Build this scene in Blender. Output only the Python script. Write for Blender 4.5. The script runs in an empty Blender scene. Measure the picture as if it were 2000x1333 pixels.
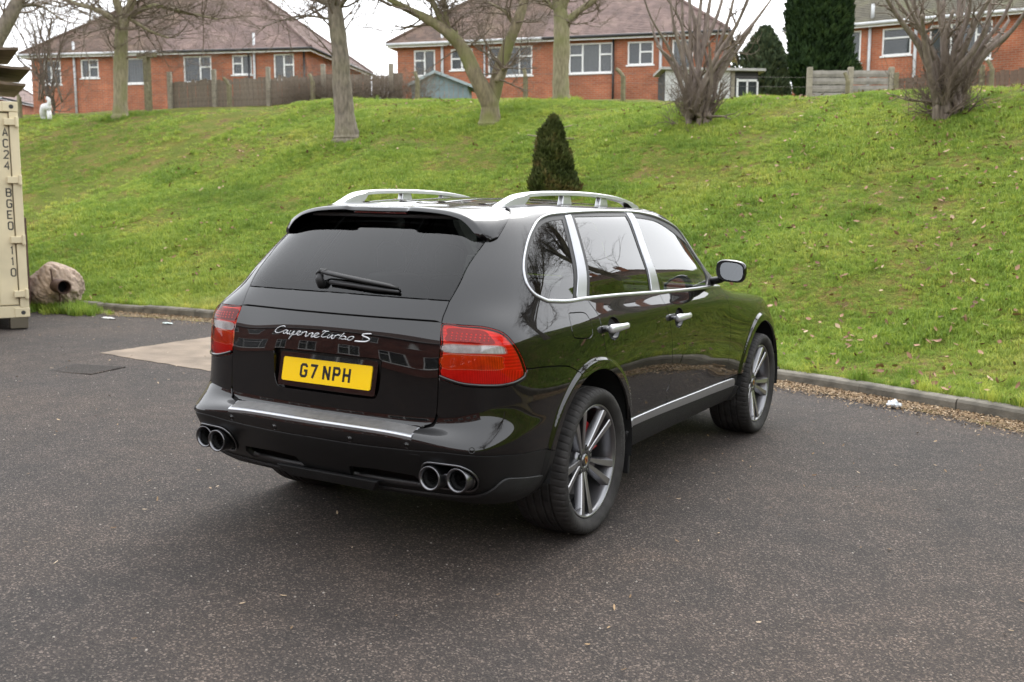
import bpy, bmesh, math, random
import numpy as np
from mathutils import Vector, Matrix
from mathutils.geometry import delaunay_2d_cdt

SC = bpy.context.scene
COL = SC.collection
RAD = math.radians

# ---------------------------------------------------------------- camera
cam_d = bpy.data.cameras.new('camera')
cam = bpy.data.objects.new('camera', cam_d)
COL.objects.link(cam)
cam_d.sensor_width = 36.0
cam_d.lens = 36.224
cam_d.clip_start = 0.05
cam_d.clip_end = 3000
cam.location = (3.073, -4.544, 1.599)
cam.rotation_euler = (RAD(90 - 7.34), 0, RAD(29.685))
cam_d.dof.use_dof = True
cam_d.dof.focus_distance = 5.3
cam_d.dof.aperture_fstop = 4.0
SC.camera = cam

# ---------------------------------------------------------------- overcast daylight
world = bpy.data.worlds.new('World')
SC.world = world
world.use_nodes = True
wn, wl = world.node_tree.nodes, world.node_tree.links
wn.clear()
w_out = wn.new('ShaderNodeOutputWorld')
w_sky = wn.new('ShaderNodeTexSky')
w_sky.sky_type = 'NISHITA'
w_sky.sun_disc = False
SUN_EL, SUN_AZ = RAD(50), RAD(-8)
w_sky.sun_elevation = SUN_EL
w_sky.sun_rotation = SUN_AZ
w_sky.air_density = 1.0
w_sky.dust_density = 8.0
w_sat = wn.new('ShaderNodeHueSaturation')
w_sat.inputs['Saturation'].default_value = 0.12
w_bg = wn.new('ShaderNodeBackground')
w_bg.inputs['Strength'].default_value = 0.05
w_cl = wn.new('ShaderNodeBackground')          # the even cloud deck
w_cl.inputs['Color'].default_value = (0.93, 0.955, 1.0, 1)
w_cl.inputs['Strength'].default_value = 0.95
w_add = wn.new('ShaderNodeAddShader')
wl.new(w_sky.outputs[0], w_sat.inputs['Color'])
wl.new(w_sat.outputs[0], w_bg.inputs['Color'])
wl.new(w_bg.outputs[0], w_add.inputs[0])
wl.new(w_cl.outputs[0], w_add.inputs[1])
wl.new(w_add.outputs[0], w_out.inputs['Surface'])

sun_d = bpy.data.lights.new('sun', 'SUN')
sun_d.energy = 0.5
sun_d.angle = RAD(25)
sun_d.color = (1.0, 0.97, 0.92)
sun = bpy.data.objects.new('sun', sun_d)
COL.objects.link(sun)
# the sky's sun_rotation is measured clockwise from +Y; the lamp looks along -Z
sdir = Vector((math.sin(SUN_AZ) * math.cos(SUN_EL), math.cos(SUN_AZ) * math.cos(SUN_EL), math.sin(SUN_EL)))
sun.rotation_euler = sdir.to_track_quat('Z', 'Y').to_euler()
sun.location = (0, 0, 30)

SC.view_settings.view_transform = 'Standard'
SC.view_settings.look = 'None'
SC.view_settings.exposure = 1.2
SC.view_settings.gamma = 1.0
SC.view_settings.use_curve_mapping = False
SC.render.engine = 'CYCLES'
SC.cycles.max_bounces = 8
SC.cycles.transparent_max_bounces = 16
SC.cycles.use_denoising = True
SC.cycles.caustics_reflective = False
SC.cycles.caustics_refractive = False

rnd = random.Random(7)
npr = np.random.default_rng(11)

# ---------------------------------------------------------------- material helpers
MATS = {}
def new_mat(name):
    m = bpy.data.materials.new(name)
    m.use_nodes = True
    MATS[name] = m
    nt = m.node_tree
    return m, nt.nodes, nt.links, nt.nodes['Principled BSDF']

def plain(name, col, rough=0.5, metal=0.0, spec=0.5, coat=0.0, noise=0.0, nscale=20.0, bump=0.0, bscale=200.0, coord='Object'):
    """a plain material with optional tone variation and fine relief"""
    m, n, l, b = new_mat(name)
    b.inputs['Base Color'].default_value = (*col, 1)
    b.inputs['Roughness'].default_value = rough
    b.inputs['Metallic'].default_value = metal
    b.inputs['Specular IOR Level'].default_value = spec
    b.inputs['Coat Weight'].default_value = coat
    b.inputs['Coat Roughness'].default_value = 0.02
    if noise or bump:
        tc = n.new('ShaderNodeTexCoord')
    if noise:
        t = n.new('ShaderNodeTexNoise'); t.inputs['Scale'].default_value = nscale; t.inputs['Detail'].default_value = 6
        r = n.new('ShaderNodeValToRGB')
        r.color_ramp.elements[0].position = 0.3; r.color_ramp.elements[1].position = 0.7
        r.color_ramp.elements[0].color = (*[max(0, c * (1 - noise)) for c in col], 1)
        r.color_ramp.elements[1].color = (*[min(1, c * (1 + noise)) for c in col], 1)
        l.new(tc.outputs[coord], t.inputs['Vector']); l.new(t.outputs['Fac'], r.inputs['Fac']); l.new(r.outputs['Color'], b.inputs['Base Color'])
    if bump:
        t2 = n.new('ShaderNodeTexNoise'); t2.inputs['Scale'].default_value = bscale; t2.inputs['Detail'].default_value = 5
        bp = n.new('ShaderNodeBump'); bp.inputs['Strength'].default_value = bump; bp.inputs['Distance'].default_value = 0.01
        l.new(tc.outputs[coord], t2.inputs['Vector']); l.new(t2.outputs['Fac'], bp.inputs['Height']); l.new(bp.outputs['Normal'], b.inputs['Normal'])
    return m

def ramp(n, stops):
    r = n.new('ShaderNodeValToRGB')
    el = r.color_ramp.elements
    while len(el) < len(stops): el.new(0.5)
    for e, (p, c) in zip(el, stops):
        e.position = p; e.color = (*c, 1)
    return r

def mixc(n, l, fac, a, b, mode='MIX'):
    x = n.new('ShaderNodeMix'); x.data_type = 'RGBA'; x.blend_type = mode
    if isinstance(fac, (int, float)): x.inputs[0].default_value = fac
    else: l.new(fac, x.inputs[0])
    for s, i in ((a, 6), (b, 7)):
        if isinstance(s, tuple): x.inputs[i].default_value = (*s, 1)
        else: l.new(s, x.inputs[i])
    return x.outputs[2]

# ---------------------------------------------------------------- mesh helpers
def link(o, parent=None):
    COL.objects.link(o)
    if parent is not None: o.parent = parent
    return o

def mk(name, verts, faces, mat, parent=None, normals=None, smooth=False):
    me = bpy.data.meshes.new(name)
    me.from_pydata([tuple(v) for v in verts], [], [tuple(f) for f in faces])
    if smooth or normals is not None:
        me.polygons.foreach_set('use_smooth', [True] * len(me.polygons))
    if normals is not None:
        me.normals_split_custom_set_from_vertices([tuple(q) for q in normals])
    if mat is not None: me.materials.append(mat)
    me.update()
    return link(bpy.data.objects.new(name, me), parent)

def empty(name, loc=(0, 0, 0), rot=(0, 0, 0)):
    o = bpy.data.objects.new(name, None)
    o.empty_display_size = 0.2
    o.location = loc; o.rotation_euler = rot
    return link(o)

def tag(o, label=None, cat=None, group=None, kind=None):
    if label: o['label'] = label
    if cat: o['category'] = cat
    if group: o['group'] = group
    if kind: o['kind'] = kind
    return o

class MB:
    """collects faces, then builds ONE mesh object"""
    def __init__(s): s.v = []; s.f = []
    def add(s, vs, fs):
        k = len(s.v); s.v += [tuple(q) for q in vs]; s.f += [tuple(i + k for i in f) for f in fs]; return s
    def box(s, lo, hi, M=None):
        x0, y0, z0 = lo; x1, y1, z1 = hi
        vs = [(x0,y0,z0),(x1,y0,z0),(x1,y1,z0),(x0,y1,z0),(x0,y0,z1),(x1,y0,z1),(x1,y1,z1),(x0,y1,z1)]
        if M is not None: vs = [M @ Vector(q) for q in vs]
        return s.add(vs, [(0,3,2,1),(4,5,6,7),(0,1,5,4),(1,2,6,5),(2,3,7,6),(3,0,4,7)])
    def tube(s, pts, rad, n=8, cap=True, flat=1.0):
        """swept round bar along points; rad is a number or a list"""
        pts = [Vector(q) for q in pts]; m = len(pts)
        rs = [rad] * m if isinstance(rad, (int, float)) else rad
        vs = []; up = None
        for i, q in enumerate(pts):
            t = (pts[min(i+1, m-1)] - pts[max(i-1, 0)])
            if t.length < 1e-9: t = Vector((0, 0, 1))
            t.normalize()
            if up is None:
                up = Vector((0, 0, 1)) if abs(t.z) < 0.9 else Vector((1, 0, 0))
            a = t.cross(up)
            if a.length < 1e-6: a = t.orthogonal()
            a.normalize(); b = a.cross(t); up = b
            for k in range(n):
                w = 2 * math.pi * k / n
                vs.append(q + a * (rs[i] * math.cos(w)) + b * (rs[i] * flat * math.sin(w)))
        fs = []
        for i in range(m - 1):
            for k in range(n):
                k2 = (k + 1) % n
                fs.append((i*n+k, i*n+k2, (i+1)*n+k2, (i+1)*n+k))
        if cap:
            fs.append(tuple(range(n))[::-1]); fs.append(tuple((m-1)*n+k for k in range(n)))
        return s.add(vs, fs)
    def prism(s, poly, d):
        """extrude a planar polygon (3D points) by vector d"""
        n = len(poly); d = Vector(d)
        vs = [Vector(q) for q in poly]; vs += [q + d for q in vs]
        fs = [tuple(range(n))[::-1], tuple(range(n, 2*n))] + [(i, (i+1) % n, n+(i+1) % n, n+i) for i in range(n)]
        return s.add(vs, fs)
    def lathe(s, prof, n=48, axis='x', c=(0, 0, 0), closed=False):
        """prof: list of (r, h) ; h along the axis"""
        vs = []; m = len(prof)
        for k in range(n):
            w = 2 * math.pi * k / n; cw, sw = math.cos(w), math.sin(w)
            for r, h in prof:
                if axis == 'x': q = (h, r*cw, r*sw)
                elif axis == 'y': q = (r*sw, h, r*cw)
                else: q = (r*cw, r*sw, h)
                vs.append((q[0]+c[0], q[1]+c[1], q[2]+c[2]))
        fs = []
        for k in range(n):
            k2 = (k + 1) % n
            for i in range(m if closed else m - 1):
                j = (i + 1) % m
                fs.append((k*m+i, k2*m+i, k2*m+j, k*m+j))
        return s.add(vs, fs)
    def build(s, name, mat, parent=None, smooth=False, angle=None, bevel=0.0):
        o = mk(name, s.v, s.f, mat, parent, smooth=smooth)
        if angle is not None:
            o.data.set_sharp_from_angle(angle=RAD(angle)) if smooth else None
        if bevel:
            md = o.modifiers.new('bevel', 'BEVEL'); md.width = bevel; md.segments = 2; md.limit_method = 'ANGLE'
        return o

def copy_tree(o, parent=None):
    c = o.copy(); COL.objects.link(c); c.parent = parent
    for ch in list(o.children): copy_tree(ch, c)
    return c

# stroke letters on a 4 x 6 grid (x right, y up)
GLYPH = {
 'A': [[(0,0),(2,6),(4,0)],[(.7,2),(3.3,2)]], 'B': [[(0,0),(0,6),(3,6),(4,5),(4,4),(3,3.2),(0,3.2)],[(3,3.2),(4,2.2),(4,1),(3,0),(0,0)]],
 'C': [[(4,5),(3,6),(1,6),(0,5),(0,1),(1,0),(3,0),(4,1)]], 'E': [[(4,6),(0,6),(0,0),(4,0)],[(0,3),(3,3)]],
 'G': [[(4,4.7),(4,5.2),(3.2,6),(.8,6),(0,5.2),(0,.8),(.8,0),(3.2,0),(4,.8),(4,2.9),(2.2,2.9)]], 'H': [[(0,-.5),(0,6.5)],[(4,-.5),(4,6.5)],[(0,3),(4,3)]],
 'I': [[(2,0),(2,6)]], 'L': [[(0,6),(0,0),(4,0)]], 'M': [[(0,0),(0,6)],[(0,6),(2,2),(4,6)],[(4,6),(4,0)]], 'N': [[(0,-.5),(0,6.5)],[(0,6.2),(4,-.2)],[(4,-.5),(4,6.5)]],
 'P': [[(0,-.5),(0,6),(3.2,6),(4,5.2),(4,3.6),(3.2,2.8),(0,2.8)]], '0': [[(1,0),(0,1),(0,5),(1,6),(3,6),(4,5),(4,1),(3,0),(1,0)]],
 '1': [[(1,5),(2,6),(2,0)]], '2': [[(0,5),(1,6),(3,6),(4,5),(4,4),(0,0),(4,0)]], '4': [[(3,0),(3,6),(0,2),(4,2)]], '7': [[(-.4,6),(4,6),(1.3,-.5)]],
}
def strokes_flat(polys, w):
    """mitred flat ribbons for polylines in 2D -> quads as list of 4-point tuples"""
    out = []
    for pl in polys:
        P = [Vector(q) for q in pl]
        L = []; R_ = []
        closed = (P[0] - P[-1]).length < 1e-6
        if closed: P = P[:-1]
        n = len(P)
        for i in range(n):
            a = P[i-1] if (i > 0 or closed) else None
            b = P[(i+1) % n] if (i < n-1 or closed) else None
            d1 = (P[i]-a).normalized() if a is not None else None
            d2 = (b-P[i]).normalized() if b is not None else None
            if d1 is None: d1 = d2
            if d2 is None: d2 = d1
            n1 = Vector((-d1.y, d1.x)); n2 = Vector((-d2.y, d2.x)); m = (n1+n2)
            if m.length < 1e-6: m = n1.copy()
            m.normalize(); k = w/2/max(.5, m.dot(n1))
            L.append(P[i]+m*k); R_.append(P[i]-m*k)
        rng = range(n if closed else n-1)
        for i in rng:
            j = (i+1) % n
            out.append((R_[i], R_[j], L[j], L[i]))
    return out
# ---------------------------------------------------------------- the ground frame
# the tarmac is a gently tilted plane; z falls towards +x and +y
def tarmac_z(x, y): return -(0.0182913 * x + 0.0103611 * y) / 0.999779
def smooth01(a, b, x):
    t = np.clip((x - a) / (b - a), 0, 1); return t * t * (3 - 2 * t)
CAMP = np.array([3.073, -4.544, 1.599])

# kerb line (plan), then the bank is laid out along its outward normals
KERB = [(-46, 3.2), (-30, 4.3), (-16, 5.1), (-9.9, 5.42), (-7.5, 5.66), (-4, 5.75), (-1.5, 5.62), (.394, 5.262), (1.6, 4.83), (2.632, 4.382), (4.2, 3.5), (6.0, 2.1), (7.7, .2), (9.0, -2.2), (9.9, -5.2), (10.4, -9), (10.7, -14), (11, -22), (11.2, -40)]
def crom(pts, step):
    P = np.array(pts, float); out = []
    for i in range(len(P)-1):
        p0, p1, p2, p3 = P[max(i-1, 0)], P[i], P[i+1], P[min(i+2, len(P)-1)]
        n = max(2, int(np.linalg.norm(p2-p1)/step))
        for t in np.linspace(0, 1, n, endpoint=False):
            out.append(.5*((2*p1)+(p2-p0)*t+(2*p0-5*p1+4*p2-p3)*t*t+(3*p1-p0-3*p2+p3)*t**3))
    out.append(P[-1]); return np.array(out)
kc = crom(KERB, .25)
ktan = np.gradient(kc, axis=0); ktan /= np.linalg.norm(ktan, axis=1, keepdims=True)
for _ in range(60): ktan[1:-1] = (ktan[:-2]+2*ktan[1:-1]+ktan[2:])/4
ktan /= np.linalg.norm(ktan, axis=1, keepdims=True)
knor = np.stack([-ktan[:, 1], ktan[:, 0]], 1)          # points to the bank
ks = np.concatenate([[0], np.cumsum(np.linalg.norm(np.diff(kc, axis=0), axis=1))])

class VNoise:
    """cheap smooth value noise"""
    def __init__(s, seed): s.g = np.random.default_rng(seed).random((64, 64))
    def __call__(s, x, y):
        x = np.asarray(x, float); y = np.asarray(y, float)
        i, j = np.floor(x).astype(int), np.floor(y).astype(int); fx, fy = x-i, y-j
        fx = fx*fx*(3-2*fx); fy = fy*fy*(3-2*fy); g = s.g
        return (g[i % 64, j % 64]*(1-fx)*(1-fy)+g[(i+1) % 64, j % 64]*fx*(1-fy)+g[i % 64, (j+1) % 64]*(1-fx)*fy+g[(i+1) % 64, (j+1) % 64]*fx*fy)-.5
vn1, vn2, vn3 = VNoise(1), VNoise(2), VNoise(3)
CREST = ([-25, -14, -8, -2, 2.6, 5.5, 10], [4.55, 4.42, 4.15, 3.85, 3.93, 4.45, 5.0])
def bank_h(zk, t, x, y):
    """height of the bank at distance t outside the kerb whose foot is at zk"""
    z0 = zk + .10
    g = np.where(t < 1.6, .030*(t/1.6)**2*1.0+0*t, 0)
    # nearly straight flank, rounded shoulder
    a = np.clip(t, 0, 40)
    flank = (a - 1.0*(1-np.exp(-a/1.0)))*.42
    h = np.minimum(flank, 20)
    top = np.interp(x, CREST[0], CREST[1]) - z0
    k = .45
    h = -k*np.logaddexp(-h/k, -top/k) + k*np.log(1+np.exp(-top/k))
    h = h + np.clip(t-11.0, 0, None)*.055*smooth01(11, 15, t)
    n = vn1(x*.35, y*.35)*.22 + vn2(x*1.1+9, y*1.1)*.085 + vn3(x*3.1, y*3.1+5)*.03
    return z0 + h + n*smooth01(.15, 1.6, t)
tvals = np.concatenate([[0.0, .04, .12, .25], np.arange(.45, 16, .3), np.arange(16, 34, 1.2), np.arange(34, 60, 5), [80, 130, 220, 420]])
sel = np.arange(0, len(kc), 1)
BX = kc[sel, None, 0] + knor[sel, None, 0]*(tvals[None]+.13)
BY = kc[sel, None, 1] + knor[sel, None, 1]*(tvals[None]+.13)
zk = tarmac_z(kc[sel, 0], kc[sel, 1])[:, None]
TT = np.broadcast_to(tvals[None], BX.shape)
far = np.clip(TT, 0, 42)
BZ = bank_h(zk, far, BX, BY)
def bank_point(si, t):
    """plan point and height for kerb index (float) si and distance t"""
    x = np.interp(si, np.arange(len(kc)), kc[:, 0]); y = np.interp(si, np.arange(len(kc)), kc[:, 1])
    nx = np.interp(si, np.arange(len(kc)), knor[:, 0]); ny = np.interp(si, np.arange(len(kc)), knor[:, 1])
    X, Y = x+nx*(t+.13), y+ny*(t+.13)
    return X, Y, bank_h(tarmac_z(x, y), np.clip(t, 0, 42), X, Y)
def bank_z(X, Y):
    """height of the bank at plan points, by inverting the layout"""
    X = np.atleast_1d(np.asarray(X, float)); Y = np.atleast_1d(np.asarray(Y, float))
    d = (X[:, None]-kc[:, 0])**2+(Y[:, None]-kc[:, 1])**2; i = d.argmin(1)
    t = np.sqrt(d[np.arange(len(X)), i])-.13
    return bank_h(tarmac_z(kc[i, 0], kc[i, 1]), np.clip(t, 0, 42), X, Y)
def hit_bank(az_px, py):
    """where the view line through a picture-independent bearing/elevation meets the bank"""
    raise NotImplementedError

# ---------------------------------------------------------------- ground materials
def m_tarmac():
    m, n, l, b = new_mat('worn_tarmac')
    tc = n.new('ShaderNodeTexCoord')
    v1 = n.new('ShaderNodeTexVoronoi'); v1.inputs['Scale'].default_value = 150; v1.inputs['Randomness'].default_value = 1
    v2 = n.new('ShaderNodeTexVoronoi'); v2.inputs['Scale'].default_value = 330
    big = n.new('ShaderNodeTexNoise'); big.inputs['Scale'].default_value = .55; big.inputs['Detail'].default_value = 5; big.inputs['Roughness'].default_value = .6
    mid = n.new('ShaderNodeTexNoise'); mid.inputs['Scale'].default_value = 5; mid.inputs['Detail'].default_value = 6
    for t in (v1, v2, big, mid): l.new(tc.outputs['Object'], t.inputs['Vector'])
    stone = ramp(n, [(0.0, (.020, .0195, .020)), (.45, (.040, .037, .036)), (.72, (.078, .072, .068)), (.88, (.155, .142, .128)), (.975, (.38, .36, .325))])
    sep = n.new('ShaderNodeSeparateColor'); l.new(v1.outputs['Color'], sep.inputs[0]); l.new(sep.outputs[0], stone.inputs['Fac'])
    s2 = ramp(n, [(0.0, (.022, .021, .021)), (.6, (.055, .050, .048)), (.93, (.105, .096, .088)), (.99, (.24, .22, .2))])
    sep2 = n.new('ShaderNodeSeparateColor'); l.new(v2.outputs['Color'], sep2.inputs[0]); l.new(sep2.outputs[1], s2.inputs['Fac'])
    c = mixc(n, l, .42, stone.outputs[0], s2.outputs[0])
    dust = ramp(n, [(.36, (.86, .86, .88)), (.62, (1.20, 1.12, 1.05))])
    l.new(big.outputs['Fac'], dust.inputs['Fac'])
    c2 = mixc(n, l, 1.0, c, dust.outputs[0], 'MULTIPLY')
    dd = ramp(n, [(.35, (.80, .80, .80)), (.7, (1.15, 1.12, 1.1))]); l.new(mid.outputs['Fac'], dd.inputs['Fac'])
    c3 = mixc(n, l, 1.0, c2, dd.outputs[0], 'MULTIPLY')
    v3 = n.new('ShaderNodeTexVoronoi'); v3.inputs['Scale'].default_value = 62; l.new(tc.outputs['Object'], v3.inputs['Vector'])
    sp3 = n.new('ShaderNodeSeparateColor'); l.new(v3.outputs['Color'], sp3.inputs[0])
    pk = ramp(n, [(.955, (0, 0, 0)), (.965, (1, 1, 1))]); l.new(sp3.outputs[2], pk.inputs['Fac'])
    dk = ramp(n, [(.0, (1, 1, 1)), (.30, (1, 1, 1)), (.36, (0, 0, 0))]); l.new(v3.outputs['Distance'], dk.inputs['Fac'])
    c3 = mixc(n, l, mixc(n, l, 1.0, pk.outputs[0], dk.outputs[0], 'MULTIPLY'), c3, (.26, .235, .205))
    st = n.new('ShaderNodeTexNoise'); st.inputs['Scale'].default_value = 1.1; st.inputs['Detail'].default_value = 9; st.inputs['Roughness'].default_value = .7; l.new(tc.outputs['Object'], st.inputs['Vector'])
    sr = ramp(n, [(.30, (.82, .82, .84)), (.40, (1, 1, 1)), (.62, (1, 1, 1)), (.72, (1.2, 1.16, 1.1))]); l.new(st.outputs['Fac'], sr.inputs['Fac'])
    c3 = mixc(n, l, 1.0, c3, sr.outputs[0], 'MULTIPLY')
    hs = n.new('ShaderNodeMix'); hs.data_type = 'RGBA'; hs.blend_type = 'MULTIPLY'; hs.inputs[0].default_value = 1; hs.inputs[7].default_value = (.60, .535, .505, 1)
    l.new(c3, hs.inputs[6]); l.new(hs.outputs[2], b.inputs['Base Color'])
    b.inputs['Roughness'].default_value = .82; b.inputs['Specular IOR Level'].default_value = .35
    bp = n.new('ShaderNodeBump'); bp.inputs['Strength'].default_value = .9; bp.inputs['Distance'].default_value = .004
    mm = n.new('ShaderNodeMath'); mm.operation = 'ADD'; l.new(v1.outputs['Distance'], mm.inputs[0]); l.new(sep.outputs[0], mm.inputs[1])
    l.new(mm.outputs[0], bp.inputs['Height']); l.new(bp.outputs['Normal'], b.inputs['Normal'])
    return m
def m_soil():
    m, n, l, b = new_mat('mossy_turf_soil')
    tc = n.new('ShaderNodeTexCoord'); a = n.new('ShaderNodeTexNoise'); a.inputs['Scale'].default_value = 2.2; a.inputs['Detail'].default_value = 8
    f = n.new('ShaderNodeTexNoise'); f.inputs['Scale'].default_value = 45; f.inputs['Detail'].default_value = 4
    l.new(tc.outputs['Object'], a.inputs['Vector']); l.new(tc.outputs['Object'], f.inputs['Vector'])
    r = ramp(n, [(.30, (.10, .13, .022)), (.50, (.14, .16, .030)), (.60, (.19, .16, .045)), (.72, (.15, .10, .055))])
    g = ramp(n, [(.3, (.45, .45, .45)), (.7, (1.2, 1.2, 1.1))])
    l.new(a.outputs['Fac'], r.inputs['Fac']); l.new(f.outputs['Fac'], g.inputs['Fac'])
    l.new(mixc(n, l, 1.0, r.outputs[0], g.outputs[0], 'MULTIPLY'), b.inputs['Base Color'])
    b.inputs['Roughness'].default_value = .95; b.inputs['Specular IOR Level'].default_value = .1
    bp = n.new('ShaderNodeBump'); bp.inputs['Strength'].default_value = 1; bp.inputs['Distance'].default_value = .04; l.new(f.outputs['Fac'], bp.inputs['Height']); l.new(bp.outputs['Normal'], b.inputs['Normal'])
    return m
TARMAC, SOIL = m_tarmac(), m_soil()
CONC = plain('pale_rough_concrete', (.185, .145, .108), rough=.9, noise=.28, nscale=3.2, bump=.5, bscale=90)
KERBM = plain('weathered_kerb_concrete', (.135, .122, .098), rough=.9, noise=.45, nscale=7, bump=.5, bscale=70)

# tarmac sheet: reaches out behind the camera to the horizon
gx = np.array([-900, -300, -120, -60, -40, -30, -24, -18, -14, -10, -7, -4, -2, 0, 2, 4, 6, 9, 12, 15, 20, 40, 120, 500, 900.])
gy = np.array([-900, -400, -150, -80, -50, -35, -25, -18, -13, -9, -6, -4, -2, 0, 2, 4, 6, 8, 11, 16, 30, 60.])
vs = [(x, y, float(tarmac_z(np.clip(x, -60, 40), np.clip(y, -60, 30)))) for x in gx for y in gy]
ny = len(gy); fs = [(i*ny+j, (i+1)*ny+j, (i+1)*ny+j+1, i*ny+j+1) for i in range(len(gx)-1) for j in range(ny-1)]
tag(mk('tarmac', vs, fs, TARMAC, smooth=True), 'dark worn tarmac of the car park', None, kind='structure')

# grass bank
nt_ = len(tvals); vs = np.stack([BX, BY, BZ], -1).reshape(-1, 3)
fs = [(i*nt_+j, (i+1)*nt_+j, (i+1)*nt_+j+1, i*nt_+j+1) for i in range(len(sel)-1) for j in range(nt_-1)]
fs = [f[::-1] for f in fs]
me_bank = mk('grass_bank', vs, fs, SOIL, smooth=True)
if me_bank.data.polygons[len(fs)//2].normal.z < 0: me_bank.data.flip_normals()
tag(me_bank, 'green grass bank rising behind the kerb', None, kind='structure')

# kerb: separate stones in a setting piece
kerb = empty('kerb'); tag(kerb, 'weathered concrete kerb edging the tarmac', None, kind='structure')
def kerb_stone(s0, s1, jit):
    n = 4; vs = []
    for s in np.linspace(s0, s1, n):
        x, y = np.interp(s, ks, kc[:, 0]), np.interp(s, ks, kc[:, 1]); nx, ny_ = np.interp(s, ks, knor[:, 0]), np.interp(s, ks, knor[:, 1]); z = tarmac_z(x, y)
        for d, h in ((-.012, -.06), (-.004, .085), (.012, .108), (.030, .115), (.122, .118), (.127, -.06)):
            vs.append((x+nx*(d+jit[0]), y+ny_*(d+jit[0]), z+h+(jit[1] if h > 0 else 0)))
    fs = []
    for i in range(n-1):
        for j in range(6): fs.append((i*6+j, i*6+(j+1) % 6, (i+1)*6+(j+1) % 6, (i+1)*6+j))
    fs += [tuple(range(6))[::-1], tuple((n-1)*6+j for j in range(6))]
    return vs, fs
s = 8.0; sa = float(np.interp(-16, kc[:, 0][:200], ks[:200])) if False else 0
i_vis0 = int(np.argmin(abs(kc[:, 0]+16))); i_vis1 = int(np.argmin(abs(kc[:, 1]+12) + (kc[:, 0] < 5)*99))
s = ks[i_vis0]; kr = random.Random(3)
while s < ks[i_vis1]:
    L = .914
    vs, fs = kerb_stone(s+.005, s+L-.005, (kr.uniform(-.008, .008), kr.uniform(-.010, .010)))
    mk('kerb_stone', vs, fs, KERBM, kerb); s += L

# concrete slab let into the tarmac
slab = [(-6.04, 2.64), (-4.28, 2.49), (-2.2, 2.36), (-1.9, 3.4), (-1.8, 4.75), (-3.9, 4.72), (-5.0, 4.66), (-6.12, 4.62), (-6.10, 3.7)]
sl = []; rs_ = random.Random(5)
for i in range(len(slab)):
    a, b_ = Vector(slab[i]), Vector(slab[(i+1) % len(slab)])
    for t in np.linspace(0, 1, 14, endpoint=False): q = a.lerp(b_, t); sl.append((q.x+rs_.uniform(-.018, .018), q.y+rs_.uniform(-.018, .018)))
tag(mk('concrete_slab', [(x, y, float(tarmac_z(x, y))+.005) for x, y in sl], [tuple(range(len(sl)))], CONC), 'pale concrete slab let into the tarmac', None, kind='structure')
# cast drain cover with diagonal bars
dc = empty('drain_cover', (-5.3, 1.87, float(tarmac_z(-5.3, 1.87))+.003), (0, 0, RAD(12)))
tag(dc, 'worn metal drain cover with diagonal bars in the tarmac', 'drain cover')
IRON = plain('worn_cast_iron', (.050, .044, .039), rough=.9, metal=.0, noise=.3, nscale=25)
m = MB(); m.box((-.30, -.24, -.01), (.30, .24, .001)); m.build('cover_plate', TARMAC, dc)
for k in range(11):
    y = -.21+k*.042; m = MB(); m.box((-.28, y-.009, .001), (.28, y+.009, .004)); o = m.build('cover_bar', IRON, dc); o.rotation_euler = (0, 0, 0)
# tarmac film round the kerb: damp moss strip
def m_moss():
    m, n, l, b = new_mat('moss_and_leaf_mould')
    tc = n.new('ShaderNodeTexCoord'); a = n.new('ShaderNodeTexNoise'); a.inputs['Scale'].default_value = 6; a.inputs['Detail'].default_value = 8
    l.new(tc.outputs['Object'], a.inputs['Vector'])
    r = ramp(n, [(.35, (.075, .062, .045)), (.55, (.13, .10, .045)), (.68, (.16, .13, .03))]); l.new(a.outputs['Fac'], r.inputs['Fac']); l.new(r.outputs[0], b.inputs['Base Color'])
    b.inputs['Roughness'].default_value = .95
    return m
MOSS = m_moss()
strip = []
idx = range(i_vis0, i_vis1)
for i in idx:
    w = .30 + .16*float(vn1(i*.11, 3.3)) + .08*float(vn2(i*.5, 1.1)); w = max(.12, w)
    x, y = kc[i]; a = (x-knor[i, 0]*.0, y-knor[i, 1]*.0); b_ = (x-knor[i, 0]*w, y-knor[i, 1]*w)
    strip += [(a[0], a[1], float(tarmac_z(*a))+.012), (b_[0], b_[1], float(tarmac_z(*b_))+.0035)]
n_ = len(strip)//2
tag(mk('gutter_moss', strip, [(2*i, 2*i+1, 2*i+3, 2*i+2) for i in range(n_-1)], MOSS), 'moss and leaf mould along the foot of the kerb', None, kind='stuff')

# ---------------------------------------------------------------- grass, leaves and grit (uncountable: instanced)
def m_grass():
    m, n, l, b = new_mat('grass_blades')
    oi = n.new('ShaderNodeObjectInfo'); geo = n.new('ShaderNodeNewGeometry')
    a = n.new('ShaderNodeTexNoise'); a.inputs['Scale'].default_value = .55; a.inputs['Detail'].default_value = 5
    l.new(geo.outputs['Position'], a.inputs['Vector'])
    r = ramp(n, [(.34, (.180, .275, .046)), (.46, (.250, .355, .062)), (.58, (.30, .39, .075)), (.70, (.345, .39, .095)), (.84, (.38, .35, .12))])
    l.new(a.outputs['Fac'], r.inputs['Fac'])
    v = ramp(n, [(0, (.62, .70, .55)), (.5, (1, 1, 1)), (.85, (1.25, 1.15, 1.0)), (1, (1.6, 1.3, 1.3))]); l.new(oi.outputs['Random'], v.inputs['Fac'])
    c = mixc(n, l, 1.0, r.outputs[0], v.outputs[0], 'MULTIPLY')
    l.new(c, b.inputs['Base Color']); b.inputs['Roughness'].default_value = .55; b.inputs['Specular IOR Level'].default_value = .25
    # blades let light through
    tr = n.new('ShaderNodeBsdfTranslucent'); l.new(c, tr.inputs['Color']); mx = n.new('ShaderNodeMixShader'); mx.inputs[0].default_value = .35
    out = n['Material Output']; l.new(b.outputs[0], mx.inputs[1]); l.new(tr.outputs[0], mx.inputs[2]); l.new(mx.outputs[0], out.inputs[0])
    return m
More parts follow.
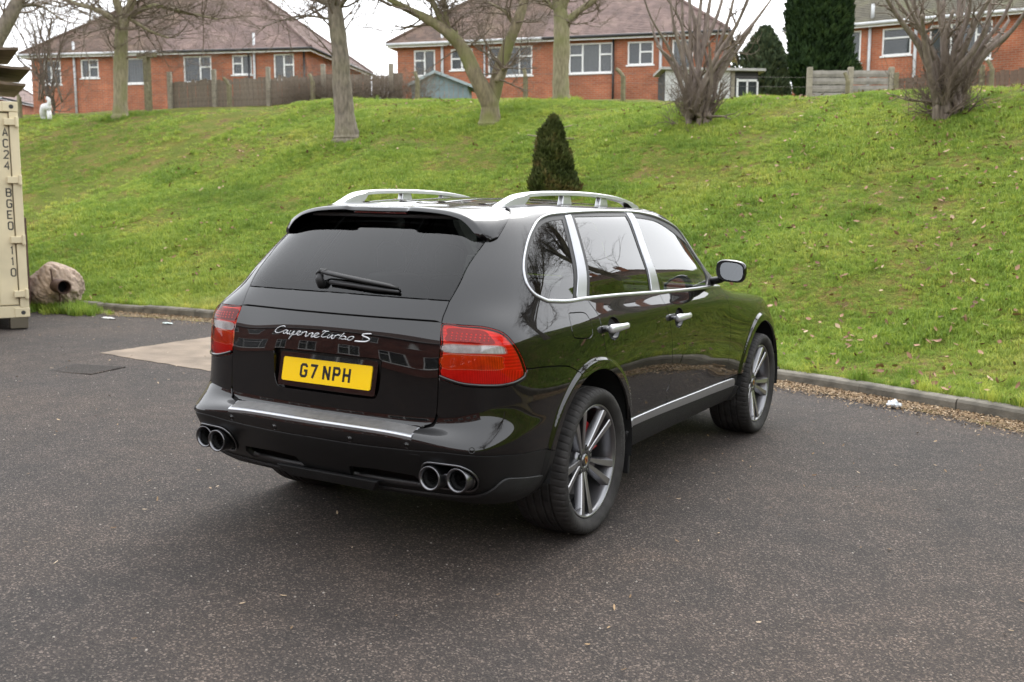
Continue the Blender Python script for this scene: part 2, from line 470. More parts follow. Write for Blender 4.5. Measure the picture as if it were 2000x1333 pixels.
GRASS = m_grass()
proto_col = bpy.data.collections.new('prototypes')       # not linked to the scene: only instanced
def proto(name, vs, fs, mat):
    me = bpy.data.meshes.new(name); me.from_pydata([tuple(q) for q in vs], [], fs); me.materials.append(mat); me.polygons.foreach_set('use_smooth', [True]*len(me.polygons))
    o = bpy.data.objects.new(name, me); proto_col.objects.link(o); return o
def tuft(seed, nb, rad, hmin, hmax, lean):
    r = random.Random(seed); vs = []; fs = []
    for _ in range(nb):
        a = r.uniform(0, 6.283); d = rad*math.sqrt(r.random()); x, y = d*math.cos(a), d*math.sin(a)
        h = r.uniform(hmin, hmax); w = r.uniform(.0028, .0050); la = r.uniform(0, 6.283); le = r.uniform(.2, lean)*h
        dx, dy = math.cos(la), math.sin(la); px, py = -dy*w, dx*w; k = len(vs)
        vs += [(x-px, y-py, -.015), (x+px, y+py, -.015), (x-px*.8+dx*le*.35, y-py*.8+dy*le*.35, h*.6), (x+px*.8+dx*le*.35, y+py*.8+dy*le*.35, h*.6), (x+dx*le, y+dy*le, h)]
        fs += [(k, k+1, k+3, k+2), (k+2, k+3, k+4)]
    return vs, fs
tufts = [proto('tuft_mesh', *tuft(20+i, 26, .080, .014+.005*(i % 3), .040+.010*(i % 4), 1.5), GRASS) for i in range(6)]
clumps = [proto('clump_mesh', *tuft(50+i, 46, .075, .06, .16, .9), GRASS) for i in range(3)]

def scatter(name, pts, rots, scales, picks, protos, label):
    """one object: a point mesh whose points carry instanced pieces"""
    me = bpy.data.meshes.new(name); me.from_pydata([tuple(p) for p in pts], [], [])
    at = me.attributes.new('rot', 'FLOAT_VECTOR', 'POINT'); at.data.foreach_set('vector', np.asarray(rots, np.float32).ravel())
    at = me.attributes.new('scl', 'FLOAT', 'POINT'); at.data.foreach_set('value', np.asarray(scales, np.float32))
    at = me.attributes.new('pick', 'INT', 'POINT'); at.data.foreach_set('value', np.asarray(picks, np.int32))
    o = link(bpy.data.objects.new(name, me))
    col = bpy.data.collections.new(name+'_pieces')
    for p in protos: col.objects.link(p)
    ng = bpy.data.node_groups.new(name+'_nodes', 'GeometryNodeTree')
    ng.interface.new_socket('Geometry', in_out='INPUT', socket_type='NodeSocketGeometry'); ng.interface.new_socket('Geometry', in_out='OUTPUT', socket_type='NodeSocketGeometry')
    gi, go = ng.nodes.new('NodeGroupInput'), ng.nodes.new('NodeGroupOutput')
    ci = ng.nodes.new('GeometryNodeCollectionInfo'); ci.inputs['Collection'].default_value = col; ci.inputs['Separate Children'].default_value = True; ci.inputs['Reset Children'].default_value = True
    ip = ng.nodes.new('GeometryNodeInstanceOnPoints'); ip.inputs['Pick Instance'].default_value = True
    def attr(nm, ty):
        a = ng.nodes.new('GeometryNodeInputNamedAttribute'); a.data_type = ty; a.inputs['Name'].default_value = nm; return [q for q in a.outputs if q.enabled][0]
    ng.links.new(gi.outputs[0], ip.inputs['Points']); ng.links.new(ci.outputs[0], ip.inputs['Instance'])
    ng.links.new(attr('pick', 'INT'), ip.inputs['Instance Index']); ng.links.new(attr('rot', 'FLOAT_VECTOR'), ip.inputs['Rotation']); ng.links.new(attr('scl', 'FLOAT'), ip.inputs['Scale'])
    ng.links.new(ip.outputs[0], go.inputs[0])
    md = o.modifiers.new('scatter', 'NODES'); md.node_group = ng
    tag(o, label, None, kind='stuff')
    return o

# grass: dense where the camera sees the bank, thinner round the side
def bank_scatter(n, i0, i1, t0, t1, power=1.0):
    si = npr.uniform(i0, i1, n); t = t0 + (t1-t0)*npr.random(n)**power
    return si, t
P_all = []
iA = int(np.argmin(abs(kc[:, 0]+15))); iB = int(np.argmin(np.hypot(kc[:, 0]-4.6, kc[:, 1]-3.3))); iC = int(np.argmin(abs(kc[:, 1]+9)+(kc[:, 0] < 5)*99))
si, t = bank_scatter(135000, iA, iB, 0.02, 13.0); P_all.append((si, t))
si, t = bank_scatter(30000, (iA+2*iB)/3, iB, 0.02, 6.0); P_all.append((si, t))
si, t = bank_scatter(26000, iB, iC, 0.02, 11.0); P_all.append((si, t))
si, t = bank_scatter(12000, max(0, iA-60), iA, 0.02, 11.0); P_all.append((si, t))
si = np.concatenate([a for a, b in P_all]); t = np.concatenate([b for a, b in P_all])
X, Y, Z = bank_point(si, t)
# clumpiness: drop points in thin patches
cl_ = vn1(X*.9+4, Y*.9)+.6*vn2(X*2.3, Y*2.3); keep = npr.random(len(X)) < np.clip(.86+1.3*cl_, .30, 1)
X, Y, Z, cl_ = X[keep], Y[keep], Z[keep], cl_[keep]
n = len(X)
scl = np.clip(.80+.9*cl_+npr.normal(0, .16, n), .45, 1.7)
sc_side = 1+0*X
rots = np.stack([npr.normal(0, .12, n), npr.normal(0, .12, n), npr.uniform(0, 6.283, n)], 1)
scatter('bank_grass', np.stack([X, Y, Z], 1), rots, scl, npr.integers(0, 6, n), tufts, 'short rough green grass covering the bank')
# taller clumps, also round the boulder and along the kerb
n = 2600; si = npr.uniform(iA, iB, n); t = npr.uniform(.05, 12.5, n)
X, Y, Z = bank_point(si, t); kk = (vn3(X*.8+3, Y*.8) > .12); X, Y, Z = X[kk], Y[kk], Z[kk]
bx = npr.normal(0, .5, 500); by = npr.normal(0, .22, 500); X2, Y2 = -9.9+bx*.8, 5.02+by*.6; k2 = (X2 < -8.9) & (npr.random(500) < .5); X2, Y2 = X2[k2], Y2[k2]
X, Y, Z = np.concatenate([X, X2]), np.concatenate([Y, Y2]), np.concatenate([Z, tarmac_z(X2, Y2)+.01])
si = npr.uniform(iA, iB, 260); x3, y3, z3 = bank_point(si, np.full(260, .03)); X, Y, Z = np.concatenate([X, x3]), np.concatenate([Y, y3]), np.concatenate([Z, z3])
for tx, ty in ((-11.65, 13.83), (-8.68, 15.1), (-3.86, 14.92), (.66, 14.52), (-20.7, 15.32), (-8.74, 18.65)):
    a_ = npr.uniform(0, 6.283, 46); d_ = npr.uniform(.2, .52, 46); xx, yy = tx+np.cos(a_)*d_, ty+np.sin(a_)*d_
    X, Y, Z = np.concatenate([X, xx]), np.concatenate([Y, yy]), np.concatenate([Z, bank_z(xx, yy)])
n = len(X)
scatter('grass_clumps', np.stack([X, Y, Z], 1), np.stack([npr.normal(0, .15, n), npr.normal(0, .15, n), npr.uniform(0, 6.283, n)], 1), np.clip(npr.normal(.72, .22, n), .3, 1.3), npr.integers(0, 3, n), clumps, 'longer clumps of grass on the bank and at the kerb')

# fallen leaves
def m_leaf():
    m, n, l, b = new_mat('dead_leaves')
    oi = n.new('ShaderNodeObjectInfo')
    r = ramp(n, [(0, (.08, .035, .018)), (.3, (.17, .08, .042)), (.55, (.26, .14, .08)), (.8, (.34, .20, .12)), (1, (.45, .33, .22))]); l.new(oi.outputs['Random'], r.inputs['Fac'])
    l.new(r.outputs[0], b.inputs['Base Color']); b.inputs['Roughness'].default_value = .8
    return m
LEAF = m_leaf()
def leaf(seed, L, W):
    r = random.Random(seed); vs = []; fs = []; n = 6
    curl = r.uniform(.15, .5)
    for i in range(n+1):
        u = i/n; w = W*math.sin(math.pi*min(1, u*.92+.06))**.8*(1+r.uniform(-.12, .12)); z = curl*L*(u-.5)**2+r.uniform(0, .002)
        vs += [(L*(u-.5), -w, z+curl*w*.7), (L*(u-.5), 0, z), (L*(u-.5), w, z+curl*w*.7)]
    for i in range(n): k = i*3; fs += [(k, k+3, k+4, k+1), (k+1, k+4, k+5, k+2)]
    return vs, fs
leaves = [proto('leaf_mesh', *leaf(i, .055+.012*(i % 3), .016+.004*(i % 2)), LEAF) for i in range(5)]
def m_chip():
    m, n, l, b = new_mat('tan_leaf_litter'); oi = n.new('ShaderNodeObjectInfo')
    r = ramp(n, [(0, (.09, .052, .026)), (.25, (.19, .12, .06)), (.6, (.29, .195, .105)), (.85, (.38, .275, .165)), (1, (.50, .40, .28))]); l.new(oi.outputs['Random'], r.inputs['Fac'])
    l.new(r.outputs[0], b.inputs['Base Color']); b.inputs['Roughness'].default_value = .85
    return m
CHIP = m_chip()
chips = [proto('chip_mesh', *leaf(40+i, .026+.005*i, .005+.0015*(i % 3)), CHIP) for i in range(4)]
n = 9500; si = npr.uniform(iA, iB, n); t = npr.uniform(.0, 12.5, n)
X, Y, Z = bank_point(si, t); dens = .16+.80*smooth01(-5.0, 1.5, X)+.6*vn1(X*.7, Y*.7+7); kk = npr.random(n) < dens; X, Y, Z = X[kk], Y[kk], Z[kk]; n = len(X)
scatter('leaves_on_grass', np.stack([X, Y, Z+.055], 1), np.stack([npr.normal(0, .5, n), npr.normal(0, .5, n), npr.uniform(0, 6.283, n)], 1), npr.uniform(.6, 1.35, n), npr.integers(0, 5, n), leaves, 'dead brown leaves lying in the grass of the bank')
# leaf litter in the gutter: thick on the right, thin on the left
def gutter(n, xa, xb, wid):
    ia, ib = np.argmin(abs(kc[:, 0]-xa)+(kc[:, 1] < 1)*9), np.argmin(abs(kc[:, 0]-xb)+(kc[:, 1] < 1)*9)
    si = npr.uniform(ia, ib, n); d = -np.abs(npr.normal(0, wid, n))-.01; x = np.interp(si, np.arange(len(kc)), kc[:, 0]); y = np.interp(si, np.arange(len(kc)), kc[:, 1])
    nx = np.interp(si, np.arange(len(kc)), knor[:, 0]); ny_ = np.interp(si, np.arange(len(kc)), knor[:, 1])
    return x+nx*d, y+ny_*d
xs, ys = zip(gutter(21000, -1.5, 4.8, .19), gutter(3200, -9.6, -6.0, .22), gutter(2500, -6, -1.5, .16), gutter(900, -16, -9.6, .2))
X, Y = np.concatenate(xs), np.concatenate(ys); n = len(X)
scatter('gutter_litter', np.stack([X, Y, tarmac_z(X, Y)+npr.uniform(.010, .03, n)], 1), np.stack([npr.normal(0, .35, n), npr.normal(0, .35, n), npr.uniform(0, 6.283, n)], 1), npr.uniform(.38, .92, n), npr.integers(0, 4, n), chips, 'tan leaf litter and bark chips in the gutter')
# bits scattered over the tarmac
n = 1500; X = npr.uniform(-11, 5.5, n); Y = npr.uniform(-3.6, 5.2, n)
kk = (npr.random(n) < .35+.65*smooth01(-2, 4.5, Y)) ; X, Y = X[kk], Y[kk]; n = len(X)
scatter('tarmac_litter', np.stack([X, Y, tarmac_z(X, Y)+.006], 1), np.stack([npr.normal(0, .25, n), npr.normal(0, .25, n), npr.uniform(0, 6.283, n)], 1), npr.uniform(.35, .95, n), npr.integers(0, 4, n), chips, 'small dry leaf fragments scattered over the tarmac')
GRIT = plain('pale_grit', (.34, .31, .27), rough=.9)
def pebble(seed):
    r = random.Random(seed); bm = bmesh.new(); bmesh.ops.create_icosphere(bm, subdivisions=1, radius=.006)
    for v in bm.verts: v.co = Vector((v.co.x*1.2, v.co.y, v.co.z*.6))*r.uniform(.7, 1.25)
    vs = [tuple(v.co) for v in bm.verts]; fs = [tuple(q.index for q in f.verts) for f in bm.faces]; bm.free(); return vs, fs
pebs = [proto('pebble_mesh', *pebble(i), GRIT) for i in range(3)]
n = 2600; X = npr.uniform(-11, 5.5, n); Y = npr.uniform(-4.2, 5.2, n)
scatter('tarmac_grit', np.stack([X, Y, tarmac_z(X, Y)+.001], 1), np.stack([npr.normal(0, .3, n), npr.normal(0, .3, n), npr.uniform(0, 6.283, n)], 1), npr.uniform(.25, .85, n), npr.integers(0, 3, n), pebs, 'pale grit and small stones on the tarmac')
# crumpled litter by the kerb
WRAP = plain('crumpled_white_film', (.72, .76, .80), rough=.35)
def crumple(name, x, y, sx, sy, h, label, cat, mat):
    r = random.Random(hash(name+str(x)) % 999 if False else int(abs(x*100)+7)); bm = bmesh.new(); bmesh.ops.create_icosphere(bm, subdivisions=3, radius=1)
    vs = []
    for v in bm.verts:
        k = 1+.35*(vn2(v.co.x*2.3+x, v.co.y*2.3+v.co.z*1.7)*2)
        vs.append((x+v.co.x*sx*k, y+v.co.y*sy*k, float(tarmac_z(x, y))+max(.004, (v.co.z*.6+.5)*h*k)))
    fs = [tuple(q.index for q in f.verts) for f in bm.faces]; bm.free()
    tag(mk(name, vs, fs, mat), label, cat)
crumple('plastic_wrapper', 1.63, 4.52, .060, .045, .055, 'crumpled whitish plastic wrapper in the leaf litter by the kerb', 'litter', WRAP)
crumple('paper_scrap', -8.62, 4.86, .13, .05, .02, 'flat white scrap of litter in front of the boulder', 'litter', plain('white_paper', (.75, .75, .74), rough=.8))
crumple('wet_paper_scrap', -7.55, 4.93, .09, .05, .02, 'pale greenish scrap of litter near the kerb', 'litter', plain('pale_paper', (.55, .62, .60), rough=.8))
TREES = {
 'lime': [
  [(-20.7,15.32,4.2,0.21),(-20.68,15.33,4.64,0.19),(-20.63,15.36,5.6,0.185),(-20.58,15.39,6.42,0.18),(-20.52,15.42,6.77,0.17)],
  [(-20.57,15.4,6.56,0.09),(-20.83,14.83,6.9,0.07),(-21.72,14.72,7.16,0.055),(-22.66,14.49,7.55,0.03)],
  [(-20.47,15.45,6.77,0.09),(-20.15,16.16,7.16,0.065),(-19.76,16.89,7.06,0.045),(-18.62,17.03,6.8,0.02)],
  [(-20.53,15.41,6.77,0.12),(-20.51,15.19,7.19,0.1),(-20.67,15.14,8.13,0.07),(-20.62,15.05,9.16,0.04)],
  [(-20.47,15.45,6.77,0.12),(-20.07,15.43,7.33,0.1),(-19.57,15.35,8.05,0.07),(-19.23,15.45,8.95,0.04)],
  [(-20.49,15.44,6.83,0.06),(-20.05,15.85,6.45,0.04),(-19.8,16.33,6.29,0.02)],
 ],
 'maple': [
  [(-11.35,13.49,3.14,0.3),(-11.36,13.48,3.39,0.235),(-11.39,13.47,3.72,0.215),(-11.42,13.45,4.31,0.2),(-11.44,13.44,4.96,0.185),(-11.5,13.41,5.55,0.17),(-11.53,13.39,5.92,0.15),(-11.56,13.37,6.66,0.12),(-11.53,13.39,7.5,0.08)],
  [(-11.51,13.4,5.79,0.1),(-11.82,13.49,6.02,0.08),(-12.36,13.49,6.25,0.06),(-12.88,13.18,6.61,0.03)],
  [(-11.48,13.41,5.84,0.07),(-11.23,13.4,6.02,0.05),(-10.81,13.31,6.36,0.03)],
  [(-11.52,13.4,5.6,0.03),(-11.9,12.93,5.65,0.022),(-12.67,12.91,5.61,0.012),(-12.9,12.44,5.36,0.006)],
 ],
 'forked': [
  [(-8.43,14.69,3.43,0.24),(-8.42,14.68,3.68,0.205),(-8.44,14.64,3.89,0.19),(-8.63,14.45,4.36,0.165),(-8.89,14.39,4.9,0.14),(-9.11,14.15,5.24,0.12),(-9.47,13.95,5.51,0.095),(-9.96,13.76,5.78,0.07),(-10.37,13.43,6.05,0.045),(-10.84,13.18,6.34,0.02)],
  [(-8.44,14.68,3.79,0.16),(-8.38,14.73,3.97,0.165),(-8.25,14.79,4.48,0.15),(-8.11,14.88,4.99,0.13),(-7.92,14.92,5.42,0.115),(-7.83,15.05,5.85,0.1),(-7.72,15.18,6.48,0.075),(-7.66,15.25,7.21,0.05)],
  [(-9.22,14.23,5.28,0.075),(-9.39,14.11,5.73,0.06),(-9.58,14.04,6.21,0.045),(-9.85,14.18,6.84,0.02)],
  [(-9.17,14.27,5.24,0.06),(-9.25,14.2,5.79,0.05),(-9.32,14.27,6.43,0.035)],
  [(-7.96,14.95,5.4,0.05),(-8.09,14.71,5.69,0.035),(-8.47,14.62,5.9,0.02)],
  [(-8.87,14.44,4.85,0.035),(-8.95,14.3,5.1,0.03),(-9.01,14.31,5.31,0.02)],
  [(-8.12,14.4,4.22,0.05),(-8.05,14.54,4.44,0.045),(-7.97,14.48,4.5,0.04)],
 ],
 'ash': [
  [(-8.74,18.65,4.17,0.25),(-8.75,18.64,4.45,0.215),(-8.76,18.63,4.82,0.205),(-8.74,18.64,5.55,0.2),(-8.76,18.64,6.22,0.185),(-8.82,18.6,6.64,0.15),(-8.89,18.56,7.37,0.11),(-8.94,18.53,8.2,0.06)],
  [(-8.71,18.66,6.06,0.1),(-8.35,18.77,6.36,0.085),(-8.02,18.94,6.63,0.065),(-7.63,19.11,7.04,0.04)],
  [(-8.82,18.6,6.4,0.08),(-9.07,18.47,6.6,0.06),(-9.41,18.49,6.99,0.04)],
  [(-8.74,18.65,6.4,0.11),(-8.5,18.56,6.97,0.09),(-8.41,18.72,7.82,0.05)],
 ],
 'edge': [
  [(-19.79,10.09,3.31,0.26),(-19.42,10.3,4.46,0.22),(-18.96,10.56,5.42,0.18),(-18.73,10.69,5.82,0.16),(-18.43,10.86,6.4,0.13),(-18.11,11.04,7.15,0.09)],
  [(-18.96,10.56,5.42,0.09),(-19.37,10.45,6.06,0.07),(-19.79,10.41,6.99,0.05)],
  [(-18.57,10.78,6.1,0.05),(-18.33,11.2,6.2,0.03),(-17.98,11.52,5.88,0.012)],
 ],
 'coppice_mid': [
  [(-3.81,14.27,3.38,0.0312),(-4,13.81,4.39,0.0265),(-4.28,13.45,5.02,0.0203),(-4.36,13.11,5.55,0.0109)],
  [(-3.84,14.38,3.33,0.0449),(-4.17,14.49,4.16,0.0382),(-4.51,14.4,4.68,0.0292),(-4.71,14.45,5.17,0.0157)],
  [(-3.46,14.46,3.43,0.0406),(-3.88,14.3,4.43,0.0345),(-4,14.19,5.06,0.0264),(-4.31,13.96,5.61,0.0142)],
  [(-3.77,14.48,3.29,0.0465),(-3.92,14.19,4.3,0.0395),(-4.06,14.04,4.93,0.0302),(-4.11,13.91,5.49,0.0163)],
  [(-3.49,14.34,3.37,0.0596),(-3.95,14.82,4.13,0.0507),(-4.08,14.93,4.6,0.0388),(-4.39,15.04,5.04,0.0209)],
  [(-3.5,14.43,3.33,0.0512),(-3.84,14.65,4.46,0.0435),(-3.92,14.7,5.17,0.0333),(-4.15,14.72,5.82,0.0179)],
  [(-3.85,14.49,3.46,0.0404),(-3.91,14.52,4.55,0.0343),(-3.95,14.55,5.25,0.0262),(-3.97,14.63,5.88,0.0141)],
  [(-3.46,14.44,3.27,0.0375),(-3.66,14.86,4.18,0.0318),(-3.81,14.91,4.76,0.0243),(-4.01,15.01,5.29,0.0131)],
  [(-3.7,14.55,3.34,0.0574),(-3.78,14.58,4.49,0.0488),(-3.78,14.62,5.22,0.0373),(-3.75,14.72,5.88,0.0201)],
  [(-3.82,14.25,3.37,0.0597),(-3.75,14.67,4.48,0.0508),(-3.69,14.78,5.18,0.0388),(-3.64,14.93,5.81,0.0209)],
  [(-3.52,14.36,3.36,0.0313),(-3.46,14.58,4.11,0.0266),(-3.43,14.58,4.57,0.0204),(-3.38,14.58,4.98,0.011)],
  [(-3.86,14.39,3.42,0.0553),(-3.82,14.92,4.58,0.047),(-3.63,15.23,5.32,0.0359),(-3.58,15.56,6.01,0.0193)],
  [(-3.51,14.33,3.39,0.0482),(-3.43,14.64,4.46,0.041),(-3.25,14.74,5.14,0.0313),(-3.13,14.81,5.74,0.0169)],
  [(-3.81,14.29,3.32,0.0524),(-3.36,14.28,4.29,0.0446),(-2.98,14.34,4.9,0.0341),(-2.73,14.24,5.41,0.0184)],
  [(-3.46,14.44,3.38,0.0367),(-3.38,14.94,4.53,0.0312),(-3.14,15.19,5.26,0.0238),(-2.94,15.47,5.93,0.0128)],
  [(-3.8,14.26,3.29,0.0342),(-3.31,14.24,4.19,0.0291),(-2.8,14.34,4.74,0.0222),(-2.39,14.29,5.21,0.012)],
  [(-3.85,14.61,3.44,0.0445),(-3.38,15,4.47,0.0379),(-2.95,15.38,5.14,0.029),(-2.62,15.76,5.76,0.0156)],
  [(-3.63,14.32,3.32,0.0427),(-3.42,14.55,4.03,0.0363),(-3.16,14.65,4.48,0.0277),(-2.99,14.69,4.87,0.0149)],
  [(-3.53,14.39,3.31,0.0463),(-3.41,14.27,3.92,0.0394),(-3.38,14.12,4.29,0.0301),(-3.34,13.92,4.61,0.0162)],
  [(-3.85,14.37,3.38,0.0375),(-4.1,14.63,4.62,0.0319),(-4.17,14.73,5.42,0.0244),(-4.28,14.9,6.15,0.0131)],
  [(-3.61,14.27,3.39,0.0544),(-3.38,14.89,4.2,0.0462),(-3.12,15.12,4.7,0.0354),(-2.94,15.36,5.15,0.019)],
  [(-3.53,14.53,3.41,0.0393),(-3.96,14.46,3.97,0.0334),(-4.16,14.4,4.33,0.0256),(-4.5,14.27,4.65,0.0138)],
 ],
 'coppice_right': [
  [(0.67,13.75,3.3,0.0591),(0.37,13.37,4.11,0.0502),(0.05,13.01,4.61,0.0384),(-0.19,12.62,5.04,0.0207)],
  [(0.89,13.82,3.26,0.0459),(0.52,13.9,4.08,0.039),(0.2,13.72,4.58,0.0298),(-0.15,13.53,5.04,0.0161)],
  [(0.57,14.18,3.38,0.0634),(0.36,14.07,4.26,0.0539),(0.17,14.07,4.84,0.0412),(-0.08,14.08,5.37,0.0222)],
  [(0.62,13.68,3.32,0.0379),(0.52,13.58,4.11,0.0322),(0.3,13.34,4.59,0.0246),(0.26,13.13,5,0.0133)],
  [(0.6,13.75,3.29,0.0669),(0.49,13.41,3.89,0.0569),(0.44,13.19,4.26,0.0435),(0.43,12.91,4.57,0.0234)],
  [(0.84,13.92,3.26,0.054),(0.61,14.27,4.26,0.0459),(0.49,14.33,4.89,0.0351),(0.29,14.41,5.48,0.0189)],
  [(0.65,13.95,3.3,0.0345),(0.67,13.8,4.14,0.0293),(0.57,13.67,4.67,0.0224),(0.55,13.56,5.13,0.0121)],
  [(0.75,13.77,3.23,0.0568),(0.59,14.26,4.21,0.0483),(0.54,14.35,4.83,0.037),(0.55,14.56,5.39,0.0199)],
  [(0.68,14.09,3.34,0.0678),(0.68,13.78,3.97,0.0576),(0.69,13.7,4.37,0.0441),(0.79,13.64,4.73,0.0237)],
  [(0.74,14.02,3.22,0.0517),(0.76,14.5,4.25,0.0439),(0.75,14.68,4.91,0.0336),(0.74,14.95,5.53,0.0181)],
  [(0.69,14.05,3.26,0.0511),(0.8,13.77,4.06,0.0435),(0.99,13.76,4.57,0.0332),(1.04,13.62,5.01,0.0179)],
  [(0.76,14.29,3.36,0.0329),(0.84,14.4,4.26,0.028),(0.88,14.56,4.85,0.0214),(1.03,14.85,5.4,0.0115)],
  [(0.91,14.09,3.24,0.0667),(1,14.26,4.03,0.0567),(1.21,14.42,4.53,0.0433),(1.24,14.49,4.99,0.0233)],
  [(0.64,14.24,3.36,0.0588),(0.97,13.72,4.12,0.05),(1.17,13.66,4.62,0.0382),(1.46,13.57,5.04,0.0206)],
  [(0.82,14.25,3.29,0.0461),(1.16,13.95,4.07,0.0392),(1.47,14.01,4.58,0.03),(1.66,13.94,5.01,0.0161)],
  [(0.89,14.2,3.34,0.0591),(1.23,13.81,3.97,0.0502),(1.64,13.85,4.38,0.0384),(1.87,13.69,4.71,0.0207)],
  [(0.71,13.85,3.33,0.0689),(0.96,14.42,3.96,0.0586),(1.31,14.73,4.35,0.0448),(1.49,14.99,4.71,0.0241)],
  [(0.72,14.04,3.23,0.0415),(0.46,13.8,3.78,0.0352),(0.39,13.73,4.14,0.0269),(0.18,13.58,4.45,0.0145)],
  [(0.58,14.07,3.24,0.0645),(0.87,13.71,3.78,0.0548),(1.15,13.71,4.14,0.0419),(1.28,13.56,4.44,0.0226)],
  [(0.74,14.3,3.24,0.0389),(0.49,13.44,4.16,0.033),(0.19,13.09,4.76,0.0253),(0.05,12.74,5.26,0.0136)],
  [(0.62,14.23,3.34,0.0389),(0.74,14.51,4.34,0.0331),(0.81,14.75,5,0.0253),(0.88,15.08,5.62,0.0136)],
  [(0.72,13.77,3.34,0.0386),(0.64,14.08,3.87,0.0328),(0.64,14.13,4.2,0.0251),(0.57,14.17,4.51,0.0135)],
  [(0.91,13.9,3.29,0.0515),(0.8,14.28,4.34,0.0438),(0.78,14.36,5,0.0335),(0.71,14.46,5.6,0.018)],
 ],
 'thin_shrub': [
  [(-24.23,15.85,4.59,0.0316),(-24.56,15.5,5.83,0.0269),(-24.85,15.37,6.64,0.0205),(-25.26,15.18,7.36,0.0111)],
  [(-24.01,15.71,4.62,0.025),(-24.09,15.37,6.01,0.0213),(-24.14,15.22,6.89,0.0163),(-24.35,14.9,7.66,0.0088)],
  [(-24.09,15.76,4.72,0.0164),(-24.68,15.82,5.82,0.0139),(-25,15.82,6.53,0.0106),(-25.42,15.86,7.19,0.0057)],
  [(-24.01,15.52,4.55,0.0278),(-24.38,15.78,6.11,0.0236),(-24.62,15.74,7.1,0.0181),(-24.84,15.76,8,0.0097)],
  [(-23.66,15.72,4.7,0.029),(-23.72,15.45,5.91,0.0247),(-23.58,15.34,6.67,0.0189),(-23.62,15.04,7.33,0.0102)],
  [(-24.24,15.55,4.71,0.0209),(-24.18,15.46,6.21,0.0178),(-23.97,15.51,7.16,0.0136),(-23.85,15.47,7.99,0.0073)],
  [(-24.2,15.42,4.76,0.0256),(-23.88,15.49,6.03,0.0217),(-23.66,15.48,6.82,0.0166),(-23.46,15.4,7.51,0.009)],
  [(-24.23,15.44,4.69,0.0191),(-23.92,15.43,6.11,0.0162),(-23.57,15.48,7.01,0.0124),(-23.16,15.5,7.78,0.0067)],
  [(-24.07,15.6,4.66,0.0297),(-24.06,15.88,5.83,0.0252),(-23.86,16.05,6.57,0.0193),(-23.76,16.2,7.24,0.0104)],
  [(-23.93,15.51,4.67,0.0313),(-24.06,15.27,5.38,0.0266),(-24.36,14.92,5.82,0.0203),(-24.3,14.69,6.2,0.0109)],
  [(-24.16,15.65,4.71,0.0184),(-23.95,15.82,5.57,0.0156),(-23.86,15.89,6.13,0.0119),(-23.81,15.94,6.62,0.0064)],
  [(-24.39,15.49,4.76,0.0238),(-24.42,15.63,5.68,0.0202),(-24.37,15.7,6.26,0.0155),(-24.44,15.73,6.79,0.0083)],
 ],
}
# ---------------------------------------------------------------- trees
def m_bark(name, a, b_, moss=0.0):
    m, n, l, b = new_mat(name)
    tc = n.new('ShaderNodeTexCoord'); mp = n.new('ShaderNodeMapping'); mp.inputs['Scale'].default_value = (9, 9, 2.5)
    t = n.new('ShaderNodeTexNoise'); t.inputs['Scale'].default_value = 2.2; t.inputs['Detail'].default_value = 8
    l.new(tc.outputs['Object'], mp.inputs[0]); l.new(mp.outputs[0], t.inputs['Vector'])
    r = ramp(n, [(.32, a), (.68, b_)]); l.new(t.outputs['Fac'], r.inputs['Fac'])
    c = r.outputs[0]
    if moss:
        t2 = n.new('ShaderNodeTexNoise'); t2.inputs['Scale'].default_value = 1.6; l.new(tc.outputs['Object'], t2.inputs['Vector'])
        r2 = ramp(n, [(.45, (0, 0, 0)), (.62, (moss,)*3)]); l.new(t2.outputs['Fac'], r2.inputs['Fac']); c = mixc(n, l, r2.outputs[0], c, (.16, .17, .05))
    l.new(c, b.inputs['Base Color']); b.inputs['Roughness'].default_value = .9
    bp = n.new('ShaderNodeBump'); bp.inputs['Strength'].default_value = .7; bp.inputs['Distance'].default_value = .03; l.new(t.outputs['Fac'], bp.inputs['Height']); l.new(bp.outputs['Normal'], b.inputs['Normal'])
    return m
BARK_PALE = m_bark('pale_lichened_bark', (.19, .165, .10), (.32, .28, .18), .6)
BARK_GREY = m_bark('grey_brown_bark', (.12, .10, .08), (.26, .22, .17), .15)
BARK_MOSS = m_bark('mossy_bark', (.14, .115, .075), (.26, .215, .13), .8)
BARK_STEM = m_bark('purplish_stem_bark', (.13, .10, .085), (.25, .20, .165), .1)
TWIG = plain('thin_twigs', (.15, .115, .085), rough=.9)
def bez(P, k=4):
    P = np.array(P, float); out = []
    for i in range(len(P)-1):
        p0, p1, p2, p3 = P[max(i-1, 0)], P[i], P[i+1], P[min(i+2, len(P)-1)]
        for t in np.linspace(0, 1, k, endpoint=False):
            out.append(.5*((2*p1)+(p2-p0)*t+(2*p0-5*p1+4*p2-p3)*t*t+(3*p1-p0-3*p2+p3)*t**3))
    out.append(P[-1]); return np.array(out)
def twigs(mb, r, p, d, L, rad, depth, up=.25):
    """a wandering branchlet with side shoots"""
    n = 5; pts = [Vector(p)]; d = Vector(d).normalized(); q = Vector(p)
    for i in range(n):
        d = (d + Vector((r.gauss(0, .22), r.gauss(0, .22), r.gauss(up*.25, .2)))).normalized(); q = q + d*(L/n); pts.append(q.copy())
        if depth > 0 and i >= 1:
            for _ in range(2 if r.random() < .6 else 1):
                sd = (d*.8 + Vector((r.gauss(0, .7), r.gauss(0, .7), r.gauss(.15, .5)))).normalized()
                twigs(mb, r, q, sd, L*r.uniform(.35, .62), rad*.5*(1-i/n*.4), depth-1, up)
    mb.tube(pts, [max(.0022, rad*(1-.8*i/n)) for i in range(n+1)], 4 if rad > .008 else 3, cap=False)
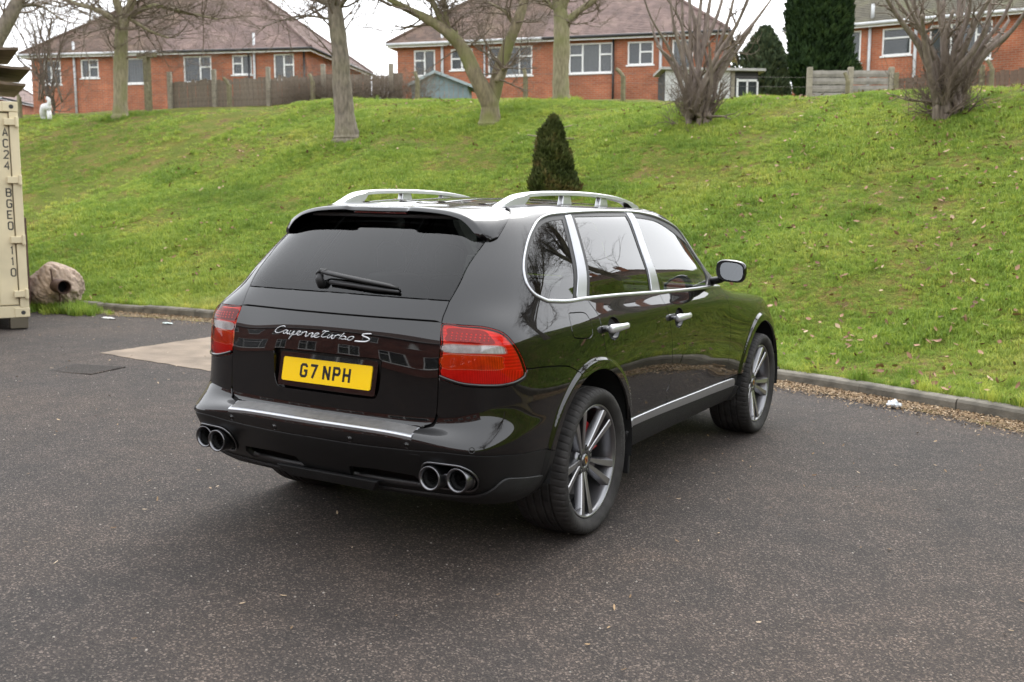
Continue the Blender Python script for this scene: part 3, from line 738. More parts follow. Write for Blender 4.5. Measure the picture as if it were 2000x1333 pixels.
def bare_tree(name, limbs, bark, label, cat, group=None, seed=1, twig_len=1.1, density=1.0, depth=2, sprout=0.0, minr=.02):
    r = random.Random(seed)
    base = limbs[0][0]
    root = empty(name, base[:3]); tag(root, label, cat, group)
    off = Vector(base[:3]); tr = MB(); cr = MB()
    for li, lb in enumerate(limbs):
        if li == 0 or sprout:      # rooted: run on into the ground with a flare
            q0 = lb[0]; lb = [(q0[0]+(base[0]-q0[0])*.4, q0[1]+(base[1]-q0[1])*.4, q0[2]-.7, q0[3]*(.9 if sprout else 1.5)), (q0[0], q0[1], q0[2]-.12, q0[3]*(1.0 if sprout else 1.22))] + list(lb)
        B = bez(lb, 4); B[:, 3] = np.maximum(B[:, 3], .004)
        pts = [Vector(q[:3])-off for q in B]
        # uneven girth
        tr.tube(pts, [q[3]*(1+r.uniform(-.06, .06)) for q in B], 12 if B[0, 3] > .06 else 8, cap=True)
        for i in range(1, len(B)):
            if B[i, 3] > .115 and i < len(B)*.55: continue
            t = (Vector(B[i, :3])-Vector(B[i-1, :3])).normalized()
            k = density*(1.2 if B[i, 3] < .07 else .6)
            for _ in range(int(k)+(1 if r.random() < k % 1 else 0)):
                sd = (t*.7+Vector((r.gauss(0, .75), r.gauss(0, .75), r.gauss(.15, .5)))).normalized()
                twigs(cr, r, pts[i], sd, twig_len*r.uniform(.5, 1.2), min(.028, B[i, 3]*.35+.006), depth)
    if sprout:
        for _ in range(int(sprout)):
            a = r.uniform(0, 6.283); d = abs(r.gauss(0, .26)); p = Vector((d*math.cos(a), d*math.sin(a), r.uniform(-.05, .08)))
            twigs(cr, r, p, Vector((math.cos(a)*.5, math.sin(a)*.5, 1)), r.uniform(.3, .75), .008, 1)
    tr.build('trunk', bark, root, smooth=True); cr.build('crown', TWIG, root, smooth=True)
    return root
bare_tree('lime_tree', TREES['lime'], BARK_PALE, 'bare pale-trunked tree before the left end of the long bungalow roof', 'tree', seed=2, twig_len=1.6, density=2.3)
bare_tree('maple_tree', TREES['maple'], BARK_GREY, 'bare tree with one leaning smooth grey trunk on the bank', 'tree', seed=3, twig_len=1.3, density=1.3)
bare_tree('forked_tree', TREES['forked'], BARK_MOSS, 'bare mossy tree forking into two trunks near the ground', 'tree', seed=4, twig_len=1.1, density=1.4)
bare_tree('ash_tree', TREES['ash'], BARK_PALE, 'bare straight pale tree just right of the forked tree', 'tree', seed=5, twig_len=1.2, density=1.4)
bare_tree('edge_tree', TREES['edge'], BARK_GREY, 'bare tree limb slanting across the top left corner', 'tree', seed=6, twig_len=1.3, density=1.2)
bare_tree('coppiced_shrub', TREES['coppice_mid'], BARK_STEM, 'many-stemmed coppiced shrub in front of the white outbuilding', 'shrub', 'coppiced shrubs on the bank', seed=7, twig_len=.7, density=.16, depth=1, sprout=70)
bare_tree('coppiced_shrub', TREES['coppice_right'], BARK_STEM, 'many-stemmed coppiced shrub nearest the right edge', 'shrub', 'coppiced shrubs on the bank', seed=8, twig_len=.6, density=.16, depth=1, sprout=70)
bare_tree('thin_shrub', TREES['thin_shrub'], BARK_STEM, 'thin leafless shrub beside the white garden ornament', 'shrub', seed=9, twig_len=1.1, density=.8, depth=1)
# two more trees at the side of the car park, seen in the car's paint and windows
def auto_limbs(x, y, z, H, r0, seed):
    r = random.Random(seed); L = []; fork = H*.28
    L.append([(x, y, z-.2, r0*1.2), (x+.05, y, z+.4, r0), (x+.1, y+.05, z+fork*.6, r0*.85), (x+.12, y, z+fork, r0*.75)])
    for k in range(7):
        a = k*2.4+r.uniform(0, .8); s = r.uniform(.25, .6); P = []
        for i in range(5):
            u = i/4; P.append((x+.12+math.cos(a)*s*H*.55*u**1.2, y+math.sin(a)*s*H*.55*u**1.2, z+fork+(H-fork)*u*(1-.35*s*u)*.9, max(.02, r0*.5*(1-u)+.02)))
        L.append(P)
    return L
for x, y, H, sd, lb in ((11.6, -3.0, 10.5, 21, 'tall bare tree on the side bank right of the car, mirrored in its rear pillar'), (7.2, 8.4, 8.5, 22, 'bare tree on the bank ahead of the car, mirrored in its quarter window'), (5.7, 13.2, 7.5, 23, 'bare tree on the bank beyond the right edge, mirrored in the rear door window')):
    bare_tree('side_tree', auto_limbs(x, y, float(bank_z(x, y)[0]), H, .24, sd), BARK_GREY, lb, 'tree', 'trees beside the car park', seed=sd, twig_len=1.9, density=2.2)

# ---------------------------------------------------------------- conifers
def m_needles(name, dark, mid_, tip):
    m, n, l, b = new_mat(name)
    tc = n.new('ShaderNodeTexCoord'); t = n.new('ShaderNodeTexNoise'); t.inputs['Scale'].default_value = 3.5; t.inputs['Detail'].default_value = 6
    l.new(tc.outputs['Object'], t.inputs['Vector']); r = ramp(n, [(.35, dark), (.55, mid_), (.72, tip)]); l.new(t.outputs['Fac'], r.inputs['Fac']); l.new(r.outputs[0], b.inputs['Base Color'])
    b.inputs['Roughness'].default_value = .7; b.inputs['Specular IOR Level'].default_value = .2
    return m
def conifer(name, x, y, z, H, prof, nspray, size, mat, label, seed, lobes=()):
    """upright evergreen: sprays over the volume of a lobed column. prof: list of (u, radius)"""
    r = random.Random(seed); root = empty(name, (x, y, z)); tag(root, label, 'conifer')
    us, rs = [a for a, b in prof], [b for a, b in prof]
    MBc = MB(); vs = []; fs = []
    lob = [(r.uniform(0, 6.283), r.uniform(.05, .95), r.uniform(.10, .30)) for _ in range(30)]
    cols = [(0, 0, 1.0, 1.0)] + list(lobes)
    for _ in range(nspray):
        cx, cy, hs, ws = cols[0] if r.random() < .72 or len(cols) == 1 else r.choice(cols[1:])
        u = r.random()**.9; a = r.uniform(0, 6.283); R = np.interp(u, us, rs)*ws
        for la, lu, lr in lob:
            dd = math.cos(a-la)
            if dd > .8 and abs(u-lu) < .16: R *= 1+lr*(dd-.8)*5*(1-abs(u-lu)/.16)
        rad = R*(1-.42*r.random()**2.2)
        p = Vector((cx+rad*math.cos(a), cy+rad*math.sin(a), u*H*hs)); o = Vector((math.cos(a), math.sin(a), 0))
        d = (o*r.uniform(.15, .75)+Vector((r.gauss(0, .25), r.gauss(0, .25), 1.0+r.gauss(0, .25)))).normalized(); s = size*r.uniform(.6, 1.35)
        sd = d.cross(o+Vector((r.gauss(0, .4), r.gauss(0, .4), 0))).normalized(); k = len(vs); nn = sd.cross(d)
        w = s*.28
        vs += [p, p+d*s*.5+sd*w, p+d*s*1.1+nn*s*.1, p+d*s*.5-sd*w, p+d*s*.35+nn*w*.9, p+d*s*.9+sd*w*.9+nn*w*.4]
        fs += [(k, k+1, k+2, k+3), (k, k+4, k+5)]
    mk('crown', vs, fs, mat, root)
    c = MB(); c.lathe([(max(.004, np.interp(u, us, rs)*.60), u*H*.93) for u in np.linspace(0, 1, 12)], 14, 'z')
    for cx, cy, hs, ws in cols[1:]: c.lathe([(max(.004, np.interp(u, us, rs)*.66*ws), u*H*hs*.95) for u in np.linspace(0, 1, 8)], 10, 'z', (cx, cy, 0))
    c.build('crown_core', mat, root, smooth=True)
    t = MB(); t.tube([(0, 0, -.3), (0, 0, H*.3)], [.09*H/4+.02, .05], 8); t.build('trunk', BARK_GREY, root)
    return root
YEW = m_needles('dark_evergreen', (.012, .026, .009), (.030, .058, .018), (.060, .095, .028))
CYP = m_needles('bronzed_dwarf_conifer', (.035, .050, .014), (.085, .10, .030), (.20, .13, .055))
LEY = m_needles('grey_green_conifer', (.035, .055, .028), (.07, .10, .048), (.11, .14, .07))
conifer('tall_conifer', -4.22, 25.8, 4.6, 5.2, [(0, .50), (.12, .68), (.35, .80), (.55, .78), (.78, .62), (.93, .30), (1, .05)], 15000, .17, YEW, 'tall dark columnar conifer standing between two houses', 31)
conifer('small_conifer', -5.03, 11.07, 1.80, 1.30, [(0, .33), (.15, .32), (.4, .26), (.62, .205), (.82, .14), (.94, .06), (1, .008)], 7500, .075, CYP, 'small bronzed conifer on the slope behind the roof rails', 32, lobes=((.24, .04, .52, .45), (-.17, -.08, .84, .5), (.10, -.13, .70, .5)))
conifer('far_conifer', -11.3, 44.7, 6.2, 3.7, [(0, .9), (.3, 1.1), (.6, .95), (.85, .55), (1, .1)], 5000, .24, LEY, 'grey-green conifer far off between the two right houses', 33)

# ---------------------------------------------------------------- houses
def m_brick(name, c1, c2, mortar):
    m, n, l, b = new_mat(name)
    tc = n.new('ShaderNodeTexCoord'); sp = n.new('ShaderNodeSeparateXYZ'); ad = n.new('ShaderNodeMath'); ad.operation = 'ADD'; cb = n.new('ShaderNodeCombineXYZ')
    l.new(tc.outputs['Object'], sp.inputs[0]); l.new(sp.outputs[0], ad.inputs[0]); l.new(sp.outputs[1], ad.inputs[1]); l.new(ad.outputs[0], cb.inputs[0]); l.new(sp.outputs[2], cb.inputs[1])
    br = n.new('ShaderNodeTexBrick'); br.inputs['Scale'].default_value = 1.0; br.inputs['Brick Width'].default_value = .225; br.inputs['Row Height'].default_value = .075
    br.inputs['Mortar Size'].default_value = .008; br.inputs['Bias'].default_value = -.1
    br.inputs['Color1'].default_value = (*c1, 1); br.inputs['Color2'].default_value = (*c2, 1); br.inputs['Mortar'].default_value = (*mortar, 1)
    l.new(cb.outputs[0], br.inputs['Vector'])
    t = n.new('ShaderNodeTexNoise'); t.inputs['Scale'].default_value = 1.3; t.inputs['Detail'].default_value = 6; l.new(tc.outputs['Object'], t.inputs['Vector'])
    r = ramp(n, [(.35, (.72, .70, .70)), (.7, (1.18, 1.12, 1.1))]); l.new(t.outputs['Fac'], r.inputs['Fac'])
    l.new(mixc(n, l, 1.0, br.outputs['Color'], r.outputs[0], 'MULTIPLY'), b.inputs['Base Color']); b.inputs['Roughness'].default_value = .9
    bp = n.new('ShaderNodeBump'); bp.inputs['Strength'].default_value = .6; bp.inputs['Distance'].default_value = .008; bp.invert = True; l.new(br.outputs['Fac'], bp.inputs['Height']); l.new(bp.outputs['Normal'], b.inputs['Normal'])
    return m
BRICK = m_brick('orange_red_brick', (.42, .135, .062), (.32, .095, .045), (.34, .25, .18))
BRICK2 = m_brick('dark_red_brick', (.20, .058, .040), (.14, .042, .030), (.22, .17, .14))
def m_tiles(name, a, b_, c):
    m, n, l, b = new_mat(name)
    tc = n.new('ShaderNodeTexCoord'); t = n.new('ShaderNodeTexNoise'); t.inputs['Scale'].default_value = .9; t.inputs['Detail'].default_value = 8
    f = n.new('ShaderNodeTexVoronoi'); f.inputs['Scale'].default_value = 5.0
    l.new(tc.outputs['Object'], t.inputs['Vector']); l.new(tc.outputs['Object'], f.inputs['Vector'])
    r = ramp(n, [(.3, a), (.55, b_), (.75, c)]); l.new(t.outputs['Fac'], r.inputs['Fac']); sp = n.new('ShaderNodeSeparateColor'); l.new(f.outputs['Color'], sp.inputs[0])
    r2 = ramp(n, [(0, (.78, .78, .78)), (1, (1.2, 1.2, 1.2))]); l.new(sp.outputs[0], r2.inputs['Fac'])
    l.new(mixc(n, l, 1.0, r.outputs[0], r2.outputs[0], 'MULTIPLY'), b.inputs['Base Color']); b.inputs['Roughness'].default_value = .85
    return m
TILE_BROWN = m_tiles('weathered_brown_tiles', (.075, .050, .038), (.125, .080, .060), (.16, .115, .075))
TILE_PLUM = m_tiles('plum_concrete_tiles', (.125, .085, .075), (.17, .115, .10), (.21, .15, .125))
TILE_MOSS = m_tiles('mossy_grey_tiles', (.055, .048, .036), (.085, .076, .050), (.115, .115, .055))
UPVC = plain('white_window_plastic', (.80, .80, .79), rough=.4)
GUTTER = plain('grey_white_gutter', (.52, .53, .54), rough=.5, noise=.12, nscale=3)
GUTTER_BLK = plain('black_gutter', (.02, .02, .022), rough=.45)
CURTAIN = plain('net_curtain', (.62, .62, .60), rough=.9, noise=.12, nscale=12)
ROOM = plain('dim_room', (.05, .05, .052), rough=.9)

def m_pane():
    m, n, l, b = new_mat('house_pane'); b.inputs['Base Color'].default_value = (.07, .08, .085, 1); b.inputs['Roughness'].default_value = .03; b.inputs['Specular IOR Level'].default_value = .9
    b.inputs['Transmission Weight'].default_value = .0; b.inputs['Alpha'].default_value = .55
    return m
PANE = m_pane()
def add_window(par, x0, x1, z0, z1, y, lay, curtain):
    """a framed window in the opening: outer frame, mullions, transoms, panes. par is the house root; plane at y, facing -y"""
    fr = MB(); t = .055; d0, d1 = y-.015, y+.075
    fr.box((x0, d0, z0), (x0+t, d1, z1)); fr.box((x1-t, d0, z0), (x1, d1, z1)); fr.box((x0+t, d0, z1-t), (x1-t, d1, z1)); fr.box((x0+t, d0, z0), (x1-t, d1, z0+t))
    cols = []; xs = [x0+t]
    W_ = x1-x0-2*t; acc = 0
    for i, (fw, tr) in enumerate(lay):
        a = x0+t+W_*acc; acc += fw; b_ = x0+t+W_*acc
        if i < len(lay)-1: fr.box((b_-.03, d0+.004, z0+t), (b_+.03, d1-.004, z1-t)); b2 = b_-.03
        else: b2 = b_
        a2 = a+.03 if i > 0 else a
        if tr:
            zt = z1-t-(z1-z0)*tr; fr.box((a2, d0+.004, zt-.03), (b2, d1-.004, zt+.03)); cols += [(a2, b2, z0+t, zt-.03), (a2, b2, zt+.03, z1-t)]
        else: cols.append((a2, b2, z0+t, z1-t))
    o = fr.build('window', UPVC, par)
    sl = MB(); sl.box((x0-.06, y-.07, z0-.055), (x1+.06, y+.03, z0-.002)); sl.build('sill', UPVC, o)
    for a, b_, c, d in cols:
        p = MB(); p.box((a+.012, y+.03, c+.012), (b_-.012, y+.036, d-.012)); p.build('pane', PANE, o)
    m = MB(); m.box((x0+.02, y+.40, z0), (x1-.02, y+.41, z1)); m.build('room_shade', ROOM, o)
    if curtain:
        m = MB(); n = 28; vs = []; a, b_ = curtain
        for i in range(n+1):
            u = i/n; x = x0+t+(x1-x0-2*t)*(a+(b_-a)*u); vs += [(x, y+.16+.012*math.sin(u*40), z0+.05), (x, y+.16+.012*math.sin(u*40), z1-.05)]
        m.add(vs, [(2*i, 2*i+2, 2*i+3, 2*i+1) for i in range(n)]); m.build('curtain', CURTAIN, o)
    return o
def house(name, label, A, head, L, Wd, zb, ze, wins, roofs, pitch=37, brick=None, over=.32, gut=((0, 1, 'w'),), pipes=(), chimney=None, backwins=(), gauge=.13, ridge_cut=None, cat='house', group=None):
    """A: front-left eave corner (plan). local x along the front, y to the back, z up from zb"""
    brick = brick or BRICK
    root = empty(name, (A[0], A[1], zb), (0, 0, RAD(head))); tag(root, label, cat, group)
    H = ze-zb; x0, x1, y0, y1 = over, L-over, over, Wd-over
    # front wall built round its openings
    w = MB(); th = .10
    cuts = sorted(wins, key=lambda q: q[0]); px = x0
    def slab(a, b_, c, d):
        if b_-a > .005 and d-c > .005: w.box((a, y0, c), (b_, y0+th, d))
    for q in cuts:
        wx0, wx1, wz0, wz1 = q[:4]; slab(px, wx0, 0, H); slab(wx0, wx1, 0, wz0-zb); slab(wx0, wx1, wz1-zb, H); px = wx1
    slab(px, x1, 0, H)
    w.box((x0, y0+th, 0), (x0+th, y1, H)); w.box((x1-th, y0+th, 0), (x1, y1, H)); w.box((x0+th, y1-th, 0), (x1-th, y1, H))
    w.build('wall', brick, root)
    for q in wins: add_window(root, q[0], q[1], q[2]-zb, q[3]-zb, y0+.03, q[4], q[5] if len(q) > 5 else None)
    # hipped roof in overlapping courses; each half its own part
    tp = math.tan(RAD(pitch)); half = Wd/2
    for (xa, xb, mat) in roofs:
        r = MB(); nC = int(half/math.cos(RAD(pitch))/gauge); dp = half/nC
        for k in range(nC):
            d0, d1 = k*dp, (k+1)*dp+.012; lift = .022
            zz0, zz1 = H+d0*tp+lift, H+d1*tp
            for f in (0, 1):
                ya, yb = (d0, d1) if f == 0 else (Wd-d0, Wd-d1)
                l0, r0_, l1, r1 = max(xa, d0), min(xb, L-d0), max(xa, d1), min(xb, L-d1)
                if r0_ > l0 and r1 > l1:
                    q = [(l0, ya, zz0), (r0_, ya, zz0), (r1, yb, zz1), (l1, yb, zz1), (l0, ya, zz0-lift), (r0_, ya, zz0-lift)]
                    r.add(q, [(0, 1, 2, 3), (4, 5, 1, 0)] if f == 0 else [(3, 2, 1, 0), (0, 1, 5, 4)])
            if xa <= 0: r.add([(d0, d0, zz0), (d0, Wd-d0, zz0), (d1, Wd-d1, zz1), (d1, d1, zz1), (d0, d0, zz0-lift), (d0, Wd-d0, zz0-lift)], [(3, 2, 1, 0), (0, 1, 5, 4)])
            if xb >= L: r.add([(L-d0, d0, zz0), (L-d0, Wd-d0, zz0), (L-d1, Wd-d1, zz1), (L-d1, d1, zz1), (L-d0, d0, zz0-lift), (L-d0, Wd-d0, zz0-lift)], [(0, 1, 2, 3), (4, 5, 1, 0)])
        ro = r.build('roof', mat, root)
        if xa <= 0:
            c = MB(); c.tube([(0, 0, H+.03), (half, half, H+half*tp+.03)], .07, 6); c.tube([(0, Wd, H+.03), (half, half, H+half*tp+.03)], .07, 6); c.build('hip_tiles', mat, ro)
        if xb >= L:
            c = MB(); c.tube([(L, 0, H+.03), (L-half, half, H+half*tp+.03)], .07, 6); c.tube([(L, Wd, H+.03), (L-half, half, H+half*tp+.03)], .07, 6); c.build('hip_tiles', mat, ro)
        c = MB(); c.tube([(max(xa, half), half, H+half*tp+.04), (min(xb, L-half), half, H+half*tp+.04)], .08, 6); c.build('ridge_tiles', mat, ro)
    s = MB(); s.box((.05, .05, H-.04), (L-.05, Wd-.05, H-.01)); s.build('soffit', UPVC, root)
    f = MB(); f.box((.03, .03, H-.16), (L-.03, .055, H-.01)); f.box((.03, .055, H-.16), (.055, Wd-.03, H-.01)); f.box((L-.055, .055, H-.16), (L-.03, Wd-.03, H-.01)); f.build('fascia', UPVC, root)
    for a, b_, c in gut:
        g = MB(); g.tube([(L*a-.03, -.03, H-.045), (L*b_+.03, -.03, H-.045)], .058, 8); g.build('gutter', GUTTER if c == 'w' else GUTTER_BLK, root, smooth=True)
    g = MB(); g.tube([(L+.03, -.03, H-.045), (L+.03, Wd, H-.045)], .058, 8); g.build('gutter', GUTTER_BLK, root, smooth=True)
    for p in pipes:
        x, za, zt, rr, c = p; g = MB(); g.tube([(x, y0-.07, max(0, za-zb)), (x, y0-.07, zt-zb)], rr, 8)
        g.build('downpipe', GUTTER if c == 'w' else GUTTER_BLK, root, smooth=True)
    if chimney:
        for cx in chimney:
            zr = H+half*tp; c = MB(); c.box((cx-.35, half-.4, zr-.6), (cx+.35, half+.4, zr+1.0)); c.box((cx-.4, half-.45, zr+.85), (cx+.4, half+.45, zr+.95)); ch = c.build('chimney', brick, root)
            for dx in (-.17, .17): c = MB(); c.tube([(cx+dx, half, zr+1.0), (cx+dx, half, zr+1.35)], [.1, .085], 10); c.build('chimney_pot', TILE_PLUM, ch)
    return root
Z0 = 5.0
two = [(.42, .0), (.58, .34)]; L2 = [(.62, 0), (.38, .34)]
house('bungalow', 'brick bungalow pair left, its roof half dark brown and half plum', (-37.51, 24.24), 20.5, 13.0, 8.6, Z0, 8.1,
      [(.90, 1.69, 6.86, 7.88, [(.4, 0), (.6, .3)], (0, .5)), (2.62, 3.44, 7.10, 7.88, [(.45, 0), (.55, .36)], None), (4.35, 5.57, 6.83, 7.88, [(1, 0)], (.3, 1)),
       (7.29, 8.53, 6.81, 7.90, [(.6, 0), (.4, .36)], None), (9.45, 10.31, 7.10, 7.90, [(.5, .36), (.5, 0)], (.5, 1)), (11.27, 12.14, 6.84, 7.90, [(.5, 0), (.5, .36)], (0, 1))],
      [(0, 6.4, TILE_BROWN), (6.4, 13.0, TILE_PLUM)], gut=((0, .49, 'w'), (.49, 1, 'k')), pipes=((2.37, 5.0, 8.6, .055, 'w'), (10.45, 5.2, 8.75, .055, 'w'), (10.2, 5.2, 8.0, .04, 'k'), (12.6, 5.2, 8.05, .04, 'k')))
house('bungalow', 'brick bungalow pair in the middle with the forked tree before it', (-22.19, 29.68), 15.3, 13.39, 8.6, Z0, 8.1,
      [(1.03, 1.92, 6.83, 7.85, [(.5, .34), (.5, 0)], (.5, 1)), (2.57, 3.48, 7.03, 7.84, [(.5, .4), (.5, 0)], None), (4.11, 5.89, 6.74, 7.87, [(.30, .30), (.42, 0), (.28, .30)], (.25, .65)),
       (7.34, 9.04, 6.74, 7.87, [(.30, .34), (.42, 0), (.28, .34)], (.0, 1)), (9.61, 10.58, 6.99, 7.85, [(.48, 0), (.52, .38)], None), (11.29, 12.07, 6.79, 7.86, [(.5, 0), (.5, .36)], (0, 1))],
      [(0, 6.38, TILE_BROWN), (6.38, 13.39, TILE_PLUM)], gut=((0, .475, 'w'), (.475, 1, 'k')), pipes=((2.24, 5.0, 8.5, .055, 'w'), (3.98, 5.0, 8.05, .04, 'w'), (9.07, 5.0, 8.0, .04, 'k'), (10.86, 5.0, 8.0, .055, 'w')))
house('bungalow', 'brick bungalow at the right with a mossy grey roof', (-7.6, 34.3), -1.6, 12.0, 8.6, Z0, 8.1,
      [(2.23, 2.74, 6.77, 7.90, [(1, .0)], (0, 1)), (3.47, 4.45, 6.94, 7.88, [(1, .30)], None), (5.04, 7.03, 6.61, 7.86, [(.34, 0), (.42, 0), (.24, .30)], (0, .3)), (8.6, 9.8, 6.8, 7.86, two, (0, 1))],
      [(0, 12.0, TILE_MOSS)], gut=((0, 1, 'w'),), pipes=((3.05, 5.0, 8.0, .055, 'w'), (3.12, 8.2, 8.75, .06, 'w'), (4.6, 5.0, 8.0, .055, 'w')), chimney=None)
house('bungalow', 'brick bungalow beyond the right edge, mirrored in the side windows', (8.0, 36.5), -16, 12.4, 8.6, 4.6, 7.7,
      [(1.2, 2.3, 6.3, 7.4, two, None), (3.4, 5.0, 6.3, 7.4, L2, (0, 1)), (7.4, 9.0, 6.3, 7.4, L2, None), (10, 11, 6.3, 7.4, two, (0, 1))], [(0, 12.4, TILE_BROWN)], chimney=(4.6, 8.0))
house('far_house', 'distant low roof at the far left behind the container', (-66, 33.0), 30, 9.0, 8.0, 4.6, 8.6, [(2, 3.2, 6.6, 7.8, two, None)], [(0, 9.0, TILE_PLUM)], gauge=.3)
# two-storey block behind the camera; it shows as a reflection in the tailgate
blk = [(1.0+3.4*i, 2.5+3.4*i, 4.1, 5.5, [(.5, .0), (.5, .3)], (0, 1)) for i in range(11)] + [(2.6+3.4*i, 4.3+3.4*i, 1.0, 2.7, [(.5, .0), (.5, .3)], (0, 1)) for i in range(11)]
house('brick_block', 'long two-storey dark brick building behind the camera, seen mirrored in the tailgate', (10.0, -15.5), 180, 40.0, 10.0, .0, 6.1, blk, [(0, 40.0, TILE_PLUM)], brick=BRICK2, gauge=.3, cat='building', pitch=32)

# ---------------------------------------------------------------- fences, shed, outbuilding
WOOD = plain('weathered_fence_wood', (.215, .175, .135), rough=.9, noise=.3, nscale=8)
WOOD2 = plain('mossy_old_post', (.19, .17, .10), rough=.9, noise=.3, nscale=10)
CPOST = plain('lichened_concrete_post', (.30, .27, .21), rough=.9, noise=.25, nscale=9)
CPLANK = plain('grey_concrete_plank', (.27, .25, .22), rough=.9, noise=.25, nscale=6, bump=.4, bscale=30)
def post(par, x, y, z0, z1, w, mat, name='post', crank=None):
    m = MB(); m.box((x-w/2, y-w/2, z0), (x+w/2, y+w/2, z1))
    o = m.build(name, mat, par, bevel=.012)
    if crank is not None:
        c = MB(); cx, cy, L = crank; c.tube([(x, y, z1-.03), (x+cx*L*.5, y+cy*L*.5, z1+L*.45), (x+cx*L, y+cy*L, z1+L*.8)], w*.5, 6); c.build('cranked_top', mat, o)
    return o
def board_fence(name, label, P0, P1, h, posts, bw, mat, pmat, ph, seed, lean=.02, zoff=0.0):
    r = random.Random(seed); P0, P1 = Vector(P0), Vector(P1); d = (P1-P0); L = d.length; head = math.atan2(d.y, d.x)
    g0 = float(bank_z(P0.x, P0.y)[0]); root = empty(name, (P0.x, P0.y, g0+zoff), (0, 0, head)); tag(root, label, 'fence')
    zz = lambda s: float(bank_z(P0.x+d.x*s/L, P0.y+d.y*s/L)[0])-g0
    x = 0.0
    while x < L:
        w = bw*r.uniform(.85, 1.1); hh = h*r.uniform(.93, 1.03); z = zz(x); t = r.uniform(-lean, lean)
        m = MB(); y = r.uniform(-.012, .012); m.box((-w*.47, y-.009, -.1), (w*.47, y+.009, hh)); o = m.build('board', mat, root); o.location = (x+w/2, 0, z); o.rotation_euler = (0, t, 0); x += w
    for f in (.2, .75):
        m = MB(); m.box((0, .02, zz(L/2)+h*f), (L, .06, zz(L/2)+h*f+.07)); m.build('rail', mat, root)
    for s in posts: post(root, s*L, -.06, zz(s*L)-.2, zz(s*L)+ph, .12, pmat)
    return root
f1 = board_fence('board_fence', 'weathered brown board fence with tall posts below the left bungalow', (-21.02, 17.44), (-14.6, 19.95), .80, (0, .20, .44, .68, .97), .13, WOOD, CPOST, 1.08, 41)
# brushwood gone over the fence
r = random.Random(42); m = MB()
for _ in range(420):
    s = r.random(); x, y = -17.6+4.0*s, 18.55+1.55*s; z = float(bank_z(x, y)[0])
    twigs(m, r, (x+r.gauss(0, .2), y-.12+r.gauss(0, .1), z), (r.gauss(0, .4), r.gauss(0, .3), 1), r.uniform(.45, .95), .008, 1, -.3)
b = m.build('bramble_thicket', plain('dry_bramble', (.21, .165, .125), rough=.9), None, smooth=True); tag(b, 'dry leafless bramble growing over the brown board fence', 'bramble')
# gate posts with lintel at the left end of that fence
g = empty('old_gateway', (-21.6, 17.1, float(bank_z(-21.6, 17.1)[0]))); tag(g, 'old wooden gateway post with a crossbar beside the board fence', 'gate post')
m = MB(); m.box((-.08, -.08, -.2), (.08, .08, 1.50)); m.build('post', WOOD2, g); m = MB(); m.box((-.35, -.06, 1.50), (.38, .06, 1.62)); m.build('crossbar', WOOD2, g)
# wire fence on cranked posts along the crest
wp = [(-24.6, 15.0), (-20.9, 16.5), (-18.75, 17.5), (-16.57, 18.55), (-13.55, 19.37), (-10.12, 19.3), (-7.77, 20.2), (-2.58, 22.0), (.58, 22.6)]
wf = empty('wire_fence', (wp[0][0], wp[0][1], float(bank_z(*wp[0])[0]))); tag(wf, 'wire mesh fence on leaning cranked posts along the crest', 'fence'); o0 = Vector(wf.location)
r = random.Random(43)
for x, y in wp:
    z = float(bank_z(x, y)[0]); post(wf, x-o0.x, y-o0.y, z-o0.z-.3, z-o0.z+.62, .10, WOOD2 if r.random() < .6 else CPOST, 'post', (r.uniform(-.9, -.2), r.uniform(-.3, .3), .24))
m = MB()
for (xa, ya), (xb, yb) in zip(wp[:4], wp[1:5]):
    za, zb_ = float(bank_z(xa, ya)[0])-o0.z, float(bank_z(xb, yb)[0])-o0.z; L = math.hypot(xb-xa, yb-ya)
    for k in range(7): h = .1+k*.19; m.tube([(xa-o0.x, ya-o0.y, za+h), ((xa+xb)/2-o0.x, (ya+yb)/2-o0.y, (za+zb_)/2+h-.015), (xb-o0.x, yb-o0.y, zb_+h)], .0032, 3, cap=False)
    nV = int(L/.17)
    for k in range(nV):
        u = k/nV; x, y, z = xa+(xb-xa)*u-o0.x, ya+(yb-ya)*u-o0.y, za+(zb_-za)*u; m.tube([(x, y, z+.02), (x, y, z+1.28)], .0028, 3, cap=False)
mo = m.build('wire_mesh', plain('rusty_wire', (.10, .085, .075), rough=.7), wf); mo['kind'] = 'stuff'
m = MB()
for (xa, ya), (xb, yb) in zip(wp[4:8], wp[5:9]):
    za, zb_ = float(bank_z(xa, ya)[0])-o0.z, float(bank_z(xb, yb)[0])-o0.z
    for h in (.45, .68): m.tube([(xa-o0.x, ya-o0.y, za+h), ((xa+xb)/2-o0.x, (ya+yb)/2-o0.y, (za+zb_)/2+h-.03), (xb-o0.x, yb-o0.y, zb_+h)], .004, 3, cap=False)
mo = m.build('strand_wire', MATS['rusty_wire'], wf); mo['kind'] = 'stuff'
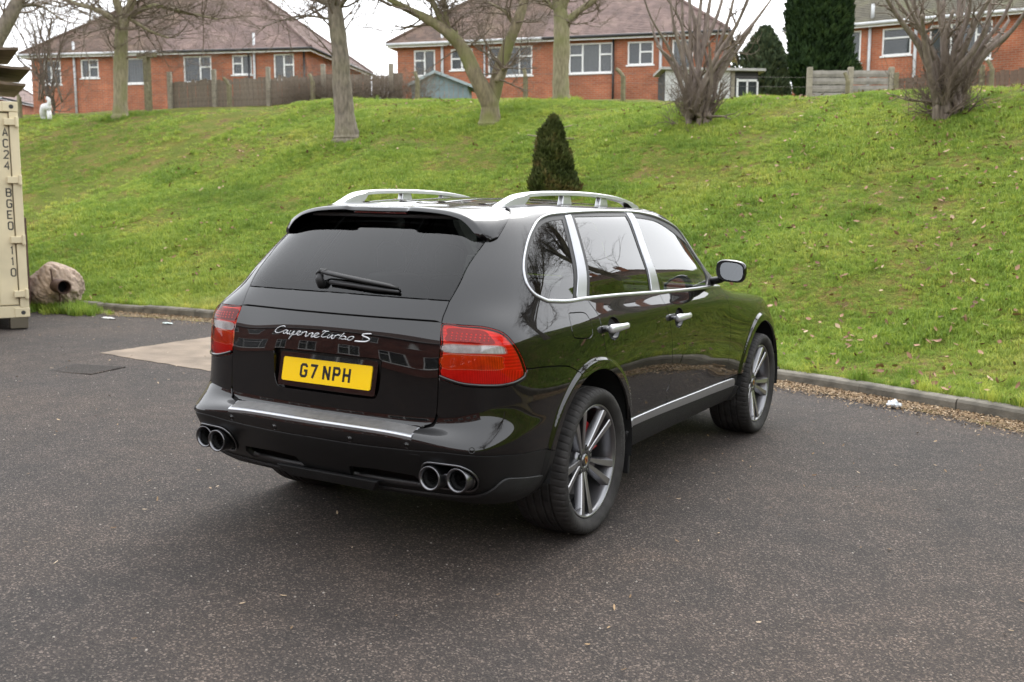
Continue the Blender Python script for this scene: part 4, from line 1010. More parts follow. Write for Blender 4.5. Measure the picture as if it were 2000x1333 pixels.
# concrete plank fence right of the tall conifer
cf = empty('concrete_fence', (-3.68, 22.66, float(bank_z(-3.68, 22.66)[0])), (0, 0, math.atan2(1.02, 1.80))); tag(cf, 'grey concrete plank fence with mossy posts under the tall conifer', 'fence')
for s in (0, 1.04, 2.08): post(cf, s, 0, -.3, 1.0, .13, CPOST)
for b_ in range(2):
    for k in range(5):
        m = MB(); n = 9; vs = []
        for i in range(n):
            x = .07+b_*1.04+(.90*i/(n-1)); wv = .018*math.sin(i*1.9+k+b_); vs += [(x, -.025+wv*.4, k*.185+.012+wv*.4), (x, -.038+wv*.4, k*.185+.09), (x, -.025+wv*.4, k*.185+.178+wv*.3), (x, .03, k*.185+.178), (x, .03, k*.185+.012)]
        fs = []
        for i in range(n-1):
            for j in range(5): fs.append((i*5+j, (i+1)*5+j, (i+1)*5+(j+1) % 5, i*5+(j+1) % 5))
        m.add(vs, fs); m.build('plank', CPLANK, cf)
board_fence('wattle_fence', 'brown woven fence behind the right-hand coppiced shrub', (-1.75, 23.75), (2.6, 24.6), .72, (0, .45, .9), .11, plain('brown_wattle', (.15, .10, .075), rough=.9, noise=.3, nscale=9), WOOD2, .85, 44)
# pale blue-grey shed
sz = float(bank_z(-15.1, 22.9)[0]); sh = empty('garden_shed', (-15.95, 22.5, sz-.42), (0, 0, RAD(28))); tag(sh, 'small blue-grey garden shed with a felt gable roof', 'shed')
SHEDP = plain('faded_blue_grey_paint', (.20, .27, .29), rough=.8, noise=.15, nscale=5)
wS, hS, aS, dS = 1.75, 1.02, 1.34, 1.9
for i in range(12):
    x0_, x1_ = wS*i/12, wS*(i+1)/12-.008; hh = lambda x: hS+(aS-hS)*(1-abs(x-wS*.42)/(wS*.58 if x > wS*.42 else wS*.42))
    m = MB(); m.prism([(x0_, 0, -.3), (x1_, 0, -.3), (x1_, 0, hh(x1_)), (x0_, 0, hh(x0_))], (0, .02, 0)); m.build('board', SHEDP, sh)
m = MB(); m.box((0, .03, -.3), (.03, dS, hS)); m.box((wS-.03, .03, -.3), (wS, dS, hS)); m.build('side_wall', SHEDP, sh)
FELT = plain('grey_roofing_felt', (.20, .205, .21), rough=.9, noise=.15, nscale=10)
for a, b_ in (((-.12, hS-.07), (wS*.42, aS+.03)), ((wS*.42, aS+.03), (wS+.16, hS-.10))):
    m = MB(); m.prism([(a[0], -.12, a[1]), (b_[0], -.12, b_[1]), (b_[0], -.12, b_[1]+.035), (a[0], -.12, a[1]+.035)], (0, dS+.2, 0)); m.build('roof_slope', FELT, sh)
for a, b_ in (((-.12, hS-.12), (wS*.42, aS-.02)), ((wS*.42, aS-.02), (wS+.16, hS-.15))):
    m = MB(); m.prism([(a[0], -.15, a[1]), (b_[0], -.15, b_[1]), (b_[0], -.15, b_[1]+.09), (a[0], -.15, a[1]+.09)], (0, .025, 0)); m.build('barge_board', plain('pale_barge_board', (.34, .41, .43), rough=.7) if 'pale_barge_board' not in MATS else MATS['pale_barge_board'], sh)
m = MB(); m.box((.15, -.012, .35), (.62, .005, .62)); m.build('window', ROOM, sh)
# white outbuilding
ob = empty('outbuilding', (-9.47, 27.43, 4.6), (0, 0, math.atan2(1.52, 2.68))); tag(ob, 'white flat-roofed outbuilding with a glazed end behind the middle shrub', 'outbuilding')
WHITEW = plain('dirty_white_boarding', (.62, .62, .61), rough=.7, noise=.12, nscale=4)
for i in range(10): m = MB(); m.box((i*.21, 0, 0), (i*.21+.203, .03, 1.40)); m.build('board', WHITEW, ob)
m = MB(); m.box((2.12, .0, 0), (2.24, .12, 1.42)); m.build('corner_post', CPOST, ob)
m = MB(); m.box((2.30, 0, .0), (2.36, .08, 1.15)); m.box((2.62, 0, 0), (2.67, .08, 1.1)); m.box((2.95, 0, 0), (3.0, .08, 1.05)); m.box((2.36, 0, 1.05), (2.95, .08, 1.12)); m.box((2.36, .01, .55), (2.95, .07, .60)); m.build('window_frame', UPVC, ob)
m = MB(); m.box((2.37, .03, .02), (2.94, .04, 1.04)); m.build('pane', PANE, ob)
m = MB(); m.prism([(-.15, -.15, 1.42), (3.2, -.15, 1.36), (3.2, -.15, 1.44), (-.15, -.15, 1.50)], (0, 2.0, 0)); m.build('roof', plain('pale_sheet_roof', (.42, .41, .39), rough=.8, noise=.2, nscale=5), ob)
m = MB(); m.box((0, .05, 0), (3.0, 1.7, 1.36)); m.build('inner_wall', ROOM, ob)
# white garden ornament
go_ = empty('garden_ornament', (-23.35, 14.95, float(bank_z(-23.35, 14.95)[0])-.02)); tag(go_, 'white stone garden ornament like a crouching bird at the left', 'ornament')
m = MB(); m.tube([(-.17, 0, 0), (-.14, 0, .22), (-.05, 0, .34), (.07, 0, .36), (.14, 0, .28)], [.05, .10, .13, .12, .08], 10)
STONEW = plain('white_painted_stone', (.72, .72, .71), rough=.7, noise=.1, nscale=12)
m.build('body', STONEW, go_, smooth=True)
m = MB(); m.tube([(.10, 0, .32), (.15, 0, .46), (.14, 0, .58), (.08, 0, .61), (.02, 0, .57)], [.06, .05, .045, .045, .015], 8); m.build('neck', STONEW, go_, smooth=True)
for x in (-.16, .12): m = MB(); m.tube([(x, 0, .25), (x+.02, 0, -.05)], [.06, .07], 8); m.build('leg', STONEW, go_, smooth=True)
# broken branch lying on the slope
m = MB(); bx_, by_ = -6.0, 13.2; bz = float(bank_z(bx_, by_)[0])+.08
m.tube([(bx_-.7, by_, bz+.10), (bx_-.3, by_, bz+.04), (bx_+.05, by_-.1, bz), (bx_+.4, by_-.2, bz-.02)], [.012, .022, .026, .02], 6); m.tube([(bx_-.3, by_, bz+.04), (bx_-.05, by_+.1, bz+.20), (bx_+.2, by_+.15, bz+.26)], [.018, .012, .008], 6)
tag(m.build('fallen_branch', BARK_PALE, None, smooth=True), 'small pale broken branch lying behind the small conifer', 'branch')

# ---------------------------------------------------------------- container, boards, boulder, post
CREAM = plain('cream_container_paint', (.62, .54, .36), rough=.55, noise=.10, nscale=3)
CTEXT = plain('stencil_black', (.035, .035, .035), rough=.7)
ct = empty('shipping_container', (-8.36-2.44*.5, 3.50-2.44*.866, float(tarmac_z(-8.4, 3.44))+.15), (0, 0, RAD(60))); tag(ct, 'cream steel shipping container with stencilled letters at the left edge', 'container')
# local: x runs along the door end towards the visible corner post, y into the container length
CW, CL, CH = 2.44, 6.06, 2.60
m = MB(); m.box((.0, .0, .12), (.10, .14, CH-.12)); m.build('corner_post', CREAM, ct, bevel=.008)
m = MB(); m.box((CW-.10, 0, .12), (CW, .14, CH-.12)); m.build('corner_post', CREAM, ct, bevel=.008)
for x in (0, CW-.16):
    for z in (0, CH-.12):
        for y in (0, CL-.17):
            m = MB(); m.box((x-.004, y-.006, z), (x+.164, y+.17, z+.12)); cc = m.build('corner_casting', CREAM, ct, bevel=.01)
            if y == 0:
                h = MB(); h.lathe([(.0, -.002), (.026, -.002)], 14, 'y', (x+.09, -.0065, z+.06)); ho = h.build('casting_hole', CTEXT, cc); 
m = MB(); m.box((.10, .01, 0), (CW-.10, .12, .14)); m.box((.10, .01, CH-.12), (CW-.10, .12, CH)); m.build('end_rail', CREAM, ct, bevel=.006)
for xd in (.10, 1.23):
    dr = MB(); dr.box((xd+.01, .045, .15), (xd+1.10, .065, CH-.13)); do = dr.build('door', CREAM, ct)
    # pressed horizontal ribs
    for k in range(5):
        z = .30+k*.45; q = MB(); q.prism([(xd+.05, .045, z), (xd+.05, .010, z+.06), (xd+.05, .010, z+.24), (xd+.05, .045, z+.30)], (.82, 0, 0)); q.build('door_rib', CREAM, do)
    fl = MB(); fl.box((xd+.90, .030, .16), (xd+1.098, .044, CH-.14)); fl.build('door_edge', CREAM, do)
for z in (.29, .95, 1.67, 2.36):
    m = MB(); m.box((CW-.16, -.028, z-.04), (CW-.02, .035, z+.04)); m.tube([(CW-.02, -.03, z-.06), (CW-.02, -.03, z+.06)], .022, 8); m.build('hinge', CREAM, ct, bevel=.006)
def letters(text, ztop):
    z = ztop
    for ch in text:
        if ch == ' ': z -= .11; continue
        t = MB()
        for qd in strokes_flat([[((q[0]/4-.5)*.050, (q[1]/6-.5)*.090) for q in pl] for pl in GLYPH[ch]], .015):
            t.prism([Vector((CW-.150+q.x, .0285, z+q.y)) for q in qd], (0, .001, 0))
        t.build('stencil_letter', CTEXT, ct); z -= .133
letters('AC24', 2.24); letters('BGE0', 1.52); letters('110', .82)
for y0_, y1_, xx in ((.14, CL, 0.02), (.14, CL, CW-.06)):
    m = MB(); n = 44; vs = []
    for i in range(n+1):
        y = y0_+(y1_-y0_)*i/n; o = .036 if (i//2) % 2 else 0
        vs += [(xx+o, y, .14), (xx+o, y, CH-.12)]
    m.add(vs, [(2*i, 2*i+2, 2*i+3, 2*i+1) for i in range(n)]); m.build('side_wall', CREAM, ct)
m = MB(); m.box((.02, .10, CH-.05), (CW-.02, CL, CH-.02)); m.build('roof', CREAM, ct)
m = MB(); m.box((.02, CL-.05, .12), (CW-.02, CL, CH-.12)); m.build('end_wall', CREAM, ct)
m = MB(); m.box((.02, .10, .02), (CW-.02, CL, .06)); m.build('floor', IRON, ct)
for x in (.02, CW-.22):
    bl = MB(); bl.box((x, .0, -.135), (x+.2, .25, -.002)); o = bl.build('timber_block', plain('damp_timber', (.10, .085, .06), rough=.9) if 'damp_timber' not in MATS else MATS['damp_timber'], None, bevel=.008)
    o.matrix_world = Matrix.Translation(ct.location) @ Matrix.Rotation(ct.rotation_euler.z, 4, 'Z')
    tag(o, 'damp timber block under the visible corner of the container' if x > 1 else 'damp timber block under the hidden corner of the container', 'block')
# weathered sheets lying on the container roof
SHEET = plain('weathered_brown_sheet', (.13, .095, .065), rough=.85, noise=.35, nscale=7)
for k, (zz, dx, tilt, nm) in enumerate(((2.93, .16, .05, 'lowest'), (3.05, .22, .02, 'middle'), (3.15, .10, -.03, 'topmost'))):
    m = MB(); n = 12; vs = []
    for i in range(n+1): vs += [(dx+i*.2, -.10, .006*math.sin(i*2.1)), (dx+i*.2, 1.4, .006*math.sin(i*2.1)), (dx+i*.2, 1.4, .03+.006*math.sin(i*2.1)), (dx+i*.2, -.10, .03+.006*math.sin(i*2.1))]
    m.add(vs, [(4*i+j, 4*i+4+j, 4*i+4+(j+1) % 4, 4*i+(j+1) % 4) for i in range(n) for j in range(4)] + [(0, 1, 2, 3), (4*n+3, 4*n+2, 4*n+1, 4*n)])
    o = m.build('roof_sheet', SHEET, None); o.matrix_world = Matrix.Translation(ct.location) @ Matrix.Rotation(ct.rotation_euler.z, 4, 'Z') @ Matrix.Translation((0, .2, zz)) @ Matrix.Rotation(tilt, 4, 'Y')
    tag(o, f'{nm} of three weathered brown sheets stacked on the container roof', 'sheet', 'sheets on the container')
for k, xb_ in enumerate((.35, 1.75)):
    m = MB(); m.box((xb_, .15, CH-.018), (xb_+.14, 1.5, CH+.40)); o = m.build('timber_bearer', MATS['damp_timber'], None); o.matrix_world = Matrix.Translation(ct.location) @ Matrix.Rotation(ct.rotation_euler.z, 4, 'Z')
    tag(o, 'timber bearer holding the brown sheets clear of the container roof, ' + ('farther from' if k == 0 else 'nearer to') + ' the lettered corner', 'bearer', 'bearers on the container')
# rusty plate standing behind the container
m = MB(); zr = float(tarmac_z(-10.1, 4.75)); m.box((-10.55, 4.72, zr-.1), (-10.10, 4.76, 1.47)); tag(m.build('rusty_plate', plain('rusty_brown_steel', (.075, .035, .028), rough=.75, noise=.3, nscale=6), None, bevel=.006), 'dark rusty steel plate standing behind the container', 'steel plate')
# boulder with an iron pipe through it
bm = bmesh.new(); bmesh.ops.create_icosphere(bm, subdivisions=6, radius=1); vs = []
for v in bm.verts:
    c = v.co; k = 1+.20*float(vn1(c.x*1.4+3, c.y*1.4+c.z*1.1))+.14*float(vn2(c.x*3+c.z*2, c.y*3+9))+.13*float(vn3(c.x*7+c.z*5, c.y*7+c.z*3))+.075*float(vn1(c.x*17+c.z*13, c.y*17-c.z*9))+.04*float(vn2(c.x*40+c.z*31, c.y*40-c.z*23))
    # flatten a few faces as on broken rock
    for nx, ny_, nz, dd in ((.75, -.55, .35, .86), (.1, -.9, .3, .80), (-.6, -.3, .74, .90), (.35, .1, .93, .86)):
        s = (c.x*nx+c.y*ny_+c.z*nz)*k
        if s > dd: k *= 1-(s-dd)*.65/s
    vs.append((c.x*.40*k, c.y*.37*k, c.z*.365*k))
fs = [tuple(q.index for q in f.verts) for f in bm.faces]; bm.free()
bo = mk('boulder', vs, fs, plain('pinkish_buff_rock', (.33, .255, .205), rough=.95, noise=.42, nscale=11, bump=1.0, bscale=24), None, smooth=True)
bo.location = (-10.14, 5.22, float(tarmac_z(-10.0, 5.2))+.33); bo.rotation_euler = (0, 0, RAD(20)); tag(bo, 'rough pinkish boulder lying by the kerb end', 'boulder')
RUST = plain('brown_rusty_iron', (.065, .034, .025), rough=.8, noise=.3, nscale=14)
m = MB(); dirp = Vector((.93, -.36, .0)).normalized(); c0 = Vector((-9.80, 5.00, .50))
m.tube([c0-dirp*.1, c0+dirp*.25], .100, 20, cap=False); m.tube([c0+dirp*.25, c0+dirp*.02], .086, 20, cap=False)
n = 20; 
pipe = m.build('iron_pipe', RUST, None, smooth=True); tag(pipe, 'short rusty iron pipe sticking out of the boulder', 'pipe')
m = MB(); m.lathe([(.086, 0), (.100, 0)], 20, 'z'); o = m.build('pipe_rim', RUST, pipe); o.matrix_world = Matrix.Translation(c0+dirp*.25) @ dirp.to_track_quat('Z', 'Y').to_matrix().to_4x4()
m = MB(); m.lathe([(0, 0), (.087, 0)], 20, 'z'); o = m.build('pipe_bore', plain('black_bore', (.004, .004, .004), rough=.9), pipe); o.matrix_world = Matrix.Translation(c0+dirp*.04) @ dirp.to_track_quat('Z', 'Y').to_matrix().to_4x4()
m = MB(); q = c0-dirp*.02+Vector((-.06, -.05, .07)); m.tube([q, q+Vector((-.01, -.01, .17))], .012, 8); m.build('pipe_pin', RUST, pipe)
m = MB(); q = c0+dirp*.02+Vector((0, 0, -.09)); m.tube([q, q+Vector((0, 0, -.22))], .016, 8); m.build('pipe_stem', RUST, pipe)
# ---------------------------------------------------------------- car body: one smooth spline surface (u round the plan, v up), car frame
# columns: 0..5 rear->corner, 6..13 side, 14..19 front. (x,y) plan per row, z as (rear, belt-side y=0, side y=2, front)
def net_row(pts): return np.array(pts,float)
YS=[-.36,-.05,.3,.75,1.2,1.65,2.05,2.45,2.85,3.2]           # c6..c15 lower body
def low(z,yr,bow,cor,w,fr):
    # z: scalar or (zrear,zside,zfront); cor: c3,c4,c5 plan points; w: 10 half widths; fr: c16..c19 plan points
    zr,zs,zf=(z,z,z) if np.isscalar(z) else z
    P=[(0,yr,zr),(.3,yr+bow*.25,zr),(.55,yr+bow,zr)]+[(a,b,zr+(zs-zr)*k) for (a,b),k in zip(cor,(.1,.3,.7))]
    P+=[(a,b,zs+(zf-zs)*max(0,(b-1.2)/2.2)) for a,b in zip(w,YS)]
    P+=[(a,b,zf) for a,b in fr]
    return net_row(P)
FR=lambda d,e=0:[(.86-e,3.46-d),(.66-e,3.66-d),(.35,3.76-d),(0,3.79-d)]
NETR=[]
NETR.append(low(.30,-.79,.03,[(.70,-.74),(.79,-.68),(.83,-.59)],[.84,.85,.85,.85,.85,.85,.85,.85,.85,.82],FR(.14,.06)))
NETR.append(low(.37,-.895,.03,[(.755,-.84),(.855,-.755),(.902,-.63)],[.90,.90,.885,.885,.885,.885,.885,.90,.905,.885],FR(.05,.02)))
NETR.append(low(.46,-.965,.035,[(.775,-.91),(.868,-.795),(.918,-.66)],[.935,.935,.92,.91,.91,.91,.915,.93,.94,.92],FR(.0)))
NETR.append(low(.56,-1.02,.035,[(.79,-.958),(.882,-.825),(.928,-.675)],[.942,.94,.932,.922,.92,.92,.925,.94,.948,.93],FR(0)))
NETR.append(low((.640,.64,.64),-1.014,.035,[(.79,-.945),(.882,-.815),(.928,-.67)],[.945,.942,.937,.93,.928,.928,.932,.944,.95,.932],FR(0)))
NETR.append(low((.655,.70,.70),-.945,.022,[(.745,-.89),(.868,-.79),(.923,-.65)],[.945,.943,.94,.934,.932,.932,.935,.944,.95,.93],FR(.02)))
NETR.append(low((.712,.78,.76),-.93,.025,[(.735,-.875),(.865,-.775),(.922,-.63)],[.945,.945,.942,.938,.937,.937,.938,.944,.948,.925],FR(.05)))
NETR.append(low((.89,.88,.84),-.925,.03,[(.738,-.87),(.866,-.77),(.918,-.625)],[.94,.942,.942,.941,.94,.939,.938,.938,.938,.905],FR(.12,.02)))
NETR.append(low((1.01,.99,.92),-.913,.035,[(.738,-.86),(.862,-.762),(.908,-.61)],[.926,.932,.936,.938,.937,.935,.930,.92,.905,.86],[(.79,3.32),(.62,3.46),(.33,3.55),(0,3.58)]))
NETR.append(low((1.10,1.066,.985),-.888,.04,[(.735,-.825),(.848,-.73),(.890,-.575)],[.910,.919,.925,.929,.929,.925,.916,.893,.85,.79],[(.70,3.02),(.54,3.12),(.29,3.2),(0,3.23)]))
NETR[4][3]=(.79,-.955,.607);NETR[4][4]=(.882,-.818,.620);NETR[5][3]=(.762,-.885,.672);NETR[5][4]=(.872,-.786,.690);NETR[6][3]=(.742,-.875,.742);NETR[6][4]=(.867,-.776,.765);NETR[4][2]=(.55,-.982,.630);NETR[5][2]=(.55,-.922,.656)
# belt row (z ~ 1.20 rear -> 1.125 at y=2)
def up(zr,z6,z12,rear,sides,front):
    P=[(a,b,zr) for a,b in rear[:3]]
    for k,(a,b) in enumerate(rear[3:]): P.append((a,b,zr+(z6-zr)*(k+1)/4))
    n=len(sides)
    for k,(a,b) in enumerate(sides): P.append((a,b,z6+(z12-z6)*k/(n-1)))
    P+=front
    return net_row(P)
NETR.append(up(1.19,1.185,1.125,[(0,-.838),(.3,-.83),(.55,-.805),(.70,-.735),(.80,-.625),(.848,-.48)],
 [(.860,-.28),(.873,0.),(.880,.35),(.883,.75),(.883,1.17),(.878,1.6),(.868,2.0)],
 [(.835,2.22,1.10),(.77,2.32,1.09),(.66,2.38,1.085),(.5,2.43,1.085),(.34,2.46,1.085),(.17,2.47,1.085),(0,2.475,1.085)]))
NETR.append(up(1.30,1.30,1.22,[(0,-.755),(.3,-.747),(.53,-.722),(.668,-.645),(.760,-.53),(.806,-.385)],
 [(.826,-.18),(.839,.08),(.847,.4),(.850,.76),(.848,1.12),(.844,1.5),(.832,1.87)],
 [(.785,2.03,1.20),(.71,2.13,1.185),(.60,2.19,1.175),(.46,2.23,1.17),(.31,2.26,1.165),(.16,2.275,1.165),(0,2.28,1.165)]))
NETR.append(up(1.43,1.435,1.36,[(0,-.622),(.3,-.612),(.51,-.585),(.63,-.505),(.704,-.40),(.742,-.27)],
 [(.759,-.09),(.772,.15),(.780,.43),(.783,.76),(.781,1.08),(.776,1.42),(.762,1.76)],
 [(.724,1.89,1.345),(.655,1.955,1.345),(.555,2.01,1.345),(.425,2.05,1.345),(.28,2.08,1.345),(.14,2.095,1.345),(0,2.10,1.345)]))
NETR.append(up(1.55,1.555,1.532,[(0,-.480),(.29,-.470),(.48,-.442),(.575,-.372),(.635,-.28),(.670,-.16)],
 [(.686,0.),(.698,.21),(.706,.46),(.709,.76),(.704,1.07),(.692,1.38),(.670,1.66)],
 [(.636,1.745,1.525),(.575,1.80,1.523),(.485,1.84,1.525),(.37,1.87,1.528),(.25,1.89,1.53),(.125,1.90,1.532),(0,1.905,1.532)]))
NETR.append(up(1.595,1.622,1.61,[(0,-.385),(.27,-.375),(.44,-.348),(.52,-.285),(.57,-.19),(.598,-.08)],
 [(.612,.07),(.62,.26),(.628,.48),(.632,.76),(.633,1.03),(.631,1.26),(.618,1.42)],
 [(.578,1.48,1.605),(.518,1.535,1.61),(.435,1.575,1.615),(.33,1.605,1.62),(.22,1.625,1.625),(.11,1.635,1.628),(0,1.64,1.63)]))
def roofrow(k,dz):
    b=NETR[14].copy(); o=b.copy()
    o[:,0]*=k
    o[:,1]=.5+(b[:,1]-.5)*(1-(1-k)*.28)
    crown=1-((o[:,1]-.7)/1.3)**2
    o[:,2]=b[:,2]*(k)+(1-k)*(1.605+.062*np.clip(1-((o[:,1]-.75)/1.25)**2,0,1))+dz
    return o
NETR.append(roofrow(.78,.008)); NETR.append(roofrow(.42,.006)); NETR.append(roofrow(0,.0))
NETD=np.array(NETR)       # rows x cols x 3
NR,NC=NETD.shape[:2]
MIRR=np.array([-1,1,1.])
def pad(c):
    c=np.concatenate([c[:,1:2]*MIRR,c,c[:,-2:-1]*MIRR],1)
    top=c[-2:-1]*MIRR; bot=2*c[:1]-c[1:2]
    return np.concatenate([bot,c,top],0)
def basis(t):
    return np.stack([(1-t)**3,3*t**3-6*t**2+4,-3*t**3+3*t**2+3*t+1,t**3],-1)/6
def dbasis(t):
    return np.stack([-(1-t)**2,3*t**2-4*t,-3*t**2+2*t+1,t**2],-1)/2
def surf(c,u,v,der=False):
    # u: col param 0..NC-1 ; v: row param 0..NR-1
    u=np.clip(u,0,NC-1-1e-9);v=np.clip(v,0,NR-1-1e-9)
    i=v.astype(int);j=u.astype(int);bu=basis(u-j);bv=basis(v-i)
    idx=c[i[...,None,None]+np.arange(4)[:,None],j[...,None,None]+np.arange(4)]
    P=np.einsum('...a,...b,...abk->...k',bv,bu,idx)
    if not der: return P
    du=np.einsum('...a,...b,...abk->...k',bv,dbasis(u-j),idx);dv=np.einsum('...a,...b,...abk->...k',dbasis(v-i),bu,idx)
    return P,du,dv
ctl=NETD.copy()
vv,uu=np.meshgrid(np.arange(NR),np.arange(NC),indexing='ij')
for it in range(3):
    ctl=ctl+.75*(NETD-surf(pad(ctl),uu.astype(float),vv.astype(float)))
CN=pad(ctl)

TR = {
 'dlo_top': [(5.548,10.01),(4.967,10.289),(4.599,10.658),(4.395,11.073),(4.32,11.431),(4.347,11.828),(4.481,12.236),(4.737,12.628),(5.116,13.034),(5.675,13.28),(6.443,13.414),(7.424,13.569),(8.619,13.703),(9.761,13.758),(10.41,13.694),(11.087,13.463),(11.602,13.14),(12.339,12.723),(12.466,12.245),(12.466,11.792),(12.466,11.198),(12.466,10.744),(12.263,10.021)],
 'dlo_bot': [(5.548,10.01),(6.344,9.935),(7.029,9.997),(8.096,10.033),(9.453,9.994),(10.584,9.962),(12.263,10.021)],
 'pil_r': [(6.587,13.257),(6.674,10.072),(6.993,10.064),(6.87,13.321)],
 'pil_f': [(9.59,13.577),(9.201,10.107),(9.486,10.12),(9.867,13.593)],
 'glass_q': [(6.421,13.055),(6.584,10.06),(5.99,10.069),(5.53,10.141),(5.095,10.336),(4.757,10.677),(4.594,11.014),(4.526,11.375),(4.552,11.774),(4.713,12.179),(4.98,12.564),(5.345,12.825),(5.782,12.963)],
 'glass_r': [(7.042,13.238),(9.456,13.397),(9.163,10.113),(7.117,10.074)],
 'glass_f': [(9.882,13.314),(10.787,13.163),(11.28,12.88),(11.781,12.48),(12.434,12.073),(12.466,11.682),(11.806,10.963),(11.473,10.088),(10.444,10.093),(9.541,10.112)],
 'seam_c': [(7.029,9.985),(7.077,9.885),(7.324,9.285),(7.378,8.473),(7.444,7.525),(7.525,6.879)],
 'seam_b': [(9.453,9.994),(9.434,9.864),(9.436,9.142),(9.498,8.088),(9.593,7.216),(9.66,6.158),(9.687,5.031),(9.668,3.62),(9.591,2.995),(9.706,2.327),(9.856,1.84),(9.969,0.986)],
 'seam_a': [(12.263,10.021),(12.216,9.934),(12.104,9.032),(12.161,7.708),(12.18,6.083),(12.189,4.045),(12.163,3.085),(12.084,2.683),(12.172,2.338),(12.365,1.863),(12.497,1.223)],
 'fuel': [(6.392,9.469),(6.54,9.507),(6.841,9.473),(6.975,9.325),(7.055,8.932),(7.064,8.402),(7.012,8.135),(6.863,8.076),(6.516,8.213),(6.432,8.42),(6.412,9.002)],
 'bump_seam': [(4.824,7.23),(5.286,7.224),(5.736,7.167),(6.127,7.053),(6.355,6.864),(6.532,6.638)],
 'tg_side': [(2.704,12.129),(2.473,11.496),(2.376,10.778),(2.222,10.093),(2.196,9.838),(2.159,9.414),(2.16,9.12),(2.226,8.172),(2.253,7.188),(2.259,6.395),(2.238,5.934),(2.265,5.85),(2.183,5.174),(1.99,4.867)],
 'tg_bot': [(1.99,4.867),(1.063,4.543),(0.072,4.456)],
 'light': [(2.178,9.063),(2.653,9.066),(3.159,9.076),(3.519,9),(3.913,8.808),(4.255,8.368),(4.561,7.8),(4.747,7.318),(4.796,7.096),(4.724,6.92),(4.41,6.763),(3.94,6.673),(3.464,6.685),(2.911,6.743),(2.555,6.834),(2.284,6.925),(2.278,7.439),(2.244,8.176)],
 'l_dark': [(2.278,8.916),(3.086,8.963),(3.375,8.883),(3.578,8.568),(3.664,8.279),(2.95,8.292),(2.309,8.293),(2.294,8.619)],
 'l_white': [(2.267,8.124),(2.96,8.188),(3.803,8.198),(3.999,8.09),(4.039,7.943),(4.006,7.853),(3.188,7.837),(2.294,7.788)],
 'l_amber': [(2.276,7.663),(2.993,7.739),(3.889,7.725),(3.941,7.522),(3.914,7.275),(3.014,7.248),(2.3,7.231)],
 'val': [(0.729,2.965),(1.923,3.024),(2.775,3.24),(3.905,2.981),(5.554,2.689)],
 'recess': [(1.047,7.213),(1.028,6.623),(0.982,6.352),(0.898,6.252),(0.597,6.234)],
 'sill_t': [(8.364,2.372),(9.036,2.367),(9.735,2.359),(10.859,2.3),(12.24,2.278),(12.53,2.237)],
 'sill_b': [(8.418,1.935),(9.085,1.919),(9.82,1.867),(10.931,1.765),(12.382,1.695),(12.619,1.716)],
 'sill_bb': [(8.686,0.324),(9.577,0.172),(11.806,0.244)],
 'skirt': [(5.536,1.435),(4.073,1.806),(3.503,1.17),(3.039,0.773)],
 'step': [(1.949,4.093),(1.946,3.768),(0.508,3.722)],
 'handles': [(7.749,8.28),(9.82,8.026)],
 'sens': [(0.729,3.14),(1.851,3.244),(3.163,3.608)],
}
